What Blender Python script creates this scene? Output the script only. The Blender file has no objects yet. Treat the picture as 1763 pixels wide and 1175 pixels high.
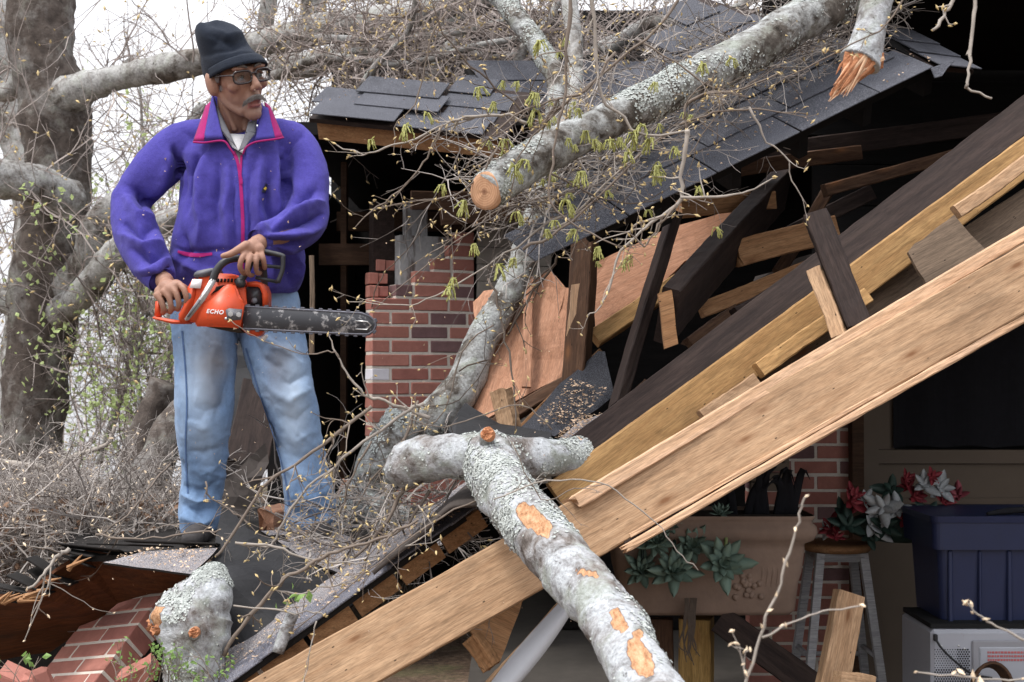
import bpy, bmesh, math, random
import numpy as np
from mathutils import Vector, Matrix, Quaternion
from mathutils.bvhtree import BVHTree

# ---------------------------------------------------------------- camera, sky, sun, exposure
SC = bpy.context.scene
COL = SC.collection
FPX, CXP, CYP = 2300.0, 881.5, 587.5
PITCH = math.atan(52.0 / FPX)
CAMZ = 1.5
cam_data = bpy.data.cameras.new('camera')
cam = bpy.data.objects.new('camera', cam_data)
COL.objects.link(cam)
cam.location = (0, 0, CAMZ)
cam.rotation_euler = (math.pi / 2 + PITCH, 0, 0)
cam_data.sensor_width = 36.0
cam_data.lens = FPX / 1763.0 * 36.0
cam_data.clip_start = 0.05
cam_data.clip_end = 500
cam_data.dof.use_dof = True
cam_data.dof.focus_distance = 4.5
cam_data.dof.aperture_fstop = 6.3
SC.camera = cam

SUN_EL, SUN_AZ = math.radians(64), math.radians(-125)   # azimuth measured from +Y towards +X
world = bpy.data.worlds.new('World')
SC.world = world
world.use_nodes = True
wn = world.node_tree
wn.nodes.clear()
sky = wn.nodes.new('ShaderNodeTexSky')
sky.sky_type = 'NISHITA'
sky.sun_disc = False
sky.sun_elevation = SUN_EL
sky.sun_rotation = SUN_AZ
sky.dust_density = 4.0
sky.air_density = 1.0
hs = wn.nodes.new('ShaderNodeHueSaturation')
hs.inputs['Saturation'].default_value = 0.14
mixw = wn.nodes.new('ShaderNodeMixRGB')
mixw.inputs[0].default_value = 0.8
# overcast cloud cover: the standard overcast sky, zenith three times as bright as the horizon
wtc = wn.nodes.new('ShaderNodeTexCoord'); wsx = wn.nodes.new('ShaderNodeSeparateXYZ'); wn.links.new(wtc.outputs['Generated'], wsx.inputs[0])
wmr = wn.nodes.new('ShaderNodeMapRange'); wmr.inputs[1].default_value = 0; wmr.inputs[2].default_value = 1; wmr.inputs[3].default_value = 5.0; wmr.inputs[4].default_value = 15.0
wn.links.new(wsx.outputs['Z'], wmr.inputs[0])
wcl = wn.nodes.new('ShaderNodeMixRGB'); wcl.blend_type = 'MULTIPLY'; wcl.inputs[0].default_value = 1.0; wcl.inputs[2].default_value = (.97, .98, 1.03, 1)
wn.links.new(wmr.outputs[0], wcl.inputs[1]); wn.links.new(wcl.outputs[0], mixw.inputs[2])
bg = wn.nodes.new('ShaderNodeBackground')
bg.inputs['Strength'].default_value = 0.12
wo = wn.nodes.new('ShaderNodeOutputWorld')
wn.links.new(sky.outputs[0], hs.inputs['Color'])
wn.links.new(hs.outputs[0], mixw.inputs[1])
wn.links.new(mixw.outputs[0], bg.inputs[0])
wn.links.new(bg.outputs[0], wo.inputs[0])

sun_data = bpy.data.lights.new('sun', 'SUN')
sun_data.energy = 1.5
sun_data.angle = math.radians(12)
sun_data.color = (1.0, 0.96, 0.9)
sun = bpy.data.objects.new('sun', sun_data)
COL.objects.link(sun)
sd = Vector((math.sin(SUN_AZ) * math.cos(SUN_EL), math.cos(SUN_AZ) * math.cos(SUN_EL), math.sin(SUN_EL)))
sun.rotation_euler = (-sd).to_track_quat('-Z', 'Y').to_euler()
SC.view_settings.view_transform = 'Standard'
SC.view_settings.look = 'None'
SC.view_settings.exposure = 0.88
SC.view_settings.gamma = 1.0
SC.cycles.max_bounces = 6
SC.cycles.diffuse_bounces = 3
SC.cycles.use_denoising = True

# ---------------------------------------------------------------- helpers
_c, _s = math.cos(PITCH), math.sin(PITCH)
CAM = Vector((0, 0, CAMZ))
RIGHT = Vector((1, 0, 0))
FWD = Vector((0, _c, _s))
UP = Vector((0, -_s, _c))
def W(px, py, d):
    """world point seen at photo pixel (px, py), d metres in front of the camera plane"""
    return CAM + RIGHT * ((px - CXP) / FPX * d) + UP * (-(py - CYP) / FPX * d) + FWD * d
def WL(l):
    return [W(*p) for p in l]
def PX(v):
    """numpy: world points -> photo pixels + depth"""
    v = np.asarray(v, float) - np.array(CAM)
    d = v @ np.array(FWD)
    return np.stack([CXP + FPX * (v @ np.array(RIGHT)) / d, CYP - FPX * (v @ np.array(UP)) / d, d], 1)

def wm(o):
    if o.parent:
        return wm(o.parent) @ o.matrix_parent_inverse @ o.matrix_basis
    return o.matrix_basis.copy()
def adopt(o, parent):
    if parent is not None:
        o.parent = parent
        o.matrix_parent_inverse = wm(parent).inverted()
    return o
def tag(o, label=None, cat=None, group=None, kind=None):
    if label: o['label'] = label
    if cat: o['category'] = cat
    if group: o['group'] = group
    if kind: o['kind'] = kind
    return o
def thing(name, label, cat, loc=(0, 0, 0), group=None):
    o = bpy.data.objects.new(name, None)
    o.empty_display_size = 0.1
    o.location = loc
    COL.objects.link(o)
    return tag(o, label, cat, group)
def smooth_mesh(me, on=True):
    me.polygons.foreach_set('use_smooth', [on] * len(me.polygons))
def mesh_obj(name, verts, faces, mat, parent=None, smooth=False, matrix=None):
    me = bpy.data.meshes.new(name)
    me.from_pydata([tuple(v) for v in verts], [], faces)
    me.update()
    if smooth: smooth_mesh(me)
    return link(name, me, mat, parent, matrix)
def link(name, me, mat, parent=None, matrix=None):
    o = bpy.data.objects.new(name, me)
    if mat is not None and len(me.materials) == 0: me.materials.append(mat)
    if matrix is not None: o.matrix_basis = matrix
    COL.objects.link(o)
    adopt(o, parent)
    return o

class MB:
    def __init__(self): self.v = []; self.f = []
    def add(self, v, f):
        n = len(self.v); self.v.extend(v); self.f.extend([tuple(i + n for i in q) for q in f]); return self
    def build(self, name, mat, parent=None, smooth=False, matrix=None):
        return mesh_obj(name, self.v, self.f, mat, parent, smooth, matrix)
    def tube(self, *a, **k): return self.add(*tube(*a, **k))
    def box(self, *a, **k): return self.add(*boxm(*a, **k))
    def ell(self, *a, **k): return self.add(*ell(*a, **k))

# vectorised value noise
def vnoise(p, scale=1.0, seed=0):
    p = np.asarray(p, float) * scale + seed * 17.31
    i = np.floor(p).astype(np.int64); f = p - i
    f = f * f * (3 - 2 * f)
    def h(ix, iy, iz):
        n = (ix * 374761393 + iy * 668265263 + iz * 1274126177 + seed * 974711) & 0xffffffff
        n = ((n ^ (n >> 13)) * 1274126177) & 0xffffffff
        return ((n ^ (n >> 16)) & 0xffff) / 32767.5 - 1.0
    x, y, z = i[:, 0], i[:, 1], i[:, 2]; fx, fy, fz = f[:, 0], f[:, 1], f[:, 2]
    def L(a, b, t): return a + (b - a) * t
    return L(L(L(h(x, y, z), h(x + 1, y, z), fx), L(h(x, y + 1, z), h(x + 1, y + 1, z), fx), fy),
             L(L(h(x, y, z + 1), h(x + 1, y, z + 1), fx), L(h(x, y + 1, z + 1), h(x + 1, y + 1, z + 1), fx), fy), fz)
def fbm(p, scale, seed=0, oct=3):
    r = 0; a = 1.0
    for k in range(oct):
        r = r + a * vnoise(p, scale * 2 ** k, seed + k); a *= 0.5
    return r

def catmull(pts, n):
    pts = [np.array(p, float) for p in pts]
    if len(pts) < 3: return [pts[0] + (pts[-1] - pts[0]) * (i / n) for i in range(n + 1)]
    P = [2 * pts[0] - pts[1]] + pts + [2 * pts[-1] - pts[-2]]
    out = []; m = len(pts) - 1
    for i in range(n + 1):
        t = i / n * m; k = min(int(t), m - 1); t -= k
        a, b, c, d = P[k:k + 4]
        out.append(0.5 * (2 * b + (c - a) * t + (2 * a - 5 * b + 4 * c - d) * t * t + (3 * b - a - 3 * c + d) * t ** 3))
    return out

def tube(pts, rad, segs=8, n=None, cap=True, flat=None, round_caps=False, up=None):
    """tube through pts; rad a number or a list; flat=(rx,ry) multipliers"""
    pts = [np.array(p, float) for p in pts]
    if not hasattr(rad, '__len__'): rad = [rad] * len(pts)
    if n:
        t = np.linspace(0, len(pts) - 1, n + 1)
        rad = np.interp(t, range(len(pts)), rad)
        pts = catmull(pts, n)
    pts = list(pts); rad = list(rad)
    if round_caps:
        d0 = pts[0] - pts[1]; d0 /= np.linalg.norm(d0) + 1e-9
        d1 = pts[-1] - pts[-2]; d1 /= np.linalg.norm(d1) + 1e-9
        r0, r1 = rad[0], rad[-1]
        pts = [pts[0] + d0 * r0 * .95, pts[0] + d0 * r0 * .6] + pts + [pts[-1] + d1 * r1 * .6, pts[-1] + d1 * r1 * .95]
        rad = [r0 * .3, r0 * .8] + rad + [r1 * .8, r1 * .3]
    T = []
    for i in range(len(pts)):
        d = pts[min(i + 1, len(pts) - 1)] - pts[max(i - 1, 0)]
        T.append(d / (np.linalg.norm(d) + 1e-12))
    u = np.array(up, float) if up is not None else (np.array([0, 0, 1.0]) if abs(T[0][2]) < .9 else np.array([1.0, 0, 0]))
    V = []; F = []
    fx, fy = flat if flat else (1, 1)
    ang = [2 * math.pi * k / segs for k in range(segs)]
    for i, p in enumerate(pts):
        u = u - T[i] * (u @ T[i]); u /= np.linalg.norm(u) + 1e-12
        w = np.cross(T[i], u)
        for a in ang: V.append(p + rad[i] * (math.cos(a) * u * fx + math.sin(a) * w * fy))
    for i in range(len(pts) - 1):
        for k in range(segs):
            a = i * segs + k; b = i * segs + (k + 1) % segs
            F.append((a, b, b + segs, a + segs))
    if cap:
        V.append(pts[0]); c0 = len(V) - 1
        V.append(pts[-1]); c1 = len(V) - 1
        m = (len(pts) - 1) * segs
        for k in range(segs):
            F.append((c0, (k + 1) % segs, k)); F.append((c1, m + k, m + (k + 1) % segs))
    return V, F

def boxm(lo, hi):
    x0, y0, z0 = lo; x1, y1, z1 = hi
    v = [np.array(p, float) for p in ((x0, y0, z0), (x1, y0, z0), (x1, y1, z0), (x0, y1, z0), (x0, y0, z1), (x1, y0, z1), (x1, y1, z1), (x0, y1, z1))]
    return v, [(0, 3, 2, 1), (4, 5, 6, 7), (0, 1, 5, 4), (1, 2, 6, 5), (2, 3, 7, 6), (3, 0, 4, 7)]
def chamfer_box(sx, sy, sz, c):
    """centred box with chamfered edges (24 verts)"""
    V = []; idx = {}
    for a in (-1, 1):
        for b in (-1, 1):
            for d in (-1, 1):
                for k in range(3):
                    p = [a * (sx / 2 - c), b * (sy / 2 - c), d * (sz / 2 - c)]
                    p[k] += (a, b, d)[k] * c
                    idx[(a, b, d, k)] = len(V); V.append(np.array(p))
    F = []
    for k in range(3):
        o = [i for i in range(3) if i != k]
        for s in (-1, 1):
            q = []
            for (i, j) in ((-1, -1), (1, -1), (1, 1), (-1, 1)):
                e = [0, 0, 0]; e[k] = s; e[o[0]] = i; e[o[1]] = j
                q.append(idx[(e[0], e[1], e[2], k)])
            F.append(tuple(q))
    for k in range(3):                       # edges along axis k
        o = [i for i in range(3) if i != k]
        for i in (-1, 1):
            for j in (-1, 1):
                e0 = [0, 0, 0]; e0[o[0]] = i; e0[o[1]] = j; e1 = list(e0); e0[k] = -1; e1[k] = 1
                F.append((idx[(*e0, o[0])], idx[(*e1, o[0])], idx[(*e1, o[1])], idx[(*e0, o[1])]))
    for a in (-1, 1):
        for b in (-1, 1):
            for d in (-1, 1):
                F.append((idx[(a, b, d, 0)], idx[(a, b, d, 1)], idx[(a, b, d, 2)]))
    return V, F
def fix_normals(me):
    bm = bmesh.new(); bm.from_mesh(me); bmesh.ops.recalc_face_normals(bm, faces=bm.faces); bm.to_mesh(me); bm.free()
def ell(c, r, nu=14, nv=9, M=None):
    V = []; F = []
    for j in range(nv + 1):
        t = math.pi * j / nv
        for i in range(nu):
            a = 2 * math.pi * i / nu
            p = Vector((r[0] * math.sin(t) * math.cos(a), r[1] * math.sin(t) * math.sin(a), r[2] * math.cos(t)))
            if M is not None: p = M @ p
            V.append(np.array(c, float) + np.array(p))
    for j in range(nv):
        for i in range(nu):
            F.append((j * nu + i, (j + 1) * nu + i, (j + 1) * nu + (i + 1) % nu, j * nu + (i + 1) % nu))
    return V, F
def frame(X, N):
    X = Vector(X).normalized(); N = Vector(N); N = (N - X * N.dot(X)).normalized()
    return X, N, X.cross(N)

# ---------------------------------------------------------------- materials
MATS = {}
def nodes(name):
    m = bpy.data.materials.new(name); m.use_nodes = True
    nt = m.node_tree; nt.nodes.clear()
    out = nt.nodes.new('ShaderNodeOutputMaterial')
    bs = nt.nodes.new('ShaderNodeBsdfPrincipled')
    nt.links.new(bs.outputs[0], out.inputs[0])
    MATS[name] = m
    return m, nt, bs
def N(nt, t, **kw):
    n = nt.nodes.new('ShaderNode' + t)
    for k, v in kw.items():
        if k in n.inputs: n.inputs[k].default_value = v
        else: setattr(n, k, v)
    return n
def coords(nt, scale=(1, 1, 1), rot=(0, 0, 0), which='Object', rand=0.0):
    tc = N(nt, 'TexCoord'); mp = N(nt, 'Mapping')
    mp.inputs['Scale'].default_value = scale; mp.inputs['Rotation'].default_value = rot
    nt.links.new(tc.outputs[which], mp.inputs[0])
    if rand:
        oi = N(nt, 'ObjectInfo'); ml = N(nt, 'Math', operation='MULTIPLY'); ml.inputs[1].default_value = rand
        nt.links.new(oi.outputs['Random'], ml.inputs[0]); nt.links.new(ml.outputs[0], mp.inputs['Location'])
    return mp.outputs[0]
def noise_n(nt, vec, scale, detail=4, rough=.6, dist=0):
    n = N(nt, 'TexNoise'); n.inputs['Scale'].default_value = scale; n.inputs['Detail'].default_value = detail
    n.inputs['Roughness'].default_value = rough; n.inputs['Distortion'].default_value = dist
    nt.links.new(vec, n.inputs['Vector']); return n.outputs['Fac']
def ramp(nt, fac, stops):
    r = N(nt, 'ValToRGB'); e = r.color_ramp.elements
    while len(e) < len(stops): e.new(0.5)
    for i, (p, c) in enumerate(stops):
        e[i].position = p; e[i].color = (c, c, c, 1) if not hasattr(c, '__len__') else (*c, 1)
    nt.links.new(fac, r.inputs[0]); return r.outputs[0]
def mix(nt, fac, a, b, mode='MIX'):
    m = N(nt, 'MixRGB', blend_type=mode)
    for i, x in ((0, fac), (1, a), (2, b)):
        if hasattr(x, 'is_linked') or isinstance(x, bpy.types.NodeSocket): nt.links.new(x, m.inputs[i])
        elif hasattr(x, '__len__'): m.inputs[i].default_value = (*x, 1) if len(x) == 3 else x
        else: m.inputs[i].default_value = x
    return m.outputs[0]
def bump(nt, bs, h, strength=.4, dist=.01):
    b = N(nt, 'Bump'); b.inputs['Strength'].default_value = strength; b.inputs['Distance'].default_value = dist
    nt.links.new(h, b.inputs['Height']); nt.links.new(b.outputs[0], bs.inputs['Normal'])
def rand_val(nt, lo, hi):
    oi = N(nt, 'ObjectInfo'); mr = N(nt, 'MapRange'); mr.inputs[3].default_value = lo; mr.inputs[4].default_value = hi
    nt.links.new(oi.outputs['Random'], mr.inputs[0]); return mr.outputs[0]
def bright(nt, col, val):
    h = N(nt, 'HueSaturation')
    nt.links.new(col, h.inputs['Color'])
    if isinstance(val, bpy.types.NodeSocket): nt.links.new(val, h.inputs['Value'])
    else: h.inputs['Value'].default_value = val
    return h.outputs[0]

def simple(name, col, rough=.7, var=.25, scale=30, bumps=.15, metal=0, spec=.3, bdist=.003, rand=0.0):
    m, nt, bs = nodes(name)
    v = coords(nt)
    f = noise_n(nt, v, scale, 5)
    c = mix(nt, f, [x * (1 - var) for x in col], [min(1, x * (1 + var)) for x in col])
    if rand: c = bright(nt, c, rand_val(nt, 1 - rand, 1 + rand))
    nt.links.new(c, bs.inputs['Base Color'])
    bs.inputs['Roughness'].default_value = rough; bs.inputs['Metallic'].default_value = metal
    bs.inputs['Specular IOR Level'].default_value = spec
    if bumps: bump(nt, bs, noise_n(nt, v, scale * 4, 3), bumps, bdist)
    return m

def lumber(name, light, dark, stain=(.03, .02, .015), stain_amt=.35, knots=True, rough=.75):
    """sawn wood: grain runs along the object's own X"""
    m, nt, bs = nodes(name)
    v = coords(nt, (1.2, 14, 14), rand=7.0)
    g = noise_n(nt, v, 3.0, 6, .65, .6)
    c = ramp(nt, g, [(.3, dark), (.52, [(a + b) / 2 for a, b in zip(light, dark)]), (.7, light)])
    vm = coords(nt, (.9, 30, 30), rand=4.0)
    mid = noise_n(nt, vm, 3.2, 3, .5, .8)
    c = mix(nt, .55, c, ramp(nt, mid, [(.40, .62), (.47, 1.0), (.56, .86), (.60, 1.0)]), 'MULTIPLY')
    v2 = coords(nt, (3, 45, 45), rand=3.0)
    fine = noise_n(nt, v2, 9, 3)
    c = mix(nt, .5, c, ramp(nt, fine, [(.35, .3), (.62, 1.0)]), 'MULTIPLY')
    vb = coords(nt, (1.5, 5, 5), rand=5.0)
    st = ramp(nt, noise_n(nt, vb, 2.2, 5, .7), [(.52, 0.0), (.78, stain_amt)])
    c = mix(nt, st, c, stain)
    if knots:
        vk = coords(nt, (3.0, 9, 9), rand=11.0)
        vo = N(nt, 'TexVoronoi'); vo.inputs['Scale'].default_value = 1.25; vo.inputs['Randomness'].default_value = 1
        nt.links.new(vk, vo.inputs['Vector'])
        kn = ramp(nt, vo.outputs['Distance'], [(.04, .9), (.10, .35), (.2, 0.0)])
        c = mix(nt, kn, c, (.16, .07, .03))
        vs = coords(nt, (9, 22, 22), rand=13.0)
        vo2 = N(nt, 'TexVoronoi'); vo2.inputs['Scale'].default_value = 1.6
        nt.links.new(vs, vo2.inputs['Vector'])
        c = mix(nt, ramp(nt, vo2.outputs['Distance'], [(.05, .9), (.075, 0.0)]), c, (.02, .013, .01))
    c = bright(nt, c, rand_val(nt, .85, 1.1))
    nt.links.new(c, bs.inputs['Base Color'])
    bs.inputs['Roughness'].default_value = rough; bs.inputs['Specular IOR Level'].default_value = .2
    bump(nt, bs, g, .25, .004)
    return m

lumber('lumber_tan', (.56, .37, .225), (.36, .215, .12), stain_amt=.35)
lumber('lumber_pale', (.66, .44, .29), (.55, .34, .2), stain=(.25, .15, .1), stain_amt=.3, knots=False)
lumber('lumber_yellow', (.60, .37, .16), (.44, .245, .10), stain_amt=.3)
lumber('lumber_orange', (.46, .26, .13), (.28, .135, .06), stain_amt=.5)
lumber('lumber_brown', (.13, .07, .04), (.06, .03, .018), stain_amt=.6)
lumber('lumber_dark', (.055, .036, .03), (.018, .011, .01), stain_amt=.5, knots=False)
lumber('lumber_shade', (.0085, .0072, .0072), (.0035, .003, .003), stain_amt=.3, knots=False)  # near black puts the shade of the deep rooms into the colour
lumber('lumber_grey', (.23, .165, .115), (.14, .10, .07), stain_amt=.45)
lumber('plywood_pink', (.50, .27, .17), (.37, .18, .105), stain=(.2, .09, .05), stain_amt=.4, knots=False)
lumber('plywood_rot', (.15, .052, .018), (.06, .02, .008), stain=(.012, .008, .006), stain_amt=.85, knots=False)
lumber('post_yellow', (.42, .27, .1), (.27, .16, .05), stain_amt=.4)
lumber('white_wood', (.52, .52, .53), (.40, .40, .42), stain=(.2, .18, .16), stain_amt=.3, knots=False)

def m_shingle(name, base, lite, chips=0.0):
    m, nt, bs = nodes(name)
    v = coords(nt, rand=9.0)
    g = noise_n(nt, v, 420, 2, .7)
    c = ramp(nt, g, [(.36, [x * .45 for x in base]), (.52, base), (.66, lite)])
    big = noise_n(nt, v, 7, 4)
    c = mix(nt, .5, c, ramp(nt, big, [(.3, .55), (.7, 1.0)]), 'MULTIPLY')
    if chips:
        d = noise_n(nt, v, 130, 3, .7)
        c = mix(nt, ramp(nt, d, [(.60, 0.0), (.66, chips)]), c, (.5, .36, .26))
    c = bright(nt, c, rand_val(nt, .88, 1.14))
    nt.links.new(c, bs.inputs['Base Color']); bs.inputs['Roughness'].default_value = .85
    bs.inputs['Specular IOR Level'].default_value = .25
    bump(nt, bs, g, .6, .002)
    return m
m_shingle('shingle', (.062, .064, .078), (.19, .195, .22))
m_shingle('shingle_black', (.030, .031, .038), (.10, .105, .125))
m_shingle('shingle_dusty', (.21, .20, .215), (.58, .54, .53), .8)
m_shingle('shingle_edge', (.15, .15, .18), (.34, .34, .39), .3)
simple('tar_paper', (.016, .016, .018), .7, .5, 18, .5)
simple('felt_edge', (.012, .010, .009), .95, .4, 40, .6)
simple('felt_brown', (.055, .045, .04), .85, .5, 14, .5)

def m_brick():
    m, nt, bs = nodes('brick')
    v = coords(nt, rand=20.0)
    n1 = noise_n(nt, v, 16, 5, .7); n2 = noise_n(nt, v, 90, 4, .7)
    oi = N(nt, 'ObjectInfo')
    base = ramp(nt, oi.outputs['Random'], [(0.0, (.19, .11, .11)), (.12, (.21, .125, .125)), (.2, (.39, .165, .13)), (.6, (.43, .19, .15)), (1.0, (.36, .145, .12))])
    c = mix(nt, .55, base, ramp(nt, n1, [(.3, .5), (.7, 1.0)]), 'MULTIPLY')
    c = mix(nt, ramp(nt, n2, [(.6, 0.0), (.75, .35)]), c, (.36, .2, .15))
    nt.links.new(c, bs.inputs['Base Color']); bs.inputs['Roughness'].default_value = .9
    bs.inputs['Specular IOR Level'].default_value = .15
    bump(nt, bs, n2, .5, .003)
m_brick()
simple('mortar', (.62, .56, .49), .95, .2, 60, .5)
simple('white_paint_brick', (.68, .66, .70), .8, .08, 40, .3)
def m_stucco():
    m, nt, bs = nodes('stucco')
    v = coords(nt); n1 = noise_n(nt, v, 5, 6, .7); n2 = noise_n(nt, coords(nt, (6, 6, 1.2)), 4, 5, .7)
    c = ramp(nt, n1, [(.3, (.16, .16, .16)), (.6, (.36, .36, .36))])
    c = mix(nt, ramp(nt, n2, [(.5, 0.0), (.62, .85)]), c, (.07, .045, .035))
    nt.links.new(c, bs.inputs['Base Color']); bs.inputs['Roughness'].default_value = .9; bump(nt, bs, n1, .4, .004)
m_stucco()
simple('clay_tile', (.27, .12, .09), .9, .3, 20, .3, rand=.2)

def m_bark(name, dark, mid, lichen, amt, green=.3, wood=True, scale=1.0):
    m, nt, bs = nodes(name)
    v = coords(nt)
    n1 = noise_n(nt, v, 22 * scale, 6, .7, .3)
    n2 = noise_n(nt, v, 6 * scale, 5, .65)
    n3 = noise_n(nt, v, 95 * scale, 4, .7)
    n4 = noise_n(nt, v, 11 * scale, 4, .6, .5)
    c = ramp(nt, n1, [(.3, dark), (.62, mid)])
    lm = N(nt, 'Math', operation='ADD'); nt.links.new(n2, lm.inputs[0])
    l2 = N(nt, 'Math', operation='MULTIPLY'); l2.inputs[1].default_value = .55
    nt.links.new(n1, l2.inputs[0]); nt.links.new(l2.outputs[0], lm.inputs[1])
    t = .90 - .3 * amt
    f = ramp(nt, lm.outputs[0], [(max(0, t - .12), 0.0), (t, .55), (min(1, t + .1), .95)])
    lc = mix(nt, .8, lichen, ramp(nt, n3, [(.3, .42), (.62, 1.0)]), 'MULTIPLY')
    gr = ramp(nt, n4, [(.5, 0.0), (.62, green)])
    lc = mix(nt, gr, lc, (.20, .225, .16))
    c = mix(nt, f, c, lc)
    spots = ramp(nt, noise_n(nt, v, 40 * scale, 5, .75), [(.30, .85), (.40, 0.0)])
    c = mix(nt, spots, c, [x * .6 for x in dark])
    if wood:
        at = N(nt, 'Attribute', attribute_name='bare')
        wv = noise_n(nt, coords(nt, (1.0, .35, .6)), 90, 5, .75)
        wc = ramp(nt, wv, [(.3, (.16, .075, .04)), (.45, (.40, .215, .115)), (.6, (.52, .32, .19)), (.75, (.62, .44, .30))])
        an = N(nt, 'Math', operation='MULTIPLY_ADD'); an.inputs[1].default_value = .55
        n31 = N(nt, 'Math', operation='ADD'); nt.links.new(n3, n31.inputs[0]); nt.links.new(n1, n31.inputs[1])
        nt.links.new(n31.outputs[0], an.inputs[0]); nt.links.new(at.outputs['Fac'], an.inputs[2])
        c = mix(nt, ramp(nt, an.outputs[0], [(.80, 0.0), (.92, .9)]), c, (.12, .06, .035))
        c = mix(nt, ramp(nt, an.outputs[0], [(.93, 0.0), (1.0, 1.0)]), c, wc)
    nt.links.new(c, bs.inputs['Base Color']); bs.inputs['Roughness'].default_value = .95
    bs.inputs['Specular IOR Level'].default_value = .1
    h = N(nt, 'Math', operation='ADD'); nt.links.new(n1, h.inputs[0]); nt.links.new(n3, h.inputs[1])
    bump(nt, bs, h.outputs[0], .7, .008)
    return m
m_bark('bark_lichen', (.032, .027, .023), (.15, .132, .115), (.47, .49, .49), .36, .5)
m_bark('bark_pale', (.06, .05, .043), (.24, .21, .195), (.50, .525, .55), .5, .55)
m_bark('bark_trunk', (.045, .037, .033), (.115, .095, .083), (.24, .23, .22), .1, .3, wood=False, scale=.7)
m_bark('bark_limb', (.045, .038, .032), (.17, .148, .13), (.45, .45, .44), .45, .3, wood=False, scale=.8)
def m_twigs(name, dark, lite):
    m, nt, bs = nodes(name)
    g = N(nt, 'NewGeometry')
    c = ramp(nt, g.outputs['Random Per Island'], [(0.0, dark), (.55, [(a + b) / 2 for a, b in zip(dark, lite)]), (1.0, lite)])
    v = coords(nt); c = mix(nt, .5, c, ramp(nt, noise_n(nt, v, 50, 4), [(.3, .5), (.7, 1.0)]), 'MULTIPLY')
    nt.links.new(c, bs.inputs['Base Color']); bs.inputs['Roughness'].default_value = .95; bs.inputs['Specular IOR Level'].default_value = .1
m_twigs('brush_twig', (.11, .09, .08), (.52, .475, .44))
m_twigs('far_twig', (.19, .155, .14), (.48, .42, .39))
m_twigs('twig', (.13, .10, .08), (.27, .225, .19))
m_twigs('twig_pale', (.25, .215, .185), (.40, .36, .32))
m_twigs('twig_dark', (.07, .055, .045), (.14, .11, .09))
simple('bud', (.52, .40, .20), .8, .3, 50, 0)
simple('bud_pale', (.70, .56, .40), .8, .2, 50, 0)
simple('lichen', (.43, .455, .435), .95, .5, 45, 0)
simple('litter', (.24, .15, .10), .95, .5, 30, 0)

def m_leaf(name, col, tr=.35):
    m, nt, bs = nodes(name)
    v = coords(nt)
    c = mix(nt, noise_n(nt, v, 12, 3), [x * .6 for x in col], [min(1, x * 1.35) for x in col])
    nt.links.new(c, bs.inputs['Base Color']); bs.inputs['Roughness'].default_value = .6
    tl = N(nt, 'BsdfTranslucent'); nt.links.new(c, tl.inputs[0])
    ms = N(nt, 'MixShader'); ms.inputs[0].default_value = tr
    out = [n for n in nt.nodes if n.type == 'OUTPUT_MATERIAL'][0]
    nt.links.new(bs.outputs[0], ms.inputs[1]); nt.links.new(tl.outputs[0], ms.inputs[2]); nt.links.new(ms.outputs[0], out.inputs[0])
    return m
m_leaf('leaf_new', (.46, .56, .24), .5)
m_leaf('leaf_green', (.22, .36, .10), .4)
m_leaf('catkin', (.42, .42, .14), .35)
m_leaf('succulent', (.17, .25, .20), .1)
m_leaf('petal_red', (.25, .025, .035), .2)
m_leaf('petal_pink', (.30, .06, .08), .2)
m_leaf('petal_white', (.42, .44, .45), .2)
m_leaf('leaf_dark', (.02, .045, .035), .1)

def m_cut(name='cut_wood'):
    m, nt, bs = nodes(name)
    v = coords(nt)
    gr = N(nt, 'TexGradient', gradient_type='SPHERICAL')
    ln = N(nt, 'VectorMath', operation='LENGTH'); nt.links.new(v, ln.inputs[0])
    ad = N(nt, 'Math', operation='ADD'); nt.links.new(ln.outputs['Value'], ad.inputs[0])
    ns = N(nt, 'Math', operation='MULTIPLY'); ns.inputs[1].default_value = .006
    nt.links.new(noise_n(nt, v, 14, 3), ns.inputs[0]); nt.links.new(ns.outputs[0], ad.inputs[1])
    ml = N(nt, 'Math', operation='MULTIPLY'); ml.inputs[1].default_value = 900
    nt.links.new(ad.outputs[0], ml.inputs[0])
    sn = N(nt, 'Math', operation='SINE'); nt.links.new(ml.outputs[0], sn.inputs[0])
    c = ramp(nt, sn.outputs[0], [(0.0, (.50, .27, .15)), (1.0, (.60, .36, .22))])
    v2 = coords(nt, (4, 60, 60))
    c = mix(nt, .4, c, ramp(nt, noise_n(nt, v2, 4, 3), [(.3, .6), (.7, 1.0)]), 'MULTIPLY')
    c = mix(nt, ramp(nt, ln.outputs['Value'], [(.004, .8), (.012, 0.0)]), c, (.16, .06, .03))
    nt.links.new(c, bs.inputs['Base Color']); bs.inputs['Roughness'].default_value = .85
    return m
m_cut()
simple('splinter_wood', (.40, .175, .085), .85, .45, 45, .6, bdist=.006)
simple('splinter_pale', (.62, .40, .25), .85, .25, 60, .5)

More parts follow.
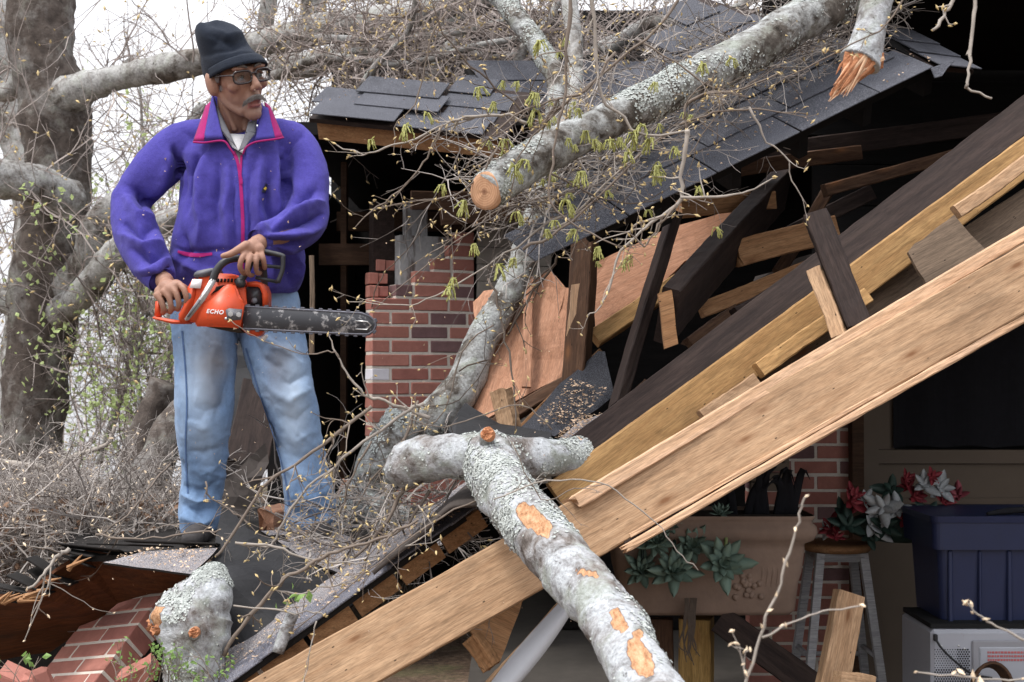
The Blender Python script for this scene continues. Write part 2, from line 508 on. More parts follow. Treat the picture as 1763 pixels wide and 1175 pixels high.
def m_fabric(name, col, scale, var, weave=900, bstr=.35, fade=None, sheen=.06):
    m, nt, bs = nodes(name)
    v = coords(nt)
    n = noise_n(nt, v, scale, 5, .65); w = noise_n(nt, v, weave, 2, .8)
    c = mix(nt, n, [x * (1 - var) for x in col], [min(1, x * (1 + var)) for x in col])
    c = mix(nt, .4, c, ramp(nt, w, [(.3, .55), (.7, 1.0)]), 'MULTIPLY')
    c = mix(nt, .4, c, ramp(nt, noise_n(nt, v, 85, 4, .7), [(.3, .5), (.7, 1.0)]), 'MULTIPLY')
    if fade:
        at = N(nt, 'Attribute', attribute_name='fade'); c = mix(nt, at.outputs['Fac'], c, fade)
        ad = N(nt, 'Attribute', attribute_name='dirt'); c = mix(nt, ad.outputs['Fac'], c, (.15, .125, .105))
    nt.links.new(c, bs.inputs['Base Color']); bs.inputs['Roughness'].default_value = .95
    bs.inputs['Specular IOR Level'].default_value = .1
    bs.inputs['Sheen Weight'].default_value = sheen
    bump(nt, bs, w, bstr, .003)
    return m
m_fabric('fleece', (.078, .066, .335), 14, .3, 300, .9)
m_fabric('fleece_trim', (.36, .022, .15), 30, .15, 700, .2)
m_fabric('denim', (.19, .30, .49), 11, .35, 700, .35, fade=(.50, .60, .72), sheen=.1)
m_fabric('denim_seam', (.10, .17, .33), 40, .3, 800, .3)
m_fabric('knit', (.020, .026, .040), 20, .3, 350, .8)
m_fabric('shirt_grey', (.17, .17, .19), 30, .2, 600, .3)
m_fabric('tee_white', (.72, .72, .74), 30, .05, 600, .2)

def m_skin():
    m, nt, bs = nodes('skin')
    v = coords(nt)
    n = noise_n(nt, v, 35, 5, .65); p = noise_n(nt, v, 420, 3, .7)
    c = mix(nt, n, (.22, .112, .078), (.38, .205, .14))
    at = N(nt, 'Attribute', attribute_name='lips'); c = mix(nt, at.outputs['Fac'], c, (.36, .10, .09))
    st = N(nt, 'Attribute', attribute_name='stubble')
    sp = N(nt, 'Math', operation='MULTIPLY'); nt.links.new(st.outputs['Fac'], sp.inputs[0])
    nt.links.new(ramp(nt, p, [(.35, .4), (.6, 1.0)]), sp.inputs[1])
    c = mix(nt, sp.outputs[0], c, (.15, .12, .11))
    nt.links.new(c, bs.inputs['Base Color']); bs.inputs['Roughness'].default_value = .5
    bs.inputs['Specular IOR Level'].default_value = .4
    bs.inputs['Subsurface Weight'].default_value = .0
    h = N(nt, 'Math', operation='ADD'); nt.links.new(p, h.inputs[0]); nt.links.new(noise_n(nt, coords(nt, (1, 1, 2.5)), 110, 4, .7), h.inputs[1]); bump(nt, bs, h.outputs[0], .35, .003)
m_skin()
simple('grey_hair', (.20, .18, .17), .9, .6, 300, .8)
simple('eye_white', (.33, .29, .27), .3, .05, 30, 0)
simple('eye_dark', (.02, .012, .01), .2, .1, 30, 0, spec=.6)
simple('glasses_frame', (.018, .008, .007), .25, .2, 30, 0, spec=.6)
def m_glass(name, a=.12):
    m, nt, bs = nodes(name)
    gl = N(nt, 'BsdfGlossy'); gl.inputs['Roughness'].default_value = .03
    tr = N(nt, 'BsdfTransparent'); tr.inputs[0].default_value = (.62, .58, .56, 1)  # tint stands in for the shade of the eye sockets
    ms = N(nt, 'MixShader'); ms.inputs[0].default_value = a
    out = [n for n in nt.nodes if n.type == 'OUTPUT_MATERIAL'][0]
    nt.links.new(tr.outputs[0], ms.inputs[1]); nt.links.new(gl.outputs[0], ms.inputs[2]); nt.links.new(ms.outputs[0], out.inputs[0])
m_glass('lens_glass', .06)
def m_worn(name, col, dirt, amt, rough=.4, metal=0, scale=25):
    m, nt, bs = nodes(name)
    v = coords(nt)
    f = ramp(nt, noise_n(nt, v, scale, 6, .75), [(.62 - .2 * amt, 0.0), (.74 - .2 * amt, .9)])
    c = mix(nt, noise_n(nt, v, 6, 3), [x * .85 for x in col], [min(1, x * 1.12) for x in col])
    c = mix(nt, f, c, dirt)
    nt.links.new(c, bs.inputs['Base Color'])
    bs.inputs['Roughness'].default_value = rough; bs.inputs['Metallic'].default_value = metal
    bump(nt, bs, noise_n(nt, v, 200, 3), .08, .002)
m_worn('saw_orange', (.62, .075, .022), (.25, .10, .06), .15, .42)
m_worn('saw_black', (.022, .022, .026), (.07, .065, .06), .3, .45)
m_worn('saw_grey', (.10, .10, .115), (.2, .18, .16), .2, .5)
m_worn('saw_silver', (.55, .55, .55), (.22, .17, .13), .35, .45, .6, 60)
m_worn('saw_bar', (.035, .036, .042), (.40, .39, .39), .36, .45, .2, 34)
m_worn('saw_chain', (.10, .10, .12), (.45, .45, .48), .12, .4, .5, 90)
simple('label_white', (.75, .73, .74), .6, .05, 30, 0)
simple('steel', (.5, .5, .5), .35, .2, 40, 0, metal=.9)
simple('logo_yellow', (.7, .5, .06), .8, .1, 40, 0)
simple('shoe', (.05, .045, .045), .8, .4, 30, .4)

simple('planter_clay', (.22, .155, .12), .85, .3, 14, .5)
simple('bin_blue', (.012, .019, .060), .45, .12, 20, .05, spec=.4)
m_worn('appliance_white', (.34, .35, .39), (.25, .22, .2), .05, .45)
simple('appliance_grey', (.26, .26, .28), .5, .1, 30, 0)
simple('hole_black', (.006, .006, .007), .8, .2, 30, 0)
simple('cord_black', (.02, .02, .022), .5, .2, 30, 0)
simple('red_print', (.45, .12, .12), .7, .1, 30, 0)
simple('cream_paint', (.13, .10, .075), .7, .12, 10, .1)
simple('white_trim', (.62, .61, .58), .6, .1, 20, .1)
simple('cloth_black', (.010, .010, .013), .95, .3, 40, .3)
simple('vinyl_white', (.42, .43, .46), .5, .08, 20, .05)
simple('concrete', (.07, .062, .055), .9, .3, 12, .3)
simple('sawdust', (.60, .44, .31), .9, .25, 90, 0)
simple('soil', (.05, .038, .03), .95, .4, 40, .5)
simple('green_shutter', (.30, .27, .235), .8, .2, 20, .1)
def m_ground():
    m, nt, bs = nodes('ground_litter')
    v = coords(nt)
    a = noise_n(nt, v, 2.0, 6, .7); b = noise_n(nt, v, 28, 5, .75)
    c = ramp(nt, b, [(.3, (.045, .03, .02)), (.5, (.14, .09, .06)), (.7, (.28, .20, .14))])
    c = mix(nt, ramp(nt, a, [(.5, 0.0), (.65, .4)]), c, (.12, .15, .05))
    nt.links.new(c, bs.inputs['Base Color']); bs.inputs['Roughness'].default_value = .95
    bump(nt, bs, b, .8, .03)
m_ground()
M = MATS
# ---------------------------------------------------------------- builders for sawn boards, sheets, roofs, brickwork
RNG = random.Random(7)
def view_n(p):
    return (CAM - Vector(p)).normalized()
def board_mesh(L, w, t, jag0=0, jag1=0, seed=0, warp=.003, nx=14):
    nx = max(14, int(L / .045))
    r = random.Random(seed * 7 + 3)
    c = min(.004, t * .15)
    zs = [-w / 2 + c, -w / 6, w / 6, w / 2 - c]
    ys = [t / 2 - c, 0, -t / 2 + c]
    loop = [(t / 2, z) for z in zs] + [(y, w / 2) for y in ys] + [(-t / 2, z) for z in reversed(zs)] + [(y, -w / 2) for y in reversed(ys)]
    n = len(loop); V = []; F = []
    j0 = [r.random() * jag0 for _ in loop]; j1 = [r.random() * jag1 for _ in loop]
    ph = r.random() * 9
    for i in range(nx + 1):
        s = i / nx
        bow = math.sin(s * 3.1 + ph) * warp * 1.5; bow2 = math.sin(s * 4.3 + ph * 2) * warp
        for k, (y, z) in enumerate(loop):
            x = s * L
            if i == 0: x += j0[k]
            if i == nx: x -= j1[k]
            V.append((x, y + bow + r.uniform(-1, 1) * .0011, z + bow2 + r.uniform(-1, 1) * .0013))
    for i in range(nx):
        for k in range(n):
            a = i * n + k; b = i * n + (k + 1) % n
            F.append((a, b, b + n, a + n))
    V.append((jag0 * .4, 0, 0)); V.append((L - jag1 * .4, 0, 0))
    for k in range(n):
        F.append((len(V) - 2, (k + 1) % n, k)); F.append((len(V) - 1, nx * n + k, nx * n + (k + 1) % n))
    return V, F
_bseed = [0]
def board(name, a, b, w, t, mat, label=None, cat='board', roll=0, parent=None, jag=(0, 0), warp=.003, nrm=None, group=None):
    _bseed[0] += 1
    pa, pb = Vector(W(*a)), Vector(W(*b))
    X = (pb - pa).normalized()
    n = Vector(nrm) if nrm is not None else view_n((pa + pb) / 2)
    X, Nn, Z = frame(X, n)
    if roll:
        q = Quaternion(X, math.radians(roll)); Nn = q @ Nn; Z = q @ Z
    mat4 = Matrix((( X.x, Nn.x, Z.x, pa.x), (X.y, Nn.y, Z.y, pa.y), (X.z, Nn.z, Z.z, pa.z), (0, 0, 0, 1)))
    V, F = board_mesh((pb - pa).length, w, t, jag[0], jag[1], _bseed[0], warp)
    o = mesh_obj(name, V, F, M[mat], None, False, mat4)
    fix_normals(o.data)
    adopt(o, parent)
    if label: tag(o, label, cat, group)
    return o

def sheet(name, pts, t, mat, label=None, cat=None, parent=None, cuts=3, amp=.01, nscale=3, seed=1, grain=None, edge_mat=None, curl=None):
    """thin sheet cut to an outline; its own X axis is the grain direction"""
    P = [Vector(p) for p in (WL(pts) if len(pts[0]) == 3 and not isinstance(pts[0], Vector) else pts)]
    c = sum(P, Vector()) / len(P)
    nn = Vector((0, 0, 0))
    for i in range(len(P)):
        nn += (P[i] - c).cross(P[(i + 1) % len(P)] - c)
    nn.normalize()
    if nn.dot(CAM - c) < 0: nn = -nn; P = P[::-1]
    X = Vector(grain) if grain is not None else (P[1] - P[0])
    X = (X - nn * X.dot(nn)).normalized(); Y = nn.cross(X)
    m4 = Matrix(((X.x, Y.x, nn.x, c.x), (X.y, Y.y, nn.y, c.y), (X.z, Y.z, nn.z, c.z), (0, 0, 0, 1)))
    inv = m4.inverted()
    bm = bmesh.new()
    # resample the outline so that it can be ragged
    vs = []
    for i in range(len(P)):
        a, b = P[i], P[(i + 1) % len(P)]
        k = max(1, int((b - a).length / .06))
        for j in range(k): vs.append(bm.verts.new(inv @ a.lerp(b, j / k)))
    f = bm.faces.new(vs)
    bmesh.ops.triangulate(bm, faces=[f])
    for _ in range(cuts):
        long = [e for e in bm.edges if e.calc_length() > .07]
        if not long: break
        bmesh.ops.subdivide_edges(bm, edges=long, cuts=1, use_grid_fill=True)
        bmesh.ops.triangulate(bm, faces=[f for f in bm.faces if len(f.verts) > 3])
    bm.verts.ensure_lookup_table()
    co = np.array([v.co[:] for v in bm.verts]) + np.array(c)
    dz = fbm(co, nscale, seed) * amp
    ed = vnoise(co, 25, seed + 5) * .006
    ed2 = vnoise(co, 31, seed + 9) * .006
    for i, v in enumerate(bm.verts):
        v.co.z += dz[i]
        if v.is_boundary: v.co.x += ed[i]; v.co.y += ed2[i]
        if curl: v.co.z += curl(v.co.x, v.co.y)
    r = bmesh.ops.extrude_face_region(bm, geom=list(bm.faces))
    for g in r['geom']:
        if isinstance(g, bmesh.types.BMVert): g.co.z -= t
    bmesh.ops.recalc_face_normals(bm, faces=bm.faces)
    me = bpy.data.meshes.new(name); bm.to_mesh(me); bm.free()
    me.materials.append(M[mat])
    if edge_mat:
        me.materials.append(M[edge_mat])
        for p in me.polygons:
            if p.normal.z < .6: p.material_index = 1
    o = link(name, me, None, None, m4)
    adopt(o, parent)
    if label: tag(o, label, cat)
    return o

CHIPS = MB()
def chips(pts, n, size=.006, seed=3, lift=.004):
    """sawdust chips lying on a quad (4 world points)"""
    r = random.Random(seed)
    a, b, c, d = [np.array(p, float) for p in pts]
    nn = np.cross(b - a, d - a); nn /= np.linalg.norm(nn)
    if nn[2] < 0: nn = -nn
    for _ in range(n):
        u, v = r.random(), r.random()
        p = (a * (1 - u) + b * u) * (1 - v) + (d * (1 - u) + c * u) * v + nn * lift
        s = size * r.uniform(.4, 1.3)
        q = [p + np.array([r.uniform(-1, 1), r.uniform(-1, 1), r.uniform(-.4, .6)]) * s for _ in range(4)]
        CHIPS.add(q, [(0, 1, 2), (0, 2, 3), (0, 3, 1), (1, 3, 2)])

def shingle_mesh(w, h, t=.0055):
    V, F = chamfer_box(w, h, t, .0015)
    me = bpy.data.meshes.new('shingle'); me.from_pydata([tuple(v) for v in V], [], F); me.update(); fix_normals(me)
    me.materials.append(M['shingle']); return me
def roof_frame(O, U, V):
    U = Vector(U).normalized(); V = Vector(V); V = (V - U * V.dot(U)).normalized(); Nn = U.cross(V)
    return Matrix(((U.x, V.x, Nn.x, O[0]), (U.y, V.y, Nn.y, O[1]), (U.z, V.z, Nn.z, O[2]), (0, 0, 0, 1)))
def roof(root, F4, length, rows, expo=.14, tab=.33, start=None, stop=None, bend=None, seed=1, miss=()):
    """courses of shingle tabs on a roof plane; F4: u along eave, v up slope, n outward"""
    r = random.Random(seed)
    base = shingle_mesh(tab - .006, expo + .05)
    start = start or (lambda k: 0); stop = stop or (lambda k: length)
    for k in range(rows):
        u = start(k) - (tab * .5 if k % 2 else 0)
        j = 0
        while u < stop(k):
            u0 = max(u, start(k)); u1 = min(u + tab, stop(k))
            if u1 - u0 > .05 and (k, j) not in miss:
                wide = u1 - u0
                o = bpy.data.objects.new('shingle', base)
                tilt = .042 + r.uniform(0, .02)
                z = .012 + .006
                zb = bend((u0 + u1) / 2, k) if bend else 0
                o.matrix_basis = F4 @ Matrix.Translation(((u0 + u1) / 2, k * expo + (expo + .05) / 2 - .02, z + zb)) @ Matrix.Rotation(-tilt, 4, 'X') @ Matrix.Rotation(r.uniform(-.012, .012), 4, 'Z') @ Matrix.Diagonal((wide / tab, 1, 1, 1))
                COL.objects.link(o); adopt(o, root)
            u += tab; j += 1

BRICK_L, BRICK_H, BRICK_D, JT = .191, .055, .092, .0125
def brick_mesh(l, seed=0):
    V, F = chamfer_box(l, BRICK_D, BRICK_H, .003)
    r = random.Random(seed)
    V = [v + np.array([r.uniform(-1, 1) * .0012 for _ in range(3)]) for v in V]
    me = bpy.data.meshes.new('brick'); me.from_pydata([tuple(v) for v in V], [], F); me.update(); fix_normals(me)
    me.materials.append(M['brick']); return me
BM_ = None
def brickwork(root, F4, rows, span, seed=1, skip=None, white=(), mortar=True, half_off=0):
    """F4: x along the course, y into the wall, z up. span(k) -> (x0, x1) of course k"""
    global BM_
    if BM_ is None: BM_ = [brick_mesh(BRICK_L, i) for i in range(3)] + [brick_mesh(BRICK_L / 2 - JT / 2, 5)]
    r = random.Random(seed); mm = MB()
    for k in range(rows):
        x0, x1 = span(k)
        z = k * (BRICK_H + JT)
        pitch = BRICK_L + JT
        u = x0 - (pitch / 2 if (k + half_off) % 2 else 0); j = 0
        while u < x1 - .02:
            a, b = max(u, x0), min(u + BRICK_L, x1)
            if b - a > .03 and not (skip and skip(k, (a + b) / 2)):
                half = (b - a) < BRICK_L * .7
                me = BM_[3] if half else BM_[r.randrange(3)]
                sc = (b - a) / (BRICK_L / 2 - JT / 2 if half else BRICK_L)
                o = bpy.data.objects.new('brick', me)
                o.matrix_basis = F4 @ Matrix.Translation(((a + b) / 2, BRICK_D / 2 + r.uniform(-.0015, .0015), z + BRICK_H / 2)) @ Matrix.Rotation(r.uniform(-.006, .006), 4, 'Y') @ Matrix.Diagonal((sc, 1, 1, 1))
                COL.objects.link(o); adopt(o, root)
                if (k, j) in white:
                    o.data = me.copy(); o.data.materials.clear(); o.data.materials.append(M['white_paint_brick'])
                    o['label'] = 'white painted brick'
            u += pitch; j += 1
        if mortar:
            v, f = boxm((x0 + .002, .0035, z - JT - .001), (x1 - .002, BRICK_D - .006, z + BRICK_H + .001 * (k % 2)))
            mm.add([np.array(F4 @ Vector(p)) for p in v], f)
    if mortar: mm.build('mortar', M['mortar'], root)

# ---------------------------------------------------------------- ground
def ground_z(x, y):
    z = 0.0
    t = min(1, max(0, (y - 6.5) / 3.0)); s = min(1, max(0, (-x - .6) / 1.2))
    z += .6 * t * t * (3 - 2 * t) * s
    if y > 10.5: z -= min(.22 * (y - 10.5), 14)
    return z
gx = list(np.linspace(-60, -6, 14)) + list(np.linspace(-5, 6, 56)) + list(np.linspace(7, 60, 14))
gy = list(np.linspace(-30, -2, 10)) + list(np.linspace(-1, 16, 70)) + list(np.linspace(18, 160, 20))
gv = [(x, y, 0) for y in gy for x in gx]
nz = fbm(np.array(gv), .9, 4) * .04
gv = [(x, y, ground_z(x, y) + nz[i]) for i, (x, y, z) in enumerate(gv)]
gf = [(j * len(gx) + i, j * len(gx) + i + 1, (j + 1) * len(gx) + i + 1, (j + 1) * len(gx) + i) for j in range(len(gy) - 1) for i in range(len(gx) - 1)]
tag(mesh_obj('ground', gv, gf, M['ground_litter'], smooth=True), kind='structure')

# ---------------------------------------------------------------- the house: dark rooms, walls
house = thing('house', 'storm damaged house with its dark rooms torn open behind the man', 'house', (1.2, 7.0, 0))
def slab(name, lo, hi, mat, parent=house):
    v, f = boxm(lo, hi); return mesh_obj(name, v, f, M[mat], parent)
slab('back_wall', (-1.25, 9.2, 0), (5.5, 9.3, 4.0), 'lumber_shade')
slab('side_wall', (-1.16, 6.35, 0), (-1.08, 9.2, 2.55), 'lumber_shade')
slab('sky_block_ceiling', (-1.05, 6.3, 2.62), (5.4, 9.19, 2.68), 'lumber_shade')  # unseen cover added to keep sky light out of the rooms
slab('sky_block_ceiling', (1.3, 4.85, 2.95), (5.4, 6.41, 3.0), 'lumber_shade')  # unseen, added to block the sky above the attic
slab('side_wall', (3.3, 3.4, 0), (3.4, 6.41, 3.4), 'lumber_shade')  # unseen end wall added to cut light reaching the porch
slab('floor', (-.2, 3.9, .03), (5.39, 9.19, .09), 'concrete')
slab('partition_wall', (.25, 7.3, .1), (5.39, 7.4, 2.6), 'lumber_shade')
for k in range(12):                       # gable boards above and right of the porch, attic shade put into their colour
    slab('gable_board', (1.45, 6.42 + .004 * (k % 2), 1.5 + k * .2), (5.38, 6.45, 1.5 + k * .2 + .195), 'lumber_shade')
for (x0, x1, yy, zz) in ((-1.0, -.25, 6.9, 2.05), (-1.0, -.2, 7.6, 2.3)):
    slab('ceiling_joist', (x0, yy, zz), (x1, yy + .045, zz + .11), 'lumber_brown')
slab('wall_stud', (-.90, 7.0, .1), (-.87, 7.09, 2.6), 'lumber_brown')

# brick pier at the torn corner
pier = thing('brick_pier', 'broken red brick wall corner with stepped top and one white painted brick', 'brick wall', (-.4, 6.4, 0))
pO = W(640, 875, 6.35)
pU = (Vector(W(832, 870, 6.62)) - Vector(pO)); pU.z = 0; pU.normalize()
pN = Vector((-pU.y, pU.x, 0))
pF = Matrix(((pU.x, pN.x, 0, pO.x), (pU.y, pN.y, 0, pO.y), (0, 0, 1, pO.z), (0, 0, 0, 1)))
NR = 20
def pier_span(k):
    lo = {15: .0, 16: .02, 17: .06, 18: .09, 19: .12}.get(k, 0.0)
    hi = .54
    return lo, hi
def pier_skip(k, x):
    if k == 15: return x < .10
    if k == 16: return x < .22
    if k == 17: return x < .33
    if k == 18: return x < .40
    if k == 19: return x < .46
    return False
brickwork(pier, pF, 15, lambda k: (0, .54), 11, None, white=((9, 0),))
for k, lo in ((15, .12), (16, .22), (17, .32), (18, .40), (19, .46)):
    F4 = pF @ Matrix.Translation((0, 0, k * (BRICK_H + JT)))
    brickwork(pier, F4, 1, lambda q, lo=lo: (lo, .54), 30 + k, half_off=k % 2)
# toothed return bricks behind the stepped edge
for k, (x, y) in {15: (.03, .03), 16: (.055, .10), 17: (.10, .12), 18: (.11, .18), 19: (.14, .22)}.items():
    for q, dx in enumerate((0, .05)):
        o = bpy.data.objects.new('brick', BM_[3])
        o.matrix_basis = pF @ Matrix.Translation((x + dx, y + .05, k * .067 + .03)) @ Matrix.Rotation(1.45, 4, 'Z') @ Matrix.Diagonal((.9, .5, .9 if q else 1.0, 1))
        COL.objects.link(o); adopt(o, pier)
v, f = boxm((.165, .05, 15 * .067), (.44, .12, 19.6 * .067)); mesh_obj('plaster_panel', [pF @ Vector(p) for p in v], f, M['stucco'], pier)
v, f = boxm((.215, .10, 19.65 * .067), (.33, .14, 22.2 * .067)); mesh_obj('plaster_panel', [pF @ Vector(p) for p in v], f, M['stucco'], pier)
v, f = boxm((.06, .14, 14.5 * .067), (.17, .2, 22 * .067)); mesh_obj('pier_core', [pF @ Vector(p) for p in v], f, M['lumber_dark'], pier)
# siding to the right of the pier
sid = thing('siding_wall', 'pinkish clapboard siding strip beside the brick wall', 'siding', W(860, 800, 6.7))
for k in range(16):
    o = pF @ Matrix.Translation((.56, .012, k * .085 + .12))
    v, f = chamfer_box(.42, .016, .082, .002)
    ob = mesh_obj('clapboard', [o @ Vector((p[0] + .21, p[1] - p[2] * .12, p[2])) for p in v], f, M['green_shutter'], sid); fix_normals(ob.data)
board('header_board', (708, 345, 6.35), (905, 345, 6.5), .09, .04, 'lumber_brown', 'brown header board lying on top of the brick wall', 'board')
board('header_board', (758, 362, 6.28), (960, 345, 6.42), .15, .04, 'lumber_brown', 'wide weathered brown board above the brick wall behind the cut log', 'board')
board('loose_board', (536, 440, 5.7), (538, 610, 5.7), .02, .02, 'lumber_grey', 'thin upright stick in the dark opening beside the man', 'stick')

# porch wall bottom right
porch = thing('porch_wall', 'shaded red brick porch wall behind the stool', 'brick wall', (1.1, 5.9, 0))
qO = W(1290, 1180, 5.9)
qF = Matrix(((1, 0, 0, qO.x), (0, 1, 0, qO.y), (0, 0, 1, .1), (0, 0, 0, 1)))
brickwork(porch, qF, 22, lambda k: (.0, .455), 17)
door = thing('porch_door', 'cream framed porch window with a dark scalloped valance', 'window', (2.1, 5.95, 0))
dx0 = W(1463, 900, 5.9).x
def dslab(name, x0, x1, z0, z1, y0, y1, mat):
    v, f = boxm((x0, y0, z0), (x1, y1, z1)); return mesh_obj(name, v, f, M[mat], door)
z_ = lambda py, d=5.9: W(0, py, d).z
dslab('jamb', dx0, dx0 + .05, .1, 2.0, 5.86, 6.0, 'lumber_brown')
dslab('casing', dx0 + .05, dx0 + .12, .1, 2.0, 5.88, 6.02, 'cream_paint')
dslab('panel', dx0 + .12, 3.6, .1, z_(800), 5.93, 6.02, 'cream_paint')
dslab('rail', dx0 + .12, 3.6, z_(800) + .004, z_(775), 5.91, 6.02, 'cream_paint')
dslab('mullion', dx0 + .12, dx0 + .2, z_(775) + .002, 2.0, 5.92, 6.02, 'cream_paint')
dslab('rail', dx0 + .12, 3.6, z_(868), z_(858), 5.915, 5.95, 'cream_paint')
dslab('pane', dx0 + .2, 3.6, z_(775) + .002, 2.0, 5.97, 6.0, 'hole_black')
vv = []; nseg = 60
for i in range(nseg + 1):
    x = dx0 + .19 + i * .03
    zb = z_(772) + .012 * abs(math.sin(i * .42)); yy = 5.90 + .012 * math.sin(i * .9)
    vv += [(x, yy, zb), (x, yy, 2.0)]
mesh_obj('valance', vv, [(2 * i, 2 * i + 2, 2 * i + 3, 2 * i + 1) for i in range(nseg)], M['cloth_black'], door)

# ---------------------------------------------------------------- roofs
# right hand roof, slumped, its broken edge climbing to the right
rA, rB = Vector(W(912, 458, 4.15)), Vector(W(1606, 118, 4.75))
roofR = thing('slumped_roof', 'slumped shingle roof with its broken edge climbing to the right', 'roof', rA)
RF = roof_frame(rA, rB - rA, (-.05, .74, .67))
RL = (rB - rA).length
def rbend(u, k):
    return -.03 * max(0, 1 - u / .5) * (1 if k == 0 else .4)
def on_roof(F4, px, py):
    """point of a roof plane seen at a pixel"""
    n = F4.to_3x3() @ Vector((0, 0, 1)); o = F4.translation; d = Vector(W(px, py, 1)) - CAM
    return CAM + d * ((o - CAM).dot(n) / d.dot(n))
_ri = RF.inverted()
def r_start(k):
    u = 0.0
    while u < RL - .1:
        p = PX([RF @ Vector((u, k * .14, .02))])[0]
        if p[0] >= 912 + (452 - p[1]) * .62 + [0, 14, 6, 18, 4, 20, 10, 0, 15, 8, 0, 12, 5, 8][k % 14]: break
        u += .01
    return u
def r_stop(k): return RL - .02 - .045 * k
roof(roofR, RF, RL, 7, .14, .36, start=r_start, stop=r_stop, seed=4)
def rslab(name, u0, u1, v0, v1, n0, n1, mat, F4, root):
    v, f = boxm((u0, v0, n0), (u1, v1, n1)); o = mesh_obj(name, [F4 @ Vector(p) for p in v], f, M[mat], root); return o
dv = [RF @ Vector((.12, .05, .004)), RF @ Vector((RL, .02, .004)), RF @ Vector((RL - .25, 1.0, .004)), RF @ Vector((r_start(7) + .05, 1.0, .004))]
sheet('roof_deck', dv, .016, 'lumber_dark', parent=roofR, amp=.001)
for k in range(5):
    rslab('rafter', .55 + k * .30, .59 + k * .30, .05, .3 + .16 * k, -.15, -.0135, 'lumber_shade', RF, roofR)
rslab('fascia', .25, RL, .035, .055, -.055, -.013, 'lumber_shade', RF, roofR)
# drooping end
RF2 = RF @ Matrix.Translation((RL, 0, 0)) @ Matrix.Rotation(math.radians(22), 4, 'Y') @ Matrix.Rotation(math.radians(-14), 4, 'Z')
roof(roofR, RF2, .2, 3, .13, .2, seed=6)
rslab('roof_deck', .0, .2, .02, .45, -.012, .004, 'lumber_dark', RF2, roofR)
sheet('shingle_scrap', [(1605, 115, 4.68), (1643, 102, 4.7), (1625, 130, 4.66), (1612, 133, 4.66)], .005, 'shingle', parent=roofR)
# the upper roof behind the man
lA, lB = Vector(W(556, 232, 5.9)), Vector(W(905, 262, 5.55))
roofL = thing('upper_roof', 'bent dark shingle roof edge behind the man with a torn right end', 'roof', lA)
lA2 = Vector(W(522, 205, 5.95))
LF = roof_frame(lA2, Vector(W(850, 238, 5.75)) - lA2, (0, .80, .60))
LL = (Vector(W(850, 238, 5.75)) - lA2).length
roof(roofL, LF, LL, 4, .13, .40, start=lambda k: [.04, .0, .16, .56][k], stop=lambda k: LL - [-.02, .03, .0, .0][k], bend=lambda u, k: .02 * math.sin(u * 5), seed=8)
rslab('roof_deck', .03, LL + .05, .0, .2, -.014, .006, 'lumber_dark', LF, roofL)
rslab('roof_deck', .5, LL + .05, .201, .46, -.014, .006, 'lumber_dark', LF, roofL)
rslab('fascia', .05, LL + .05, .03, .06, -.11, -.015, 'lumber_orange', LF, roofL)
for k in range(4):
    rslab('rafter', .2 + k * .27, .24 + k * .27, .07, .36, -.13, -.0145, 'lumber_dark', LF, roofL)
# rear ridge piece further right
kA = Vector(W(835, 195, 6.1))
ridge = thing('rear_roof', 'far dark roof slope behind the cut log at the top', 'roof', kA)
KF = roof_frame(kA, Vector(W(1190, 190, 6.6)) - kA, (0, .7, .7))
roof(ridge, KF, 1.9, 3, .12, .36, seed=9, start=lambda k: [.1, .0, .05, .12][k])
rslab('roof_deck', .03, 1.9, -.1, .34, -.014, .006, 'lumber_shade', KF, ridge)
rslab('fascia', .03, 1.9, -.1, -.07, -.5, -.016, 'lumber_shade', KF, ridge)

# fallen roof section in front, which the man stands on
deck = thing('fallen_roof', 'collapsed roof section under the man strewn with sawdust', 'roof', W(380, 960, 4.5))
DK = [(120, 962, 4.35), (372, 944, 4.38), (470, 925, 4.45), (640, 1005, 4.25), (800, 900, 4.6), (720, 868, 5.5), (230, 872, 5.6), (120, 905, 5.2)]
sheet('roof_deck', DK, .02, 'felt_edge', parent=deck, amp=.012)
sheet('shingle', [(178, 967, 4.20), (248, 948, 4.31), (374, 944, 4.31), (354, 966, 4.22), (327, 988, 4.12)], .007, 'shingle_dusty', parent=deck, amp=.006, edge_mat='felt_edge')
sheet('shingle', [(448, 914, 4.52), (560, 916, 4.5), (720, 958, 4.4), (632, 1004, 4.2), (600, 998, 4.2), (520, 962, 4.32)], .008, 'shingle_dusty', parent=deck, amp=.012, edge_mat='felt_edge')
sheet('shingle', [(560, 905, 4.7), (700, 892, 4.7), (790, 925, 4.5), (700, 950, 4.45)], .008, 'shingle_dusty', parent=deck, amp=.012, edge_mat='felt_edge')
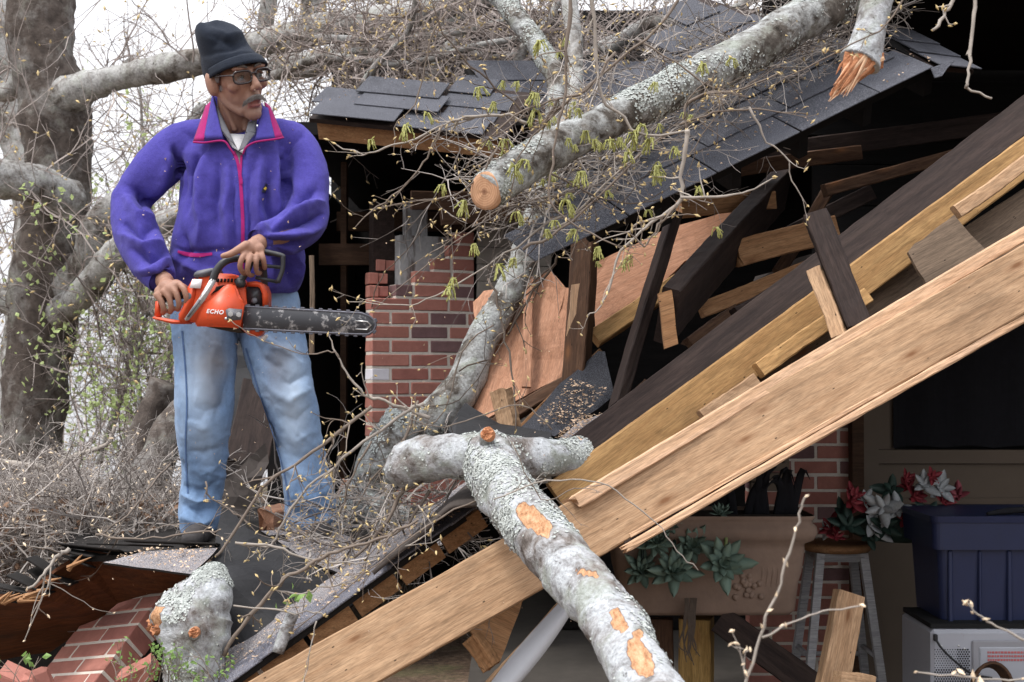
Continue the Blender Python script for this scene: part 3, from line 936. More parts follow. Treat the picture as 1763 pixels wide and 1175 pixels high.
# rotten sheathing hanging below the front edge
sheet('rotten_sheathing', [(-60, 1030, 4.3), (40, 1028, 4.32), (95, 990, 4.35), (150, 955, 4.42), (190, 963, 4.4), (330, 985, 4.3), (310, 1012, 4.46), (205, 1040, 4.60), (85, 1128, 4.85), (-60, 1145, 4.85)], .014, 'plywood_rot', parent=deck, amp=.02, grain=(1, .1, .25))
r_ = random.Random(12)
for k, (x, y, w_, ang) in enumerate([(20, 1020, .16, -12), (55, 1012, .15, -25), (90, 990, .17, -32), (120, 968, .16, -22), (160, 952, .2, -6), (225, 946, .26, -2), (300, 942, .3, -2), (10, 1035, .12, -10), (75, 1003, .1, -40), (140, 960, .1, -10)]):
    c = Vector(W(x, y - 7, 4.36 + .02 * (k % 3)))
    V, F = chamfer_box(w_, .11, .006, .002)
    m4 = Matrix.Translation(c) @ Matrix.Rotation(math.radians(-ang), 4, 'Y') @ Matrix.Rotation(r_.uniform(-.25, .05), 4, 'X')
    o = mesh_obj('shingle', V, F, M['felt_edge'], None, False, m4); fix_normals(o.data); adopt(o, deck)
for k in range(16):                       # splinters along the torn sheathing
    x = r_.uniform(-20, 130); y = 1030 - max(0, x - 30) * .62
    a = Vector(W(x, y + r_.uniform(0, 14), 4.27)); d_ = Vector((r_.uniform(.03, .09), r_.uniform(-.01, .01), r_.uniform(.0, .05)))
    V, F = tube([a, a + d_ * .5, a + d_], [.007, .005, .001], 4)
    mesh_obj('splinter', V, F, M['lumber_orange'], deck)
sheet('cavity_shade', [(-90, 1010, 4.98), (330, 985, 5.0), (430, 1010, 5.0), (430, 1260, 5.0), (-90, 1260, 5.0)], .005, 'felt_edge', parent=deck, amp=.03)  # dark sheet added as the black shade of the cavity behind the bricks
# tar paper sheet hanging down the front
sheet('tar_paper', [(380, 868, 4.5), (398, 868, 4.5), (425, 905, 4.42), (520, 950, 4.3), (600, 1002, 4.15), (640, 1010, 4.1), (560, 1075, 3.98), (470, 1118, 3.92), (395, 1120, 3.95), (392, 1010, 4.05), (350, 975, 4.18), (370, 935, 4.35)], .004, 'tar_paper', parent=deck, amp=.03, nscale=4, seed=5)
board('gutter_piece', (370, 1115, 4.05), (450, 1105, 4.0), .05, .03, 'white_wood', parent=deck)
board('gutter_piece', (375, 1140, 4.0), (450, 1128, 3.98), .03, .05, 'white_wood', parent=deck)

# front edge strip of the roof running up to a curled end
strip = thing('roof_edge_strip', 'long shingled roof edge strip climbing to a curled felt end', 'roof edge', W(620, 1040, 3.95))
n_ = 26
SA, SB = Vector(W(330, 1225, 3.78)), Vector(W(800, 888, 4.02))
sd_ = (SB - SA); sl = sd_.length; sd_.normalize()
SF = roof_frame(SA, sd_, (-.05, .93, .36))
rslab('edge_deck', 0, sl, .004, .14, -.02, -.002, 'felt_edge', SF, strip)
for k in range(6):
    rslab('under_block', .06 + k * .16, .06 + k * .16 + .145, .02 + .004 * (k % 2), .05, -.085, -.021, 'lumber_orange', SF, strip)
V0, F0 = chamfer_box(.235, .10, .007, .002)
for k in range(5):
    me = mesh_obj('shingle', V0, F0, M['shingle_edge'], None, False, SF @ Matrix.Translation((.12 + k * .225, .045, .006 + .003 * (k % 2))) @ Matrix.Rotation(.06, 4, 'X') @ Matrix.Rotation(.02 * (-1) ** k, 4, 'Z'))
    fix_normals(me.data); adopt(me, strip)
    V1, F1 = chamfer_box(.235, .10, .007, .002)
    me = mesh_obj('shingle', V1, F1, M['shingle_dusty'], None, False, SF @ Matrix.Translation((.05 + k * .23, .115, .012 + .003 * (k % 2))) @ Matrix.Rotation(.06, 4, 'X'))
    fix_normals(me.data); adopt(me, strip)
# curled end: an arched felt sheet
prof = [(640, 985), (690, 945), (735, 905), (770, 875), (800, 866), (828, 868), (848, 885), (862, 910), (873, 932)]
cv = []
pr = catmull([np.array((*p, 0.)) for p in prof], 26)
for i, p in enumerate(pr):
    for j in range(5):
        d = 3.86 + j * .07
        q = Vector(W(p[0], p[1], 3.86)); q = q + Vector((.012 * j, .07 * j, .012 * j))
        cv.append(q + Vector((0, 0, .003 * math.sin(i * .8 + j))))
m_ = len(cv)
nrm_ = []
for i in range(len(pr)):
    a = pr[min(i + 1, len(pr) - 1)] - pr[max(i - 1, 0)]; a /= np.linalg.norm(a)
    for j in range(5): nrm_.append(Vector((a[1], 0, a[0])).normalized())
cv2 = cv + [c - n * .012 * (-1 if n.z < 0 else 1) for c, n in zip(cv, nrm_)]
cf = []
for i in range(len(pr) - 1):
    for j in range(4):
        a = i * 5 + j; cf.append((a, a + 5, a + 6, a + 1)); cf.append((a + m_, a + 1 + m_, a + 6 + m_, a + 5 + m_))
    cf.append((i * 5, i * 5 + m_, i * 5 + 5 + m_, i * 5 + 5)); cf.append((i * 5 + 4, i * 5 + 9, i * 5 + 9 + m_, i * 5 + 4 + m_))
o = mesh_obj('curled_felt', cv2, cf, M['felt_brown'], strip, True); fix_normals(o.data)
chips([SF @ Vector(p) for p in ((0, 0, .015), (sl, 0, .015), (sl, .15, .02), (0, .15, .02))], 260, .007, 5)
chips(WL([(190, 966, 4.19), (328, 986, 4.12), (365, 946, 4.3), (245, 950, 4.3)]), 220, .006, 6, .012)
chips(WL([(460, 916, 4.5), (600, 998, 4.18), (700, 960, 4.4), (560, 920, 4.5)]), 500, .006, 7, .014)
chips([RF @ Vector(p) for p in ((.1, 0, .03), (RL, 0, .03), (RL, .7, .035), (.1, .7, .035))], 520, .007, 8)
chips([LF @ Vector(p) for p in ((.1, 0, .03), (LL, 0, .03), (LL, .5, .035), (.1, .5, .035))], 160, .006, 9)

# ---------------------------------------------------------------- fallen brick pier, bottom left
fb = thing('fallen_brickwork', 'tilted slab of red brickwork fallen under the torn roof edge', 'brick wall', W(180, 1100, 4.7))
fU = (RIGHT * (.8 * .97) + UP * (.8 * .24) - FWD * .6).normalized()
fZ = RIGHT * (.72 * .53) + UP * (.72 * .85) + FWD * .69; fZ = (fZ - fU * fZ.dot(fU)).normalized()
fN = fZ.cross(fU)
if fN.dot(FWD) < 0: fN = -fN
fO = Vector(W(26, 1216, 4.44))
FF = Matrix(((fU.x, fN.x, fZ.x, fO.x), (fU.y, fN.y, fZ.y, fO.y), (fU.z, fN.z, fZ.z, fO.z), (0, 0, 0, 1)))
brickwork(fb, FF, 8, lambda k: ([.02, .0, .0, .0, .0, .0, .06, .14][k], .36), 23, None)
# ---------------------------------------------------------------- loose clay rubble
for i, (x, y, s, rz, lab) in enumerate([(22, 1172, .9, .4, 'broken clay piece in the bottom left corner'), (66, 1178, .7, 1.2, 'broken clay brick half below the fallen brickwork'), (238, 1160, 1.0, -.5, 'chipped reddish brick leaning on the fallen brickwork'), (345, 1165, 1.0, .2, 'rounded clay lump under the lichen log chunk')]):
    V, F = chamfer_box(.12 * s, .09, .07 * s, .012)
    V = [v + np.array([r_.uniform(-1, 1), r_.uniform(-1, 1), r_.uniform(-1, 1)]) * .009 for v in V]
    o = mesh_obj('brick_rubble', V, F, M['brick'], None, False, Matrix.Translation(W(x, y, 4.2)) @ Matrix.Rotation(rz, 4, 'Y') @ Matrix.Rotation(.3, 4, 'X'))
    fix_normals(o.data); tag(o, lab, 'rubble')
# ---------------------------------------------------------------- boards of the collapsed porch roof
main = board('roof_beam', (330, 1289, 3.72), (1960, 375, 3.95), .178, .038, 'lumber_tan', 'long tan timber beam running diagonally across the whole wreck', 'beam', roll=-6, warp=.006)
board('trim_strip', (1068, 951, 3.76), (1960, 434, 3.93), .022, .03, 'lumber_pale', parent=main, jag=(.03, 0))
board('trim_strip', (1075, 936, 3.775), (1960, 424, 3.945), .014, .014, 'lumber_dark', parent=main)
board('trim_strip', (1085, 924, 3.76), (1960, 414, 3.93), .012, .012, 'lumber_pale', parent=main)
board('edge_board', (968, 876, 3.80), (1960, 290, 4.06), .042, .05, 'lumber_pale', 'pale freshly split board along the top of the long beam', 'board', roll=0, jag=(.09, 0), warp=.004)
board('rafter', (960, 860, 4.02), (1960, 128, 4.62), .115, .04, 'lumber_yellow', 'yellow rafter just above the long diagonal beam', 'rafter', roll=4)
board('rafter', (955, 820, 4.10), (1960, 55, 4.7), .125, .05, 'lumber_dark', 'dark weathered rafter lying along the yellow one', 'rafter', roll=-25)
board('plywood_strip', (1130, 815, 4.15), (1960, 262, 4.6), .22, .012, 'lumber_grey', 'grey plywood sheet behind the long beam', 'plywood', roll=-8)
board('nailed_block', (1305, 640, 4.10), (1492, 508, 4.23), .05, .04, 'lumber_yellow', 'short yellow batten nailed under the yellow rafter', 'batten')
board('nailed_block', (1210, 722, 4.06), (1302, 655, 4.10), .05, .05, 'lumber_tan', 'small tan block below the yellow rafter', 'block')
sheet('plywood_square', [(1563, 432, 4.18), (1642, 370, 4.24), (1708, 442, 4.2), (1600, 500, 4.14)], .012, 'lumber_grey', 'small square plywood offcut leaning on the yellow rafter', 'plywood', amp=.002)
board('nailed_block', (1645, 366, 4.25), (1775, 275, 4.34), .045, .03, 'lumber_tan', 'light batten at the right edge below the dark rafter', 'batten')
board('brace', (1402, 372, 4.18), (1482, 562, 3.98), .075, .045, 'lumber_dark', 'charred dark brace standing against the yellow rafter', 'brace', roll=-12)
board('brace', (1408, 470, 4.12), (1448, 585, 3.99), .045, .07, 'lumber_tan', 'tan stub beside the charred dark brace', 'brace', roll=12)
sheet('porch_shade_deck', [(330, 1300, 3.97), (1960, 392, 4.12), (1960, 300, 6.3), (1050, 830, 5.8), (640, 1090, 4.8)], .015, 'lumber_dark', 'dark sagging roof boards behind the long beam over the porch', 'roof boards', amp=.004)  # added behind the beam to keep sky light off the porch
# loose boards deeper inside
board('joist', (1262, 440, 5.0), (1440, 392, 5.1), .10, .04, 'lumber_orange', 'orange board end poking out of the dark attic', 'board', jag=(.03, 0))
board('joist', (1205, 534, 4.9), (1470, 433, 5.1), .058, .04, 'lumber_orange', 'thin orange batten in the dark attic left of the charred brace', 'batten')
board('broken_rafter', (1150, 545, 4.35), (1345, 320, 5.6), .20, .06, 'lumber_dark', 'dark rafter pointing at the viewer with a light sawn end', 'rafter', roll=62)
sheet('sawn_end', [(1132, 508, 4.31), (1156, 498, 4.31), (1168, 592, 4.30), (1145, 600, 4.30)], .03, 'lumber_orange', parent=bpy.data.objects['broken_rafter'], amp=.002)
board('plank', (1062, 702, 4.62), (1160, 372, 4.95), .040, .09, 'lumber_dark', 'narrow dark plank leaning upright in the middle', 'plank', roll=15)
board('joist', (1022, 582, 4.95), (1225, 452, 5.15), .065, .05, 'lumber_yellow', 'short yellow joist behind the narrow dark plank', 'joist', roll=-14)
sheet('sheathing', [(1026, 452, 5.2), (1140, 398, 5.3), (1262, 360, 5.35), (1270, 410, 5.3), (1180, 450, 5.2), (1105, 520, 5.1), (1024, 568, 5.08)], .012, 'plywood_pink', 'pink plywood sheathing under the slumped roof', 'plywood', grain=(.8, 0, .5), amp=.004)
board('attic_board', (1170, 360, 5.1), (1330, 345, 5.3), .07, .04, 'lumber_orange', 'dim orange board just under the slumped roof', 'board')
board('post', (1008, 380, 4.95), (988, 720, 4.85), .085, .07, 'lumber_brown', 'brown upright post under the left end of the slumped roof', 'post', roll=22)
sheet('wood_sliver', [(985, 490, 4.78), (997, 488, 4.78), (993, 540, 4.77), (975, 578, 4.76), (983, 530, 4.77)], .012, 'lumber_pale', 'pale split sliver standing at the brown post', 'sliver', grain=(0, 0, 1), amp=.001)
sheet('plywood_sheet', [(808, 722, 5.05), (838, 640, 5.15), (812, 520, 5.4), (832, 500, 5.45), (900, 492, 5.4), (948, 466, 5.35), (958, 512, 5.3), (962, 545, 5.25), (976, 498, 5.3), (990, 500, 5.3), (978, 640, 5.1), (890, 690, 5.0), (830, 728, 4.98)], .012, 'plywood_pink', 'large torn pink plywood panel behind the leaning trunk', 'plywood', grain=(.05, 0, 1), amp=.012)
board('panel_batten', (912, 478, 5.30), (905, 668, 5.0), .035, .012, 'plywood_pink', parent=bpy.data.objects['plywood_sheet'], roll=0)
board('stake', (862, 668, 4.75), (878, 745, 4.72), .065, .06, 'lumber_tan', 'short tan stake stub standing before the plywood panel', 'stake', roll=30, jag=(.02, 0))
board('sill_board', (850, 735, 4.9), (985, 655, 5.0), .05, .05, 'lumber_brown', 'brown sill below the torn pink plywood panel', 'board', roll=-20)
sheet('shingle_scrap', [(893, 742, 4.72), (955, 672, 4.8), (1030, 605, 4.86), (1040, 606, 4.86), (1056, 680, 4.74), (1000, 722, 4.66), (955, 752, 4.6)], .008, 'shingle_black', 'torn black shingle scrap littered with sawdust', 'shingle', amp=.018, edge_mat='felt_edge')
board('scrap_backing', (900, 738, 4.84), (1036, 604, 4.93), .03, .012, 'lumber_orange', 'thin orange strip behind the torn shingle scrap', 'strip')
chips(WL([(920, 735, 4.68), (985, 735, 4.62), (1050, 675, 4.73), (985, 655, 4.8)]), 420, .007, 11, .012)
sheet('shingle_scrap', [(770, 742, 4.6), (800, 700, 4.75), (860, 735, 4.7), (950, 740, 4.62), (948, 762, 4.5), (800, 765, 4.5)], .008, 'tar_paper', 'folded black felt below the torn plywood panel', 'felt', amp=.03)
sheet('chip_heap', [(950, 760, 4.5), (1000, 720, 4.62), (1052, 700, 4.66), (1046, 735, 4.5), (1010, 770, 4.42)], .02, 'shingle_dusty', 'sawdust covered shingle fragment by the dark rafters', 'shingle', amp=.02)
chips(WL([(955, 760, 4.47), (1010, 768, 4.4), (1048, 715, 4.6), (1000, 722, 4.6)]), 320, .007, 12, .014)
board('dark_block', (1062, 725, 4.5), (1122, 668, 4.6), .075, .05, 'lumber_brown', 'dark brown offcut on the sawdust heap', 'offcut', roll=-20)
sheet('pink_scrap', [(1195, 625, 4.32), (1272, 545, 4.42), (1288, 560, 4.42), (1205, 640, 4.3)], .012, 'plywood_pink', 'small pink plywood scrap on the dark rafter', 'plywood', amp=.002)
board('dark_offcut', (1270, 548, 4.6), (1360, 492, 4.75), .07, .04, 'lumber_dark', 'dark offcut wedged above the dark rafter', 'offcut')
# dark boards in the black attic, top right
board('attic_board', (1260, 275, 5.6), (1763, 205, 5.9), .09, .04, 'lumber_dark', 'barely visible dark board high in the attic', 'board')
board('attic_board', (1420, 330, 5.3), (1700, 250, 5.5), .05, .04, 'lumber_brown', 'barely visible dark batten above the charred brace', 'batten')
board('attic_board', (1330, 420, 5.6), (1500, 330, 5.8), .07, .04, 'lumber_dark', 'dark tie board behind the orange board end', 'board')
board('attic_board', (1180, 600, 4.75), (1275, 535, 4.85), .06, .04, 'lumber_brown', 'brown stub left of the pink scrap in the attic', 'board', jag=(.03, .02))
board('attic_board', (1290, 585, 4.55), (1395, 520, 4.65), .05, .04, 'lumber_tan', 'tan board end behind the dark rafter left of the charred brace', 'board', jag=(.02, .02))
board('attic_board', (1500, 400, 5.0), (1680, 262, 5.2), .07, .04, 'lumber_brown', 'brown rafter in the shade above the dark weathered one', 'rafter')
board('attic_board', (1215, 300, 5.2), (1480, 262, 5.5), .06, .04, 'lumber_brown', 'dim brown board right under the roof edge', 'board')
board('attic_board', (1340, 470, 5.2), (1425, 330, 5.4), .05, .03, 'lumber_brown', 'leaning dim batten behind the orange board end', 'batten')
sheet('insulation', [(1300, 480, 5.5), (1400, 440, 5.5), (1420, 500, 5.4), (1340, 560, 5.3), (1280, 540, 5.4)], .03, 'felt_brown', 'grey torn insulation in the dark attic', 'insulation', amp=.04, nscale=8)
# below the beam
board('knee_block', (812, 1098, 3.98), (850, 1152, 3.95), .05, .05, 'lumber_orange', 'small broken orange block hanging under the long beam', 'block', roll=30, jag=(0, .03))
sheet('gusset', [(800, 1075, 4.05), (905, 1020, 4.1), (880, 1090, 4.05), (862, 1140, 4.0), (840, 1130, 4.0)], .02, 'lumber_orange', 'brown triangular gusset plate under the long beam', 'gusset', amp=.002)
cvp = []
for i in range(21):
    t = i / 20
    a = Vector(W(1000 - 175 * t - 22 * math.sin(math.pi * t), 1000 + 205 * t + 15 * math.sin(math.pi * t), 3.9 - .05 * t))
    b = Vector(W(1004 - 146 * t + 10 * math.sin(math.pi * t), 1022 + 196 * t, 3.86 - .05 * t))
    for j in range(5):
        s = j / 4
        cvp.append(a.lerp(b, s) + Vector((0, -.03 * math.sin(math.pi * s), 0)))
nA = len(cvp)
cvp2 = cvp + [p + Vector((0, .008, 0)) for p in cvp]
cf = []
for i in range(20):
    for j in range(4):
        a = i * 5 + j; cf.append((a, a + 1, a + 6, a + 5)); cf.append((a + nA, a + 5 + nA, a + 6 + nA, a + 1 + nA))
    cf.append((i * 5, i * 5 + 5, i * 5 + 5 + nA, i * 5 + nA)); cf.append((i * 5 + 4, i * 5 + 4 + nA, i * 5 + 9 + nA, i * 5 + 9))
o = mesh_obj('curved_panel', cvp2, cf, M['vinyl_white'], None, True); fix_normals(o.data)
tag(o, 'curved white vinyl panel curling below the long beam', 'panel')
board('backing_strip', (988, 1012, 3.93), (822, 1200, 3.86), .02, .02, 'lumber_tan', parent=o)
board('dark_beam', (1240, 1065, 4.75), (1440, 1215, 4.6), .10, .06, 'lumber_dark', 'dark fallen beam sloping below the planter', 'beam')
board('offcut', (1462, 1022, 4.35), (1420, 1235, 4.25), .10, .045, 'lumber_tan', 'tan two by four offcut standing in front of the stool', 'offcut', roll=-32)
board('offcut', (1440, 1168, 4.18), (1500, 1178, 4.22), .05, .05, 'lumber_tan', 'short tan offcut lying at the foot of the standing one', 'offcut')
# behind the man's legs
sheet('felt_sheet', [(392, 640, 5.7), (405, 575, 5.75), (450, 580, 5.75), (462, 700, 5.6), (450, 790, 5.5), (390, 810, 5.5)], .006, 'tar_paper', 'black felt flap hanging between the legs of the man', 'felt', amp=.02)
board('leaning_board', (425, 800, 5.3), (452, 660, 5.6), .17, .03, 'lumber_dark', 'dark brown board leaning behind the legs of the man', 'board')
sheet('felt_heap', [(385, 800, 4.95), (430, 795, 5.0), (458, 770, 5.05), (462, 800, 5.0), (440, 860, 4.9), (420, 890, 4.85), (378, 885, 4.85)], .006, 'felt_brown', 'crumpled grey roofing felt between the boots of the man', 'felt', amp=.05, nscale=9)
board('split_block', (455, 905, 4.62), (500, 892, 4.7), .10, .09, 'plywood_pink', 'split orange log piece behind the right boot', 'log piece', roll=20, jag=(.03, .02))
board('split_block', (585, 870, 4.95), (600, 830, 5.0), .05, .06, 'plywood_pink', 'orange split wood beside the trunk base', 'log piece', jag=(.03, .02))
# ---------------------------------------------------------------- logs, trunks, twigs
def pxr(r, d): return r * d / FPX
def log_mesh(path, segs=26, amp=.10, fine=.05, seed=1, step=.018, bare=(), knots=()):
    """path: (px, py, depth, radius in px)"""
    pts = [np.array(W(a, b, d)) for a, b, d, r in path]; rad = [pxr(r, d) for a, b, d, r in path]
    L = sum(np.linalg.norm(pts[i + 1] - pts[i]) for i in range(len(pts) - 1))
    n = max(8, int(L / step))
    V, F = tube(pts, rad, segs, n, cap=True)
    V = np.array(V); ring = V[:-2].reshape(n + 1, segs, 3)
    cen = ring.mean(1, keepdims=True)
    R = np.repeat(np.linalg.norm(ring - cen, axis=2, keepdims=True), 1, 2)
    dirn = (ring - cen) / (R + 1e-9)
    flat = ring.reshape(-1, 3); rr = R.reshape(-1)
    disp = rr * (amp * fbm(flat, 5, seed) + fine * fbm(flat, 26, seed + 3)) 
    for (kx, ky, kd, kr, ka) in knots:
        c = np.array(W(kx, ky, kd)); q = np.linalg.norm(flat - c, axis=1)
        disp += ka * np.exp(-(q / kr) ** 2)
    out = flat + dirn.reshape(-1, 3) * disp[:, None]
    mask = np.zeros(len(flat))
    if bare:
        p = PX(out); vw = np.array(CAM) - out; vw /= np.linalg.norm(vw, axis=1, keepdims=True)
        face = (dirn.reshape(-1, 3) * vw).sum(1)
        nn = fbm(out, 30, seed + 8) * .16
        for (bx, by, rx, ry, an) in bare:
            ca, sa = math.cos(math.radians(an)), math.sin(math.radians(an))
            dx, dy = p[:, 0] - bx, p[:, 1] - by
            e = np.sqrt(((dx * ca + dy * sa) / rx) ** 2 + ((-dx * sa + dy * ca) / ry) ** 2) + nn
            mask = np.maximum(mask, np.clip((1.0 - e) * 6, 0, 1) * (face > .1))
        out -= dirn.reshape(-1, 3) * (mask * (.009 + .004 * fbm(out, 60, seed + 4)))[:, None]
    V[:-2] = out
    return V, F, np.append(mask, [0, 0]), pts, rad
def log_obj(name, path, mat, parent=None, segs=26, cut0=None, cut1=None, flakes=0, **kw):
    V, F, mask, pts, rad = log_mesh(path, segs, **kw)
    o = mesh_obj(name, V, F, M[mat], parent, True)
    at = o.data.attributes.new('bare', 'FLOAT', 'POINT'); at.data.foreach_set('value', mask)
    if flakes:
        flake_part(o, V[:-2], flakes, kw.get('seed', 1))
    return o
def flake_part(o, V, n, seed, size=(.0025, .0065)):
    r = np.random.RandomState(seed); me = o.data; mb = MB()
    nf = len(me.polygons)
    dens = fbm(np.array([p.center[:] for p in me.polygons]), 5, seed + 20) + .35 * fbm(np.array([p.center[:] for p in me.polygons]), 22, seed + 21)
    prob = np.clip(dens + .12, 0.015, None) ** 1.5
    bm_ = np.zeros(len(me.vertices)); me.attributes['bare'].data.foreach_get('value', bm_)
    prob *= np.array([1.0 if max(bm_[i] for i in p.vertices) < .02 else 0.0 for p in me.polygons]); prob /= prob.sum()
    for k in r.choice(nf, n, p=prob):
        p = me.polygons[k]; nn = np.array(p.normal); wq = r.dirichlet((1, 1, 1)); c = sum(np.array(me.vertices[i].co) * q for i, q in zip(p.vertices[:3] if r.rand() < .5 or len(p.vertices) < 4 else (p.vertices[0], p.vertices[2], p.vertices[3]), wq))
        a = np.cross(nn, r.randn(3)); a /= np.linalg.norm(a) + 1e-9; b = np.cross(nn, a)
        s = r.uniform(*size)
        pts = [c + nn * .001]
        for q in range(5):
            t = q * 1.2566 + r.uniform(-.3, .3); rr = s * r.uniform(.5, 1.1)
            pts.append(c + (a * math.cos(t) + b * math.sin(t)) * rr + nn * s * r.uniform(.15, .75))
        mb.add(pts, [(0, 1 + q, 1 + (q + 1) % 5) for q in range(5)])
    l = mb.build('lichen', M['lichen'], o); l['kind'] = 'stuff'
    return l
def cut_face(parent, c, nrm, rx, ry=None, mat='cut_wood', seed=1, roughness=.004, tangent=(0, 0, 1)):
    nrm = Vector(nrm).normalized(); X, Nn, Y = frame(tangent, nrm) if abs(Vector(tangent).normalized().dot(nrm)) < .95 else frame((1, 0, 0), nrm)
    # local z = nrm
    m4 = Matrix(((X.x, Y.x, nrm.x, c[0]), (X.y, Y.y, nrm.y, c[1]), (X.z, Y.z, nrm.z, c[2]), (0, 0, 0, 1)))
    ry = ry or rx; r = random.Random(seed); V = [(0, 0, .002)]; F = []; ns = 28
    for k in range(1, 5):
        for i in range(ns):
            a = 2 * math.pi * i / ns; q = k / 4 * (1 + (.03 * math.sin(3 * a + seed) if k == 4 else 0))
            V.append((rx * q * math.cos(a), ry * q * math.sin(a), r.uniform(-1, 1) * roughness + (0 if k < 4 else -.002)))
    for i in range(ns): F.append((0, 1 + i, 1 + (i + 1) % ns))
    for k in range(3):
        for i in range(ns):
            a = 1 + k * ns + i; b = 1 + k * ns + (i + 1) % ns; F.append((a, a + ns, b + ns, b))
    V2 = [(x, y, -.02) for (x, y, z) in V[-ns:]]; n0 = len(V) - ns; V += V2
    for i in range(ns): F.append((n0 + i, len(V) - ns + i, len(V) - ns + (i + 1) % ns, n0 + (i + 1) % ns))
    o = mesh_obj('cut_face', V, F, M[mat], None, roughness < .003, m4); fix_normals(o.data)
    return adopt(o, parent)

# ---- fast twig systems (numpy)
def twig_arrays(S, D, L, R, K, rs, wob=.25, droop=0.0, ns=3):
    n = len(S); P = np.zeros((n, K, 3)); d = D / (np.linalg.norm(D, axis=1, keepdims=True) + 1e-9); P[:, 0] = S
    st = (L / (K - 1))[:, None]
    for k in range(1, K):
        d = d + rs.randn(n, 3) * wob; d[:, 2] -= droop; d /= np.linalg.norm(d, axis=1, keepdims=True)
        P[:, k] = P[:, k - 1] + d * st
    rad = R[:, None] * np.linspace(1, .45, K)[None]
    T = np.gradient(P, axis=1); T /= np.linalg.norm(T, axis=2, keepdims=True) + 1e-9
    u = np.cross(T, np.array([.31, .87, .38])); u /= np.linalg.norm(u, axis=2, keepdims=True) + 1e-9
    w = np.cross(T, u)
    ang = np.arange(ns) * 2 * np.pi / ns
    V = P[:, :, None] + rad[:, :, None, None] * (np.cos(ang)[None, None, :, None] * u[:, :, None] + np.sin(ang)[None, None, :, None] * w[:, :, None])
    base = (np.arange(n) * K * ns)[:, None, None]
    kk = (np.arange(K - 1) * ns)[None, :, None]; i = np.arange(ns)[None, None, :]; j = (np.arange(ns) + 1) % ns
    a = base + kk + i; b = base + kk + j[None, None, :]
    F = np.stack([a, b, b + ns, a + ns], -1).reshape(-1, 4)
    return V.reshape(-1, 3), F, P
class Twigs:
    def __init__(self): self.V = []; self.F = []; self.n = 0; self.tips = []
    def add(self, V, F): self.V.append(V); self.F.append(F + self.n); self.n += len(V)
    def grow(self, S, D, L, R, levels, rs, K=6, wob=.22, droop=0.0, ns=3):
        V, F, P = twig_arrays(S, D, L, R, K, rs, wob, droop, ns); self.add(V, F)
        self.tips.append(P[:, -1])
        if levels:
            c, ratio = levels[0]; n = len(S)
            t = rs.uniform(.15, 1, (n, c)); k = np.clip((t * (K - 1)).astype(int), 0, K - 2); f = (t * (K - 1) - k)[..., None]
            ii = np.arange(n)[:, None]
            A, B = P[ii, k], P[ii, k + 1]
            S2 = (A * (1 - f) + B * f).reshape(-1, 3); T = (B - A).reshape(-1, 3); T /= np.linalg.norm(T, axis=1, keepdims=True) + 1e-9
            D2 = T * .75 + rs.randn(len(S2), 3) * .62
            L2 = np.repeat(L, c) * ratio * rs.uniform(.5, 1.25, len(S2)); R2 = np.repeat(R, c) * .62
            self.grow(S2, D2, L2, np.maximum(R2, .0011), levels[1:], rs, max(4, K - 1), wob, droop, ns)
    def build(self, name, mat, parent=None, kind='stuff'):
        V = np.concatenate(self.V); F = np.concatenate(self.F)
        me = bpy.data.meshes.new(name); me.from_pydata(V.tolist(), [], F.tolist()); me.update()
        o = link(name, me, M[mat], parent)
        if kind: o['kind'] = kind
        return o
def points_mesh(name, P, size, mat, parent, rs, long=1.6, kind='stuff'):
    """small elongated octahedra (buds)"""
    n = len(P)
    d = rs.randn(n, 3); d /= np.linalg.norm(d, axis=1, keepdims=True); a = np.cross(d, rs.randn(n, 3)); a /= np.linalg.norm(a, axis=1, keepdims=True); b = np.cross(d, a)
    s = size * rs.uniform(.6, 1.35, (n, 1))
    V = np.stack([P - d * s * long, P + d * s * long, P + a * s * .6, P + b * s * .6, P - a * s * .6, P - b * s * .6], 1).reshape(-1, 3)
    f = np.array([(0, 3, 2), (0, 4, 3), (0, 5, 4), (0, 2, 5), (1, 2, 3), (1, 3, 4), (1, 4, 5), (1, 5, 2)])
    F = (np.arange(n) * 6)[:, None, None] + f[None]
    me = bpy.data.meshes.new(name); me.from_pydata(V.tolist(), [], F.reshape(-1, 3).tolist()); me.update()
    o = link(name, me, M[mat], parent); 
    if kind: o['kind'] = kind
    return o
def leaves_mesh(name, P, size, mat, parent, rs, kind='stuff'):
    n = len(P)
    d = rs.randn(n, 3); d[:, 2] -= .3; d /= np.linalg.norm(d, axis=1, keepdims=True); a = np.cross(d, rs.randn(n, 3)); a /= np.linalg.norm(a, axis=1, keepdims=True)
    nn = np.cross(d, a)
    s = size * rs.uniform(.5, 1.3, (n, 1))
    V = np.stack([P, P + d * s * .5 + a * s * .32, P + d * s + nn * s * .15, P + d * s * .5 - a * s * .32, P + d * s * .5 - nn * s * .12], 1).reshape(-1, 3)
    f = np.array([(0, 1, 4), (1, 2, 4), (2, 3, 4), (3, 0, 4)])
    F = (np.arange(n) * 5)[:, None, None] + f[None]
    me = bpy.data.meshes.new(name); me.from_pydata(V.tolist(), [], F.reshape(-1, 3).tolist()); me.update()
    o = link(name, me, M[mat], parent)
    if kind: o['kind'] = kind
    return o
def path_pts(path, n):
    """sample n points + tangents along a pixel path of (px,py,d,...)"""
    P = np.array(catmull([np.array(W(*p[:3])) for p in path], 60))
    T = np.gradient(P, axis=0); T /= np.linalg.norm(T, axis=1, keepdims=True)
    return P, T

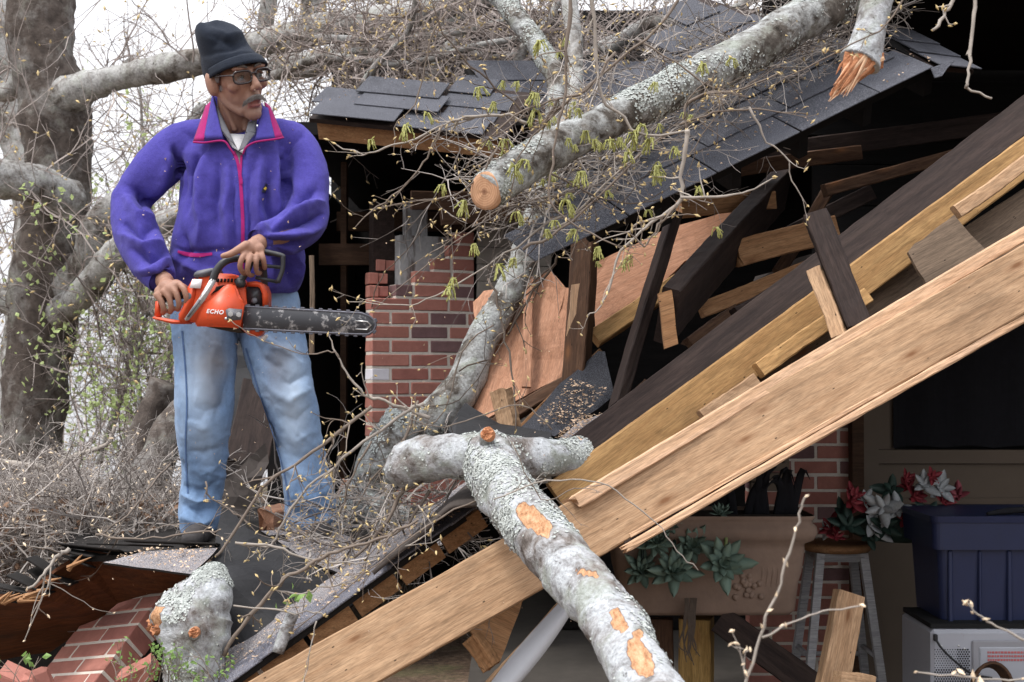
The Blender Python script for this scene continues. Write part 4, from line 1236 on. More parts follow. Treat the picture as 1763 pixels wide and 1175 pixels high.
# ---- traced twigs with side shoots and buds, each twig one part
TW = random.Random(21)
NPR = np.random.RandomState(5)
def traced_twig(root, pts, r0, r1, mat='twig', side=8, slen=.12, buds=True, jitter=.0016, seed=None, levels=((2, .5),), name='twig', bud_mat='bud', bud_size=.0055):
    rs = np.random.RandomState(seed if seed is not None else TW.randrange(9999))
    P = [np.array(W(*p)) for p in pts]
    n = max(6, len(P) * 3)
    C = catmull(P, n)
    C = [c + rs.randn(3) * jitter * 1.5 * (0 if i in (0,) else 1) for i, c in enumerate(C)]
    rad = np.linspace(r0, r1, n + 1) * .66 * rs.uniform(.85, 1.2, n + 1)
    side = int(side * .7)
    V, F = tube(C, list(rad), 6, cap=True)
    tw = Twigs(); tips = [C[-1]]
    C = np.array(C); T = np.gradient(C, axis=0); T /= np.linalg.norm(T, axis=1, keepdims=True)
    if side:
        k = rs.randint(1, n, side); S = C[k]; D = T[k] * .8 + rs.randn(side, 3) * .55
        L = slen * rs.uniform(.35, 1.3, side); R = np.minimum(rad[k] * .6, .0035)
        tw.grow(S, D, L, np.maximum(R, .0012), list(levels), rs, 6, .13, 0, 4)
    Vt = [np.array(V)]; Ft = [list(map(list, F))]
    o = mesh_obj(name, V, F, M[mat], root, True)
    if side:
        tw.build('side_shoots', mat, o)
    if buds:
        nodes_ = C[rs.randint(1, n + 1, max(3, n // 4))] + rs.randn(max(3, n // 4), 3) * r1
        allp = [nodes_, C[-1:]] + (tw.tips if side else [])
        points_mesh('buds', np.concatenate(allp), bud_size, bud_mat, o, rs)
    return o

def catkin_mesh(seed):
    r = random.Random(seed); mb = MB()
    for k in range(r.randint(9, 14)):
        a = r.uniform(0, 6.28); s = r.uniform(.2, 1); L = r.uniform(.03, .062)
        p = np.array([math.cos(a) * .02 * s, math.sin(a) * .02 * s, -.004]); pts = [np.zeros(3), p]
        rad = [.0015, .0035]
        for j in range(7):
            p = p + np.array([math.cos(a) * .002 + r.uniform(-1, 1) * .003, math.sin(a) * .002 + r.uniform(-1, 1) * .003, -L / 7]); pts.append(p); rad.append(.0034 if j % 2 else .0019)
        rad[-1] = .001
        mb.tube(pts, rad, 5, cap=True)
    for k in range(4):
        a = r.uniform(0, 6.28); d = np.array([math.cos(a), math.sin(a), r.uniform(-.6, .4)]); e = np.cross(d, (0, 0, 1)); L = r.uniform(.015, .03)
        mb.add([np.zeros(3), d * L * .5 + e * L * .25, d * L, d * L * .5 - e * L * .25], [(0, 1, 2), (0, 2, 3)])
    me = bpy.data.meshes.new('catkin'); me.from_pydata([tuple(v) for v in mb.v], [], mb.f); me.update(); smooth_mesh(me)
    me.materials.append(M['catkin']); return me
CATK = [catkin_mesh(i) for i in range(5)]
def catkins(root, spots, scale=1.0):
    for (x, y, d) in spots:
        o = bpy.data.objects.new('catkin', CATK[TW.randrange(5)])
        s = scale * TW.uniform(.8, 1.25)
        o.matrix_basis = Matrix.Translation(W(x, y, d)) @ Matrix.Rotation(TW.uniform(0, 6.28), 4, 'Z') @ Matrix.Rotation(TW.uniform(-.3, .3), 4, 'X') @ Matrix.Diagonal((s, s, s, 1))
        COL.objects.link(o); adopt(o, root)

# ================================================================ the cut limb lying over the roof
limb = thing('cut_limb', 'sawn lichen covered limb lying across the roof, its round end facing left', 'tree limb', W(900, 300, 4.3))
LIMB = [(838, 330, 3.95, 33.1), (925, 272, 4.08, 37.4), (1050, 207, 4.22, 33.1), (1180, 143, 4.36, 34.8), (1300, 82, 4.5, 37.4), (1450, -5, 4.7, 40.0), (1640, -110, 4.95, 41.8)]
lb = log_obj('bark', LIMB, 'bark_lichen', limb, 30, flakes=5200, amp=.12, seed=2, knots=[(1290, 60, 4.4, .02, .012), (1160, 110, 4.3, .03, .018), (960, 260, 4.0, .04, .02)])
ax = (Vector(W(925, 272, 4.08)) - Vector(W(838, 330, 3.95))).normalized()
cn = (-ax + view_n(W(838, 330, 3.95)) * .95).normalized()
cut_face(limb, Vector(W(834, 330, 3.93)), cn, pxr(33, 3.93), pxr(29, 3.93), roughness=.0012, tangent=(0.15, 0, 1))
T_ = lambda l, d: [(x, y, d) for x, y in l]
# twigs of the limb
for (pts, r0, r1, side, mat) in [
    (T_([(907, 213), (873, 198), (805, 202), (763, 215), (720, 238), (661, 255), (631, 266), (575, 247)], 3.95), .0075, .0024, 12, 'twig_pale'),
    (T_([(763, 215), (748, 245), (729, 283), (690, 326), (644, 360), (610, 394)], 3.93), .0050, .0024, 6, 'twig'),
    (T_([(770, 20), (745, 60), (735, 100), (716, 177), (682, 215), (678, 266)], 4.1), .0050, .0020, 8, 'twig'),
    (T_([(970, 372), (933, 390), (891, 424), (805, 479), (733, 517), (686, 526), (601, 519)], 4.15), .0060, .0020, 12, 'twig_pale'),
    (T_([(990, 330), (954, 338), (865, 360), (814, 398), (754, 441), (641, 538)], 4.2), .0055, .0020, 12, 'twig'),
    (T_([(900, 345), (848, 364), (788, 407), (690, 470)], 4.22), .0040, .0016, 8, 'twig'),
    (T_([(840, 480), (859, 522), (865, 561), (878, 620), (886, 688), (888, 744)], 4.4), .0060, .0040, 6, 'twig'),
    (T_([(960, 440), (946, 467), (916, 505), (891, 544), (871, 578)], 4.45), .0070, .0055, 12, 'twig_dark'),
    (T_([(1183, 225), (1181, 250), (1172, 301), (1172, 344), (1138, 373), (1104, 399), (1070, 433), (1049, 493), (1032, 531), (1011, 544)], 3.75), .0105, .0026, 14, 'twig_pale'),
    (T_([(1172, 340), (1250, 338), (1300, 325), (1335, 305)], 3.72), .0060, .0024, 5, 'twig_pale'),
    (T_([(1165, 352), (1130, 395), (1110, 425), (1085, 395), (1140, 372), (1200, 370)], 3.7), .0050, .0020, 5, 'twig'),
    (T_([(1010, -30), (1020, 20), (1028, 100), (1040, 174), (1074, 202), (1104, 233), (1183, 225)], 3.85), .0090, .0045, 10, 'twig_pale'),
    (T_([(985, -30), (978, 50), (974, 100), (974, 159), (961, 215), (951, 279), (947, 350), (1010, 399), (1075, 430)], 3.8), .0085, .0030, 12, 'twig'),
    (T_([(1183, 225), (1181, 184), (1217, 161), (1270, 155), (1340, 128)], 3.95), .0070, .0030, 10, 'twig'),
    (T_([(1290, 185), (1320, 240), (1355, 270), (1360, 300), (1390, 355)], 3.9), .0050, .0022, 4, 'twig_pale'),
    (T_([(1170, 215), (1230, 195), (1300, 190), (1390, 198)], 3.95), .0055, .0024, 6, 'twig'),
    (T_([(1180, -20), (1140, 40), (1060, 110), (960, 190), (900, 260), (880, 330)], 3.9), .0075, .0026, 14, 'twig'),
    (T_([(1060, 90), (1015, 150), (960, 170), (905, 190), (850, 230), (800, 290)], 3.85), .0065, .0024, 12, 'twig'),
    (T_([(960, 170), (930, 220), (880, 170), (830, 130), (770, 70), (740, -10)], 4.0), .0075, .0030, 12, 'twig_dark'),
    (T_([(1100, 70), (1180, 120), (1240, 175), (1190, 260), (1160, 300)], 4.0), .0050, .0020, 10, 'twig'),
    (T_([(860, 250), (800, 330), (730, 345), (640, 360)], 3.95), .0045, .0018, 10, 'twig'),
    (T_([(950, 300), (1010, 330), (1070, 350), (1140, 345)], 3.9), .0050, .0020, 12, 'twig_dark'),
    (T_([(900, 430), (960, 400), (1040, 330), (1120, 250), (1200, 205)], 3.95), .0065, .0026, 14, 'twig'),
    (T_([(930, 410), (990, 370), (1060, 300), (1150, 230)], 4.05), .0060, .0026, 12, 'twig_pale')]:
    traced_twig(limb, pts, r0, r1, mat, side, .12)
catkins(limb, [(x, y, 3.85) for x, y in [(762, 318), (775, 495), (780, 480), (825, 150), (885, 285), (890, 295), (930, 70), (905, 275), (870, 240), (1010, 225), (1025, 240), (1082, 262), (1118, 240), (1160, 255), (1085, 440), (1075, 450), (1030, 425), (890, 365), (955, 380), (1090, 228), (1000, 295), (940, 395), (990, 395), (700, 215), (640, 240), (850, 175), (922, 190), (1130, 285), (1135, 295), (975, 345), (1105, 215), (920, 160), (735, 195), (858, 455), (885, 445), (800, 345), (815, 420), (1050, 240), (1210, 110), (1260, 100)]], .68)
catkins(limb, [(TW.gauss(1020, 110), TW.gauss(250, 90), 3.95 + TW.random() * .2) for _ in range(40)], .45)

# broken stub hanging from the limb above
stub = thing('broken_branch', 'snapped grey branch hanging down with an orange splintered end', 'branch', W(1480, 60, 3.6))
log_obj('bark', [(1545, -110, 3.7, 28), (1515, -20, 3.62, 27), (1500, 40, 3.58, 26), (1490, 85, 3.55, 30), (1480, 108, 3.54, 34)], 'bark_pale', stub, 22, amp=.08, seed=5)
wv = WL([(1456, 90, 3.515), (1522, 92, 3.525), (1520, 116, 3.55), (1496, 128, 3.53), (1452, 156, 3.485), (1434, 168, 3.47), (1428, 164, 3.47), (1450, 125, 3.49)])
bm = bmesh.new(); fr = [bm.verts.new(p) for p in wv]; bkv = [bm.verts.new(p + Vector((.01, .05, .01))) for p in wv]
bm.faces.new(fr); bm.faces.new(bkv[::-1])
for i in range(len(fr)): bm.faces.new((fr[i], bkv[i], bkv[(i + 1) % len(fr)], fr[(i + 1) % len(fr)]))
bmesh.ops.triangulate(bm, faces=bm.faces[:]); bmesh.ops.subdivide_edges(bm, edges=bm.edges[:], cuts=3, use_grid_fill=True)
for v in bm.verts: v.co += Vector((TW.uniform(-1, 1), TW.uniform(-1, 1), TW.uniform(-1, 1))) * .0035
bmesh.ops.recalc_face_normals(bm, faces=bm.faces)
me = bpy.data.meshes.new('splintered_end'); bm.to_mesh(me); bm.free(); link('splintered_end', me, M['splinter_wood'], stub)
spm = [MB(), MB()]
for i in range(70):
    a = TW.uniform(0, 6.28); q = math.sqrt(TW.random())
    s0 = np.array(W(1488 + 34 * q * math.cos(a), 100 + 12 * q * math.sin(a), 3.52 + .02 * math.sin(a)))
    tip = np.array(W(1420 + TW.uniform(0, 34), 180 - TW.uniform(0, 26), 3.46)); s1 = s0 + (tip - s0) * TW.uniform(.45, 1.02) + np.array([TW.gauss(0, .004) for _ in range(3)])
    spm[i % 2].tube([s0, (s0 + s1) / 2 + np.array([TW.gauss(0, .003) for _ in range(3)]), s1], [.006, TW.uniform(.003, .007), .0008], 5, flat=(1, .4))
o = spm[0].build('splinter', M['splinter_wood'], stub); o['kind'] = 'stuff'
o = spm[1].build('splinter', M['splinter_pale'], stub); o['kind'] = 'stuff'
traced_twig(stub, [(1650, -30, 3.4), (1640, 0, 3.4), (1625, 30, 3.38), (1604, 55, 3.36)], .008, .006, 'twig_pale', 4, .03)
traced_twig(stub, [(1682, -40, 3.4), (1678, 20, 3.4), (1670, 95, 3.38), (1666, 140, 3.36), (1668, 155, 3.36), (1708, 170, 3.35)], .0075, .004, 'twig_pale', 3, .03, buds=False)
traced_twig(stub, [(1560, -20, 3.5), (1530, 40, 3.5), (1440, 90, 3.5), (1330, 150, 3.6)], .004, .002, 'twig', 8, .1)

# ================================================================ the leaning trunk behind
lean = thing('leaning_tree', 'lichen grey trunk leaning up from the wreck through the roof', 'tree trunk', W(640, 850, 4.9))
log_obj('bark', [(580, 935, 4.72, 31.0), (635, 845, 4.85, 34.0), (700, 770, 5.0, 36.4), (756, 714, 5.05, 34.0), (796, 668, 5.1, 30.2), (828, 590, 5.2, 26.3), (884, 488, 5.3, 24.0), (915, 400, 5.4, 24.0), (945, 290, 5.5, 24.0), (962, 150, 5.7, 19.8), (938, 100, 5.8, 18.9), (890, 30, 6.0, 18.0), (840, -30, 6.2, 20.2), (780, -70, 6.4, 19.4)], 'bark_lichen', lean, 28, flakes=6500, amp=.13, seed=9, step=.025, knots=[(660, 800, 4.8, .05, .03), (800, 690, 5.0, .06, .02)])
log_obj('second_stem', [(700, 900, 4.75, 28), (640, 880, 4.75, 36), (655, 800, 4.86, 40), (700, 730, 4.95, 42)], 'bark_lichen', lean, 22, flakes=1500, amp=.14, seed=12)
log_obj('second_stem', [(955, 270, 5.5, 15.4), (985, 180, 5.55, 14.0), (990, 90, 5.7, 15.4), (980, 0, 5.8, 14.0), (985, -60, 5.9, 14.0)], 'bark_limb', lean, 16, amp=.14, seed=13)

# ================================================================ forked log in the foreground
fork = thing('forked_log', 'pale forked log with torn bark lying over the long beam', 'log', W(860, 800, 3.8))
log_obj('trunk', [(850, 762, 3.98, 25.2), (840, 790, 3.90, 43.7), (872, 850, 3.72, 48.7), (925, 915, 3.52, 47.9), (985, 985, 3.32, 48.7), (1045, 1060, 3.12, 50.4), (1088, 1130, 2.94, 53), (1138, 1225, 2.74, 57), (1175, 1300, 2.6, 59)], 'bark_pale', fork, 40, flakes=5500, amp=.13, fine=.09, seed=17, step=.010,
        bare=[(918, 893, 44, 18, 42), (1102, 1132, 42, 20, 62), (1066, 1068, 24, 12, 60), (1010, 985, 24, 5, 15), (1098, 1090, 10, 8, 0), (1000, 905, 14, 4, 20)], knots=[(870, 850, 3.62, .03, .012), (985, 955, 3.25, .025, .012), (1040, 1010, 3.1, .02, .01)])
log_obj('limb', [(690, 806, 4.03, 22), (698, 805, 4.0, 37), (730, 792, 3.98, 39.6), (780, 786, 3.95, 37.8), (830, 785, 3.93, 39.6), (900, 790, 3.98, 34.4), (950, 790, 4.03, 31.8), (1001, 787, 4.1, 34.4)], 'bark_pale', fork, 36, flakes=5200, amp=.12, fine=.09, seed=19, step=.010)
cut_face(fork, Vector(W(706, 801, 4.02)), Vector((-1, .9, .1)), pxr(32, 4.0))
cut_face(fork, Vector(W(1002, 787, 4.1)), Vector((1, .4, -.05)), pxr(34, 4.1))
log_obj('stub', [(838, 775, 3.86, 13), (838, 757, 3.83, 13), (838, 746, 3.81, 12)], 'bark_lichen', fork, 14, seed=4)
cut_face(fork, Vector(W(838, 746, 3.795)), Vector((0, -.75, .65)), pxr(12, 3.8), mat='splinter_wood')

# log chunk bottom left
chunk = thing('log_chunk', 'stubby pale lichen log chunk resting on the brickwork', 'log', W(330, 1140, 3.9))
log_obj('bark', [(372, 978, 3.96, 14), (368, 990, 3.94, 28), (358, 1018, 3.92, 42), (340, 1055, 3.9, 55), (334, 1095, 3.88, 50), (330, 1135, 3.87, 44), (328, 1185, 3.87, 46)], 'bark_pale', chunk, 36, flakes=4500, amp=.22, fine=.14, seed=23, step=.008, knots=[(285, 1065, 3.85, .035, .03)], bare=[(264, 1075, 10, 32, 5)])
log_obj('stub', [(335, 1090, 3.80, 12), (333, 1092, 3.74, 10)], 'bark_lichen', chunk, 12, seed=25)
cut_face(chunk, Vector(W(333, 1090, 3.735)), Vector((0, -1, .1)), .015, mat='splinter_wood')
cut_face(chunk, Vector(W(262, 1078, 3.86)), Vector((-.8, -.5, .1)), .025, .05, mat='splinter_wood', roughness=.01)
st = thing('stick', 'short pale stick lying on the shingled roof edge strip', 'stick', W(495, 1080, 3.85))
log_obj('bark', [(505, 1055, 3.85, 11), (492, 1085, 3.84, 11), (478, 1125, 3.82, 11)], 'bark_pale', st, 14, seed=27, amp=.1)

# ================================================================ twiggy branches over the wreck
br = thing('fallen_branch', 'budding twiggy branch sprawling before the legs of the man', 'branch', W(560, 900, 4.0))
for (pts, r0, r1, side, mat) in [
    (T_([(740, 720), (699, 705), (652, 688), (631, 682), (601, 650), (584, 616), (563, 578)], 4.05), .0085, .0030, 8, 'twig_pale'),
    (T_([(584, 616), (567, 603), (533, 610), (469, 593), (422, 571), (398, 552)], 3.95), .0036, .0018, 2, 'twig'),
    (T_([(730, 695), (699, 710), (610, 773), (576, 803), (525, 846), (495, 888), (478, 922), (461, 940), (405, 935)], 4.05), .0075, .0050, 14, 'twig_pale'),
    (T_([(640, 700), (610, 722), (559, 765), (503, 803), (465, 825), (440, 858), (393, 931), (371, 958)], 4.0), .0080, .0060, 14, 'twig'),
    (T_([(354, 829), (363, 859), (405, 884), (430, 905)], 4.1), .0040, .0030, 5, 'twig'),
    (T_([(720, 895), (660, 925), (600, 943), (551, 960), (527, 977), (490, 997), (459, 1028), (408, 1089), (385, 1127)], 3.85), .0065, .0090, 14, 'twig'),
    (T_([(402, 1043), (476, 1052), (538, 1054), (560, 1060)], 3.75), .0040, .0030, 2, 'twig_pale'),
    (T_([(470, 1015), (520, 1022), (560, 1010), (620, 1000)], 3.85), .0045, .0030, 4, 'twig_pale'),
    (T_([(405, 935), (470, 940), (520, 960), (600, 970), (650, 965)], 3.95), .0065, .0030, 6, 'twig_pale'),
    (T_([(640, 760), (600, 830), (590, 870), (560, 900), (500, 905)], 4.1), .0050, .0020, 12, 'twig'),
    (T_([(720, 690), (690, 770), (640, 830), (600, 900)], 4.15), .0060, .0028, 12, 'twig'),
    (T_([(790, 640), (840, 620), (790, 690), (720, 700)], 4.3), .0040, .0018, 8, 'twig_dark'),
    (T_([(850, 560), (800, 600), (760, 720), (690, 760), (640, 840)], 4.3), .0040, .0020, 10, 'twig'),
    (T_([(700, 830), (680, 870), (650, 920), (610, 960)], 4.0), .0095, .0060, 8, 'twig'),
    (T_([(740, 845), (690, 915), (640, 925), (600, 940)], 4.0), .0070, .0040, 8, 'twig'),
    (T_([(950, 740), (900, 700), (830, 715), (760, 735), (700, 720)], 4.0), .0038, .0018, 5, 'twig'),
    (T_([(640, 530), (655, 480), (700, 430), (760, 360)], 4.3), .0030, .0015, 4, 'twig_dark'),
    (T_([(545, 1070), (535, 1120), (522, 1180)], 3.7), .0030, .0020, 3, 'twig_pale'),
    (T_([(720, 870), (745, 915), (700, 940), (760, 930)], 3.7), .0030, .0020, 5, 'twig_pale'),
    (T_([(860, 850), (790, 875), (700, 930), (600, 1010), (500, 1090)], 3.82), .0045, .0025, 16, 'twig')]:
    traced_twig(br, pts, r0, r1, mat, side, .10)
tb = thing('fallen_branch', 'thin bare twig crossing the long beam towards the planter', 'branch', W(1100, 880, 3.45))
traced_twig(tb, T_([(850, 860), (930, 832), (1000, 825), (1050, 839), (1103, 878), (1139, 914), (1171, 955), (1202, 983)], 3.45), .0030, .0020, 'twig_pale', 3, .05, buds=False)
traced_twig(tb, T_([(880, 760), (930, 860), (990, 840), (1040, 835)], 3.5), .0025, .0018, 'twig', 3, .08, buds=False)
fg = thing('sapling_twig', 'pale budding twig rising in front of the planter', 'twig', W(1275, 1220, 2.4))
traced_twig(fg, T_([(1270, 1225), (1285, 1175), (1309, 1098), (1329, 1040), (1353, 975), (1369, 918), (1378, 878), (1388, 854)], 2.4), .0048, .0026, 'twig_pale', 0, buds=True, jitter=.0015, bud_mat='bud_pale', bud_size=.0055)
traced_twig(fg, T_([(1312, 1098), (1365, 1072), (1414, 1054), (1483, 1042)], 2.4), .0034, .0018, 'twig_pale', 0, jitter=.0015, bud_mat='bud_pale', bud_size=.0055)
traced_twig(fg, T_([(1285, 1170), (1276, 1130), (1262, 1085)], 2.4), .0026, .0014, 'twig_pale', 3, .04, jitter=.001, bud_mat='bud_pale', bud_size=.0045)
f2 = thing('sapling_twig', 'budding twig entering from the right edge before the blue bin', 'twig', W(1780, 1110, 2.4))
traced_twig(f2, T_([(1800, 1122), (1717, 1080), (1690, 1062), (1662, 1040)], 2.4), .0034, .0022, 'twig_pale', 2, .015, jitter=.001, bud_mat='bud_pale', bud_size=.0055)
f3 = thing('sapling_twig', 'horizontal budding twig along the bottom right corner', 'twig', W(1780, 1172, 2.4))
traced_twig(f3, T_([(1800, 1174), (1720, 1170), (1657, 1166), (1576, 1158)], 2.4), .0030, .0020, 'twig_pale', 4, .015, jitter=.0012, bud_mat='bud_pale', bud_size=.0065)

# heap of fine twigs caught between the limb and the roof
def heap(name, label, boxes, n, mat, parent=None, L=(.1, .4), R=.0028, levels=((3, .55), (2, .5)), bias=None, wob=.2, seed=3, budn=0, budmat='bud', cat='brush', droop=0.0):
    rs = np.random.RandomState(seed); tw = Twigs(); S = []
    for (x0, x1, y0, y1, d0, d1, w_) in boxes:
        m = int(n * w_); x = rs.uniform(x0, x1, m); y = rs.uniform(y0, y1, m); d = rs.uniform(d0, d1, m)
        S.append(np.array([np.array(W(a, b, c)) for a, b, c in zip(x, y, d)]))
    S = np.concatenate(S); D = rs.randn(len(S), 3)
    if bias is not None: D = D * .8 + np.array(bias) * np.sign(rs.randn(len(S), 1))
    tw.grow(S, D, rs.uniform(L[0], L[1], len(S)), R * rs.uniform(.5, 1.3, len(S)), list(levels), rs, 6, wob, droop)
    o = tw.build(name, mat, parent)
    if label: tag(o, label, cat, kind='stuff')
    if budn:
        T = np.concatenate(tw.tips); T = T[rs.choice(len(T), min(budn, len(T)), replace=False)]
        points_mesh('buds', T, .006, budmat, o, rs)
    return o
RFm = lambda u, v, n: RF @ Vector((u, v, n))
rs0 = np.random.RandomState(77)
tw = Twigs(); m = 420
uu = rs0.uniform(.05, RL, m); vv_ = np.abs(rs0.randn(m)) * .22 + .22 - .12 * (uu < .6) ; hh = rs0.uniform(.02, .11, m)
S = np.array([np.array(RFm(a, b, c)) for a, b, c in zip(uu, vv_, hh)])
U_ = np.array(RF.to_3x3() @ Vector((1, 0, 0)))
D = rs0.randn(m, 3) * .45 + U_ * np.sign(rs0.randn(m, 1)) + np.array([0, 0, .05])
tw.grow(S, D, rs0.uniform(.1, .4, m), .0032 * rs0.uniform(.5, 1.3, m), [(3, .55), (2, .5)], rs0, 6, .15)
hp = tw.build('twig_litter', 'brush_twig'); tag(hp, 'heap of fine broken twigs caught between limb and slumped roof', 'twigs', kind='stuff')
T = np.concatenate(tw.tips); points_mesh('buds', T[rs0.choice(len(T), 500, replace=False)], .0055, 'bud', hp, rs0)
heap('twig_litter', 'fine twig litter lying on the collapsed roof section', [(470, 760, 850, 960, 4.1, 4.9, 1.0), (600, 840, 860, 960, 4.0, 4.3, .5)], 90, 'brush_twig', None, (.1, .38), .0035, seed=8, budn=300, bias=(.8, 0, .3))
# ================================================================ background trees and brush
def crown_twigs(root, paths, n, L, R, levels, mat, seed, bias=(0, 0, .1), wob=.2, budn=0, budmat='bud', droop=0.0, size=.008):
    rs = np.random.RandomState(seed); tw = Twigs(); per = max(1, n // len(paths))
    for p in paths:
        P, T = path_pts(p, 60); k = rs.randint(2, len(P), per)
        S = P[k] + rs.randn(per, 3) * .03; D = T[k] * .5 + rs.randn(per, 3) * .8 + np.array(bias)
        tw.grow(S, D, rs.uniform(L[0], L[1], per), R * rs.uniform(.5, 1.3, per), list(levels), rs, 7, wob, droop)
    o = tw.build('twigs', mat, root)
    if budn:
        T = np.concatenate(tw.tips); T = T[rs.choice(len(T), min(budn, len(T)), replace=False)]
        points_mesh('buds', T, size, budmat, root, rs)
    return o
oak = thing('oak_tree', 'thick grey oak trunk with spreading limbs at the left edge', 'tree', W(55, 950, 8.6))
K = 8.6
log_obj('trunk', [(66, -120, K, 58), (68, 0, K, 56), (72, 100, K, 54), (98, 200, K, 60), (102, 300, K, 52), (92, 400, K, 55), (80, 480, K, 62), (68, 600, K, 56), (58, 720, K, 52), (50, 860, K, 58), (40, 1000, K, 70)], 'bark_trunk', oak, 30, amp=.08, fine=.07, seed=31, step=.05)
limbs = [
    [(95, 175, 8.55, 40), (150, 150, 8.4, 26), (210, 132, 8.3, 23), (300, 115, 8.1, 24), (400, 92, 8.0, 25), (480, 68, 7.9, 26), (580, 46, 7.8, 26), (680, 32, 7.7, 24), (780, 5, 7.6, 24), (900, -50, 7.6, 22)],
    [(120, 345, 8.5, 38), (75, 325, 8.3, 36), (20, 310, 8.1, 36), (-80, 290, 8.0, 38)],
    [(110, 500, 8.5, 30), (150, 445, 8.3, 28), (175, 380, 8.2, 26), (240, 320, 8.2, 20), (300, 250, 8.3, 12), (350, 180, 8.4, 8)],
    [(105, 540, 8.45, 28), (150, 500, 8.2, 24), (185, 455, 8.0, 24), (225, 415, 7.9, 24), (300, 380, 7.8, 24), (400, 360, 7.8, 22)],
    [(40, 530, 8.6, 22), (0, 515, 8.6, 20), (-60, 500, 8.6, 20)],
    [(470, 118, 8.6, 22), (560, 105, 8.4, 24), (640, 80, 8.3, 22), (740, 45, 8.2, 20), (860, -10, 8.2, 20)],
    [(40, 120, 8.6, 16), (10, 160, 8.7, 16), (-40, 110, 8.8, 16)]]
for i, l in enumerate(limbs):
    log_obj('limb', l, 'bark_limb', oak, 18, amp=.13, fine=.10, seed=40 + i, step=.04)
crown_twigs(oak, [[p[:3] for p in l] for l in limbs], 130, (.3, 1.0), .006, [(3, .55), (3, .5)], 'far_twig', 51, budn=900, budmat='bud', size=.011)
oak2 = thing('pale_tree', 'pale lichen trunk half hidden behind the thick oak', 'tree', W(0, 900, 10.5))
log_obj('trunk', [(-30, -60, 10.5, 30), (10, 60, 10.5, 36), (22, 180, 10.5, 38), (48, 290, 10.4, 36), (60, 420, 10.3, 36), (30, 700, 10.2, 40), (10, 950, 10.2, 44)], 'bark_limb', oak2, 18, amp=.12, seed=61, step=.06)
l2 = [[(20, 180, 10.5, 18), (-30, 120, 10.4, 14), (-80, 60, 10.4, 10)], [(48, 290, 10.4, 18), (120, 200, 10.8, 10), (230, 100, 11, 6)]]
for i, l in enumerate(l2): log_obj('limb', l, 'bark_limb', oak2, 12, amp=.1, seed=63 + i, step=.06)
crown_twigs(oak2, [[p[:3] for p in l] for l in l2], 60, (.3, .9), .006, [(3, .55), (3, .5)], 'far_twig', 66)
# trunks seen between the roofs
for i, (lab, tr, lm) in enumerate([
    ('slanting pale trunk in the sky above the bent upper roof', [(690, 150, 9.6, 22), (700, 80, 9.6, 22), (715, 20, 9.5, 20), (735, -60, 9.4, 18)], [(700, 80, 9.6, 10), (670, 20, 9.4, 8), (620, -40, 9.2, 6)]),
    ('leaning dark trunk right of the pale one above the upper roof', [(735, 170, 9.0, 16), (755, 110, 9.0, 20), (790, 75, 8.9, 15), (800, 40, 8.8, 12), (850, -20, 8.7, 12)], [(790, 75, 8.9, 8), (840, 100, 8.7, 6), (900, 90, 8.6, 5)]),
    ('far upright trunk left of the leaning trunk at the top', [(455, 60, 9.8, 14), (462, 10, 9.8, 14), (470, -60, 9.8, 14)], [(560, 60, 9.6, 22), (540, 20, 9.6, 22), (545, -60, 9.6, 24)])]):
    t = thing('background_tree', lab, 'tree', W(tr[0][0], 400, tr[0][2]))
    log_obj('trunk', tr + [], 'bark_limb', t, 16, amp=.12, seed=70 + i, step=.05)
    log_obj('limb', lm, 'bark_limb', t, 12, amp=.1, seed=75 + i, step=.05)
    crown_twigs(t, [[p[:3] for p in tr], [p[:3] for p in lm]], 50, (.25, .8), .005, [(3, .55), (3, .5)], 'far_twig', 80 + i, budn=300)
# canopy of the felled tree: fine twigs filling the top of the view
cn_ = thing('felled_crown', 'tangled bare crown of the felled tree above the roofs', 'tree crown', W(800, 60, 7.0))
cl = [[(470, 130, 7.4, 9), (560, 100, 7.2, 8), (700, 110, 7.0, 7), (820, 80, 6.9, 6), (930, 60, 6.8, 5)],
      [(480, 60, 7.4, 8), (620, 70, 7.3, 8), (760, 60, 7.1, 7), (900, 30, 7.0, 6)],
      [(1040, 90, 7.0, 12), (1120, 40, 6.9, 12), (1240, 30, 6.8, 10), (1330, -30, 6.7, 9)],
      [(1000, 100, 7.2, 8), (1080, 60, 7.1, 7), (1200, 75, 7.0, 6), (1330, 20, 6.9, 5)],
      [(600, 180, 6.9, 6), (650, 110, 6.8, 6), (700, 60, 6.7, 5), (720, -20, 6.6, 5)],
      [(880, 130, 6.6, 9), (905, 80, 6.6, 8), (940, 40, 6.6, 7), (980, -30, 6.6, 6)],
      [(470, 100, 7.6, 8), (520, 130, 7.4, 7), (600, 90, 7.3, 6), (690, 95, 7.2, 5)]]
for i, l in enumerate(cl): log_obj('limb', l, 'bark_limb', cn_, 8, amp=.1, seed=90 + i, step=.05)
crown_twigs(cn_, [[p[:3] for p in l] for l in cl], 260, (.25, .75), .0055, [(4, .55), (3, .5)], 'far_twig', 95, bias=(0, 0, -.05), budn=1500, budmat='bud', size=.009)

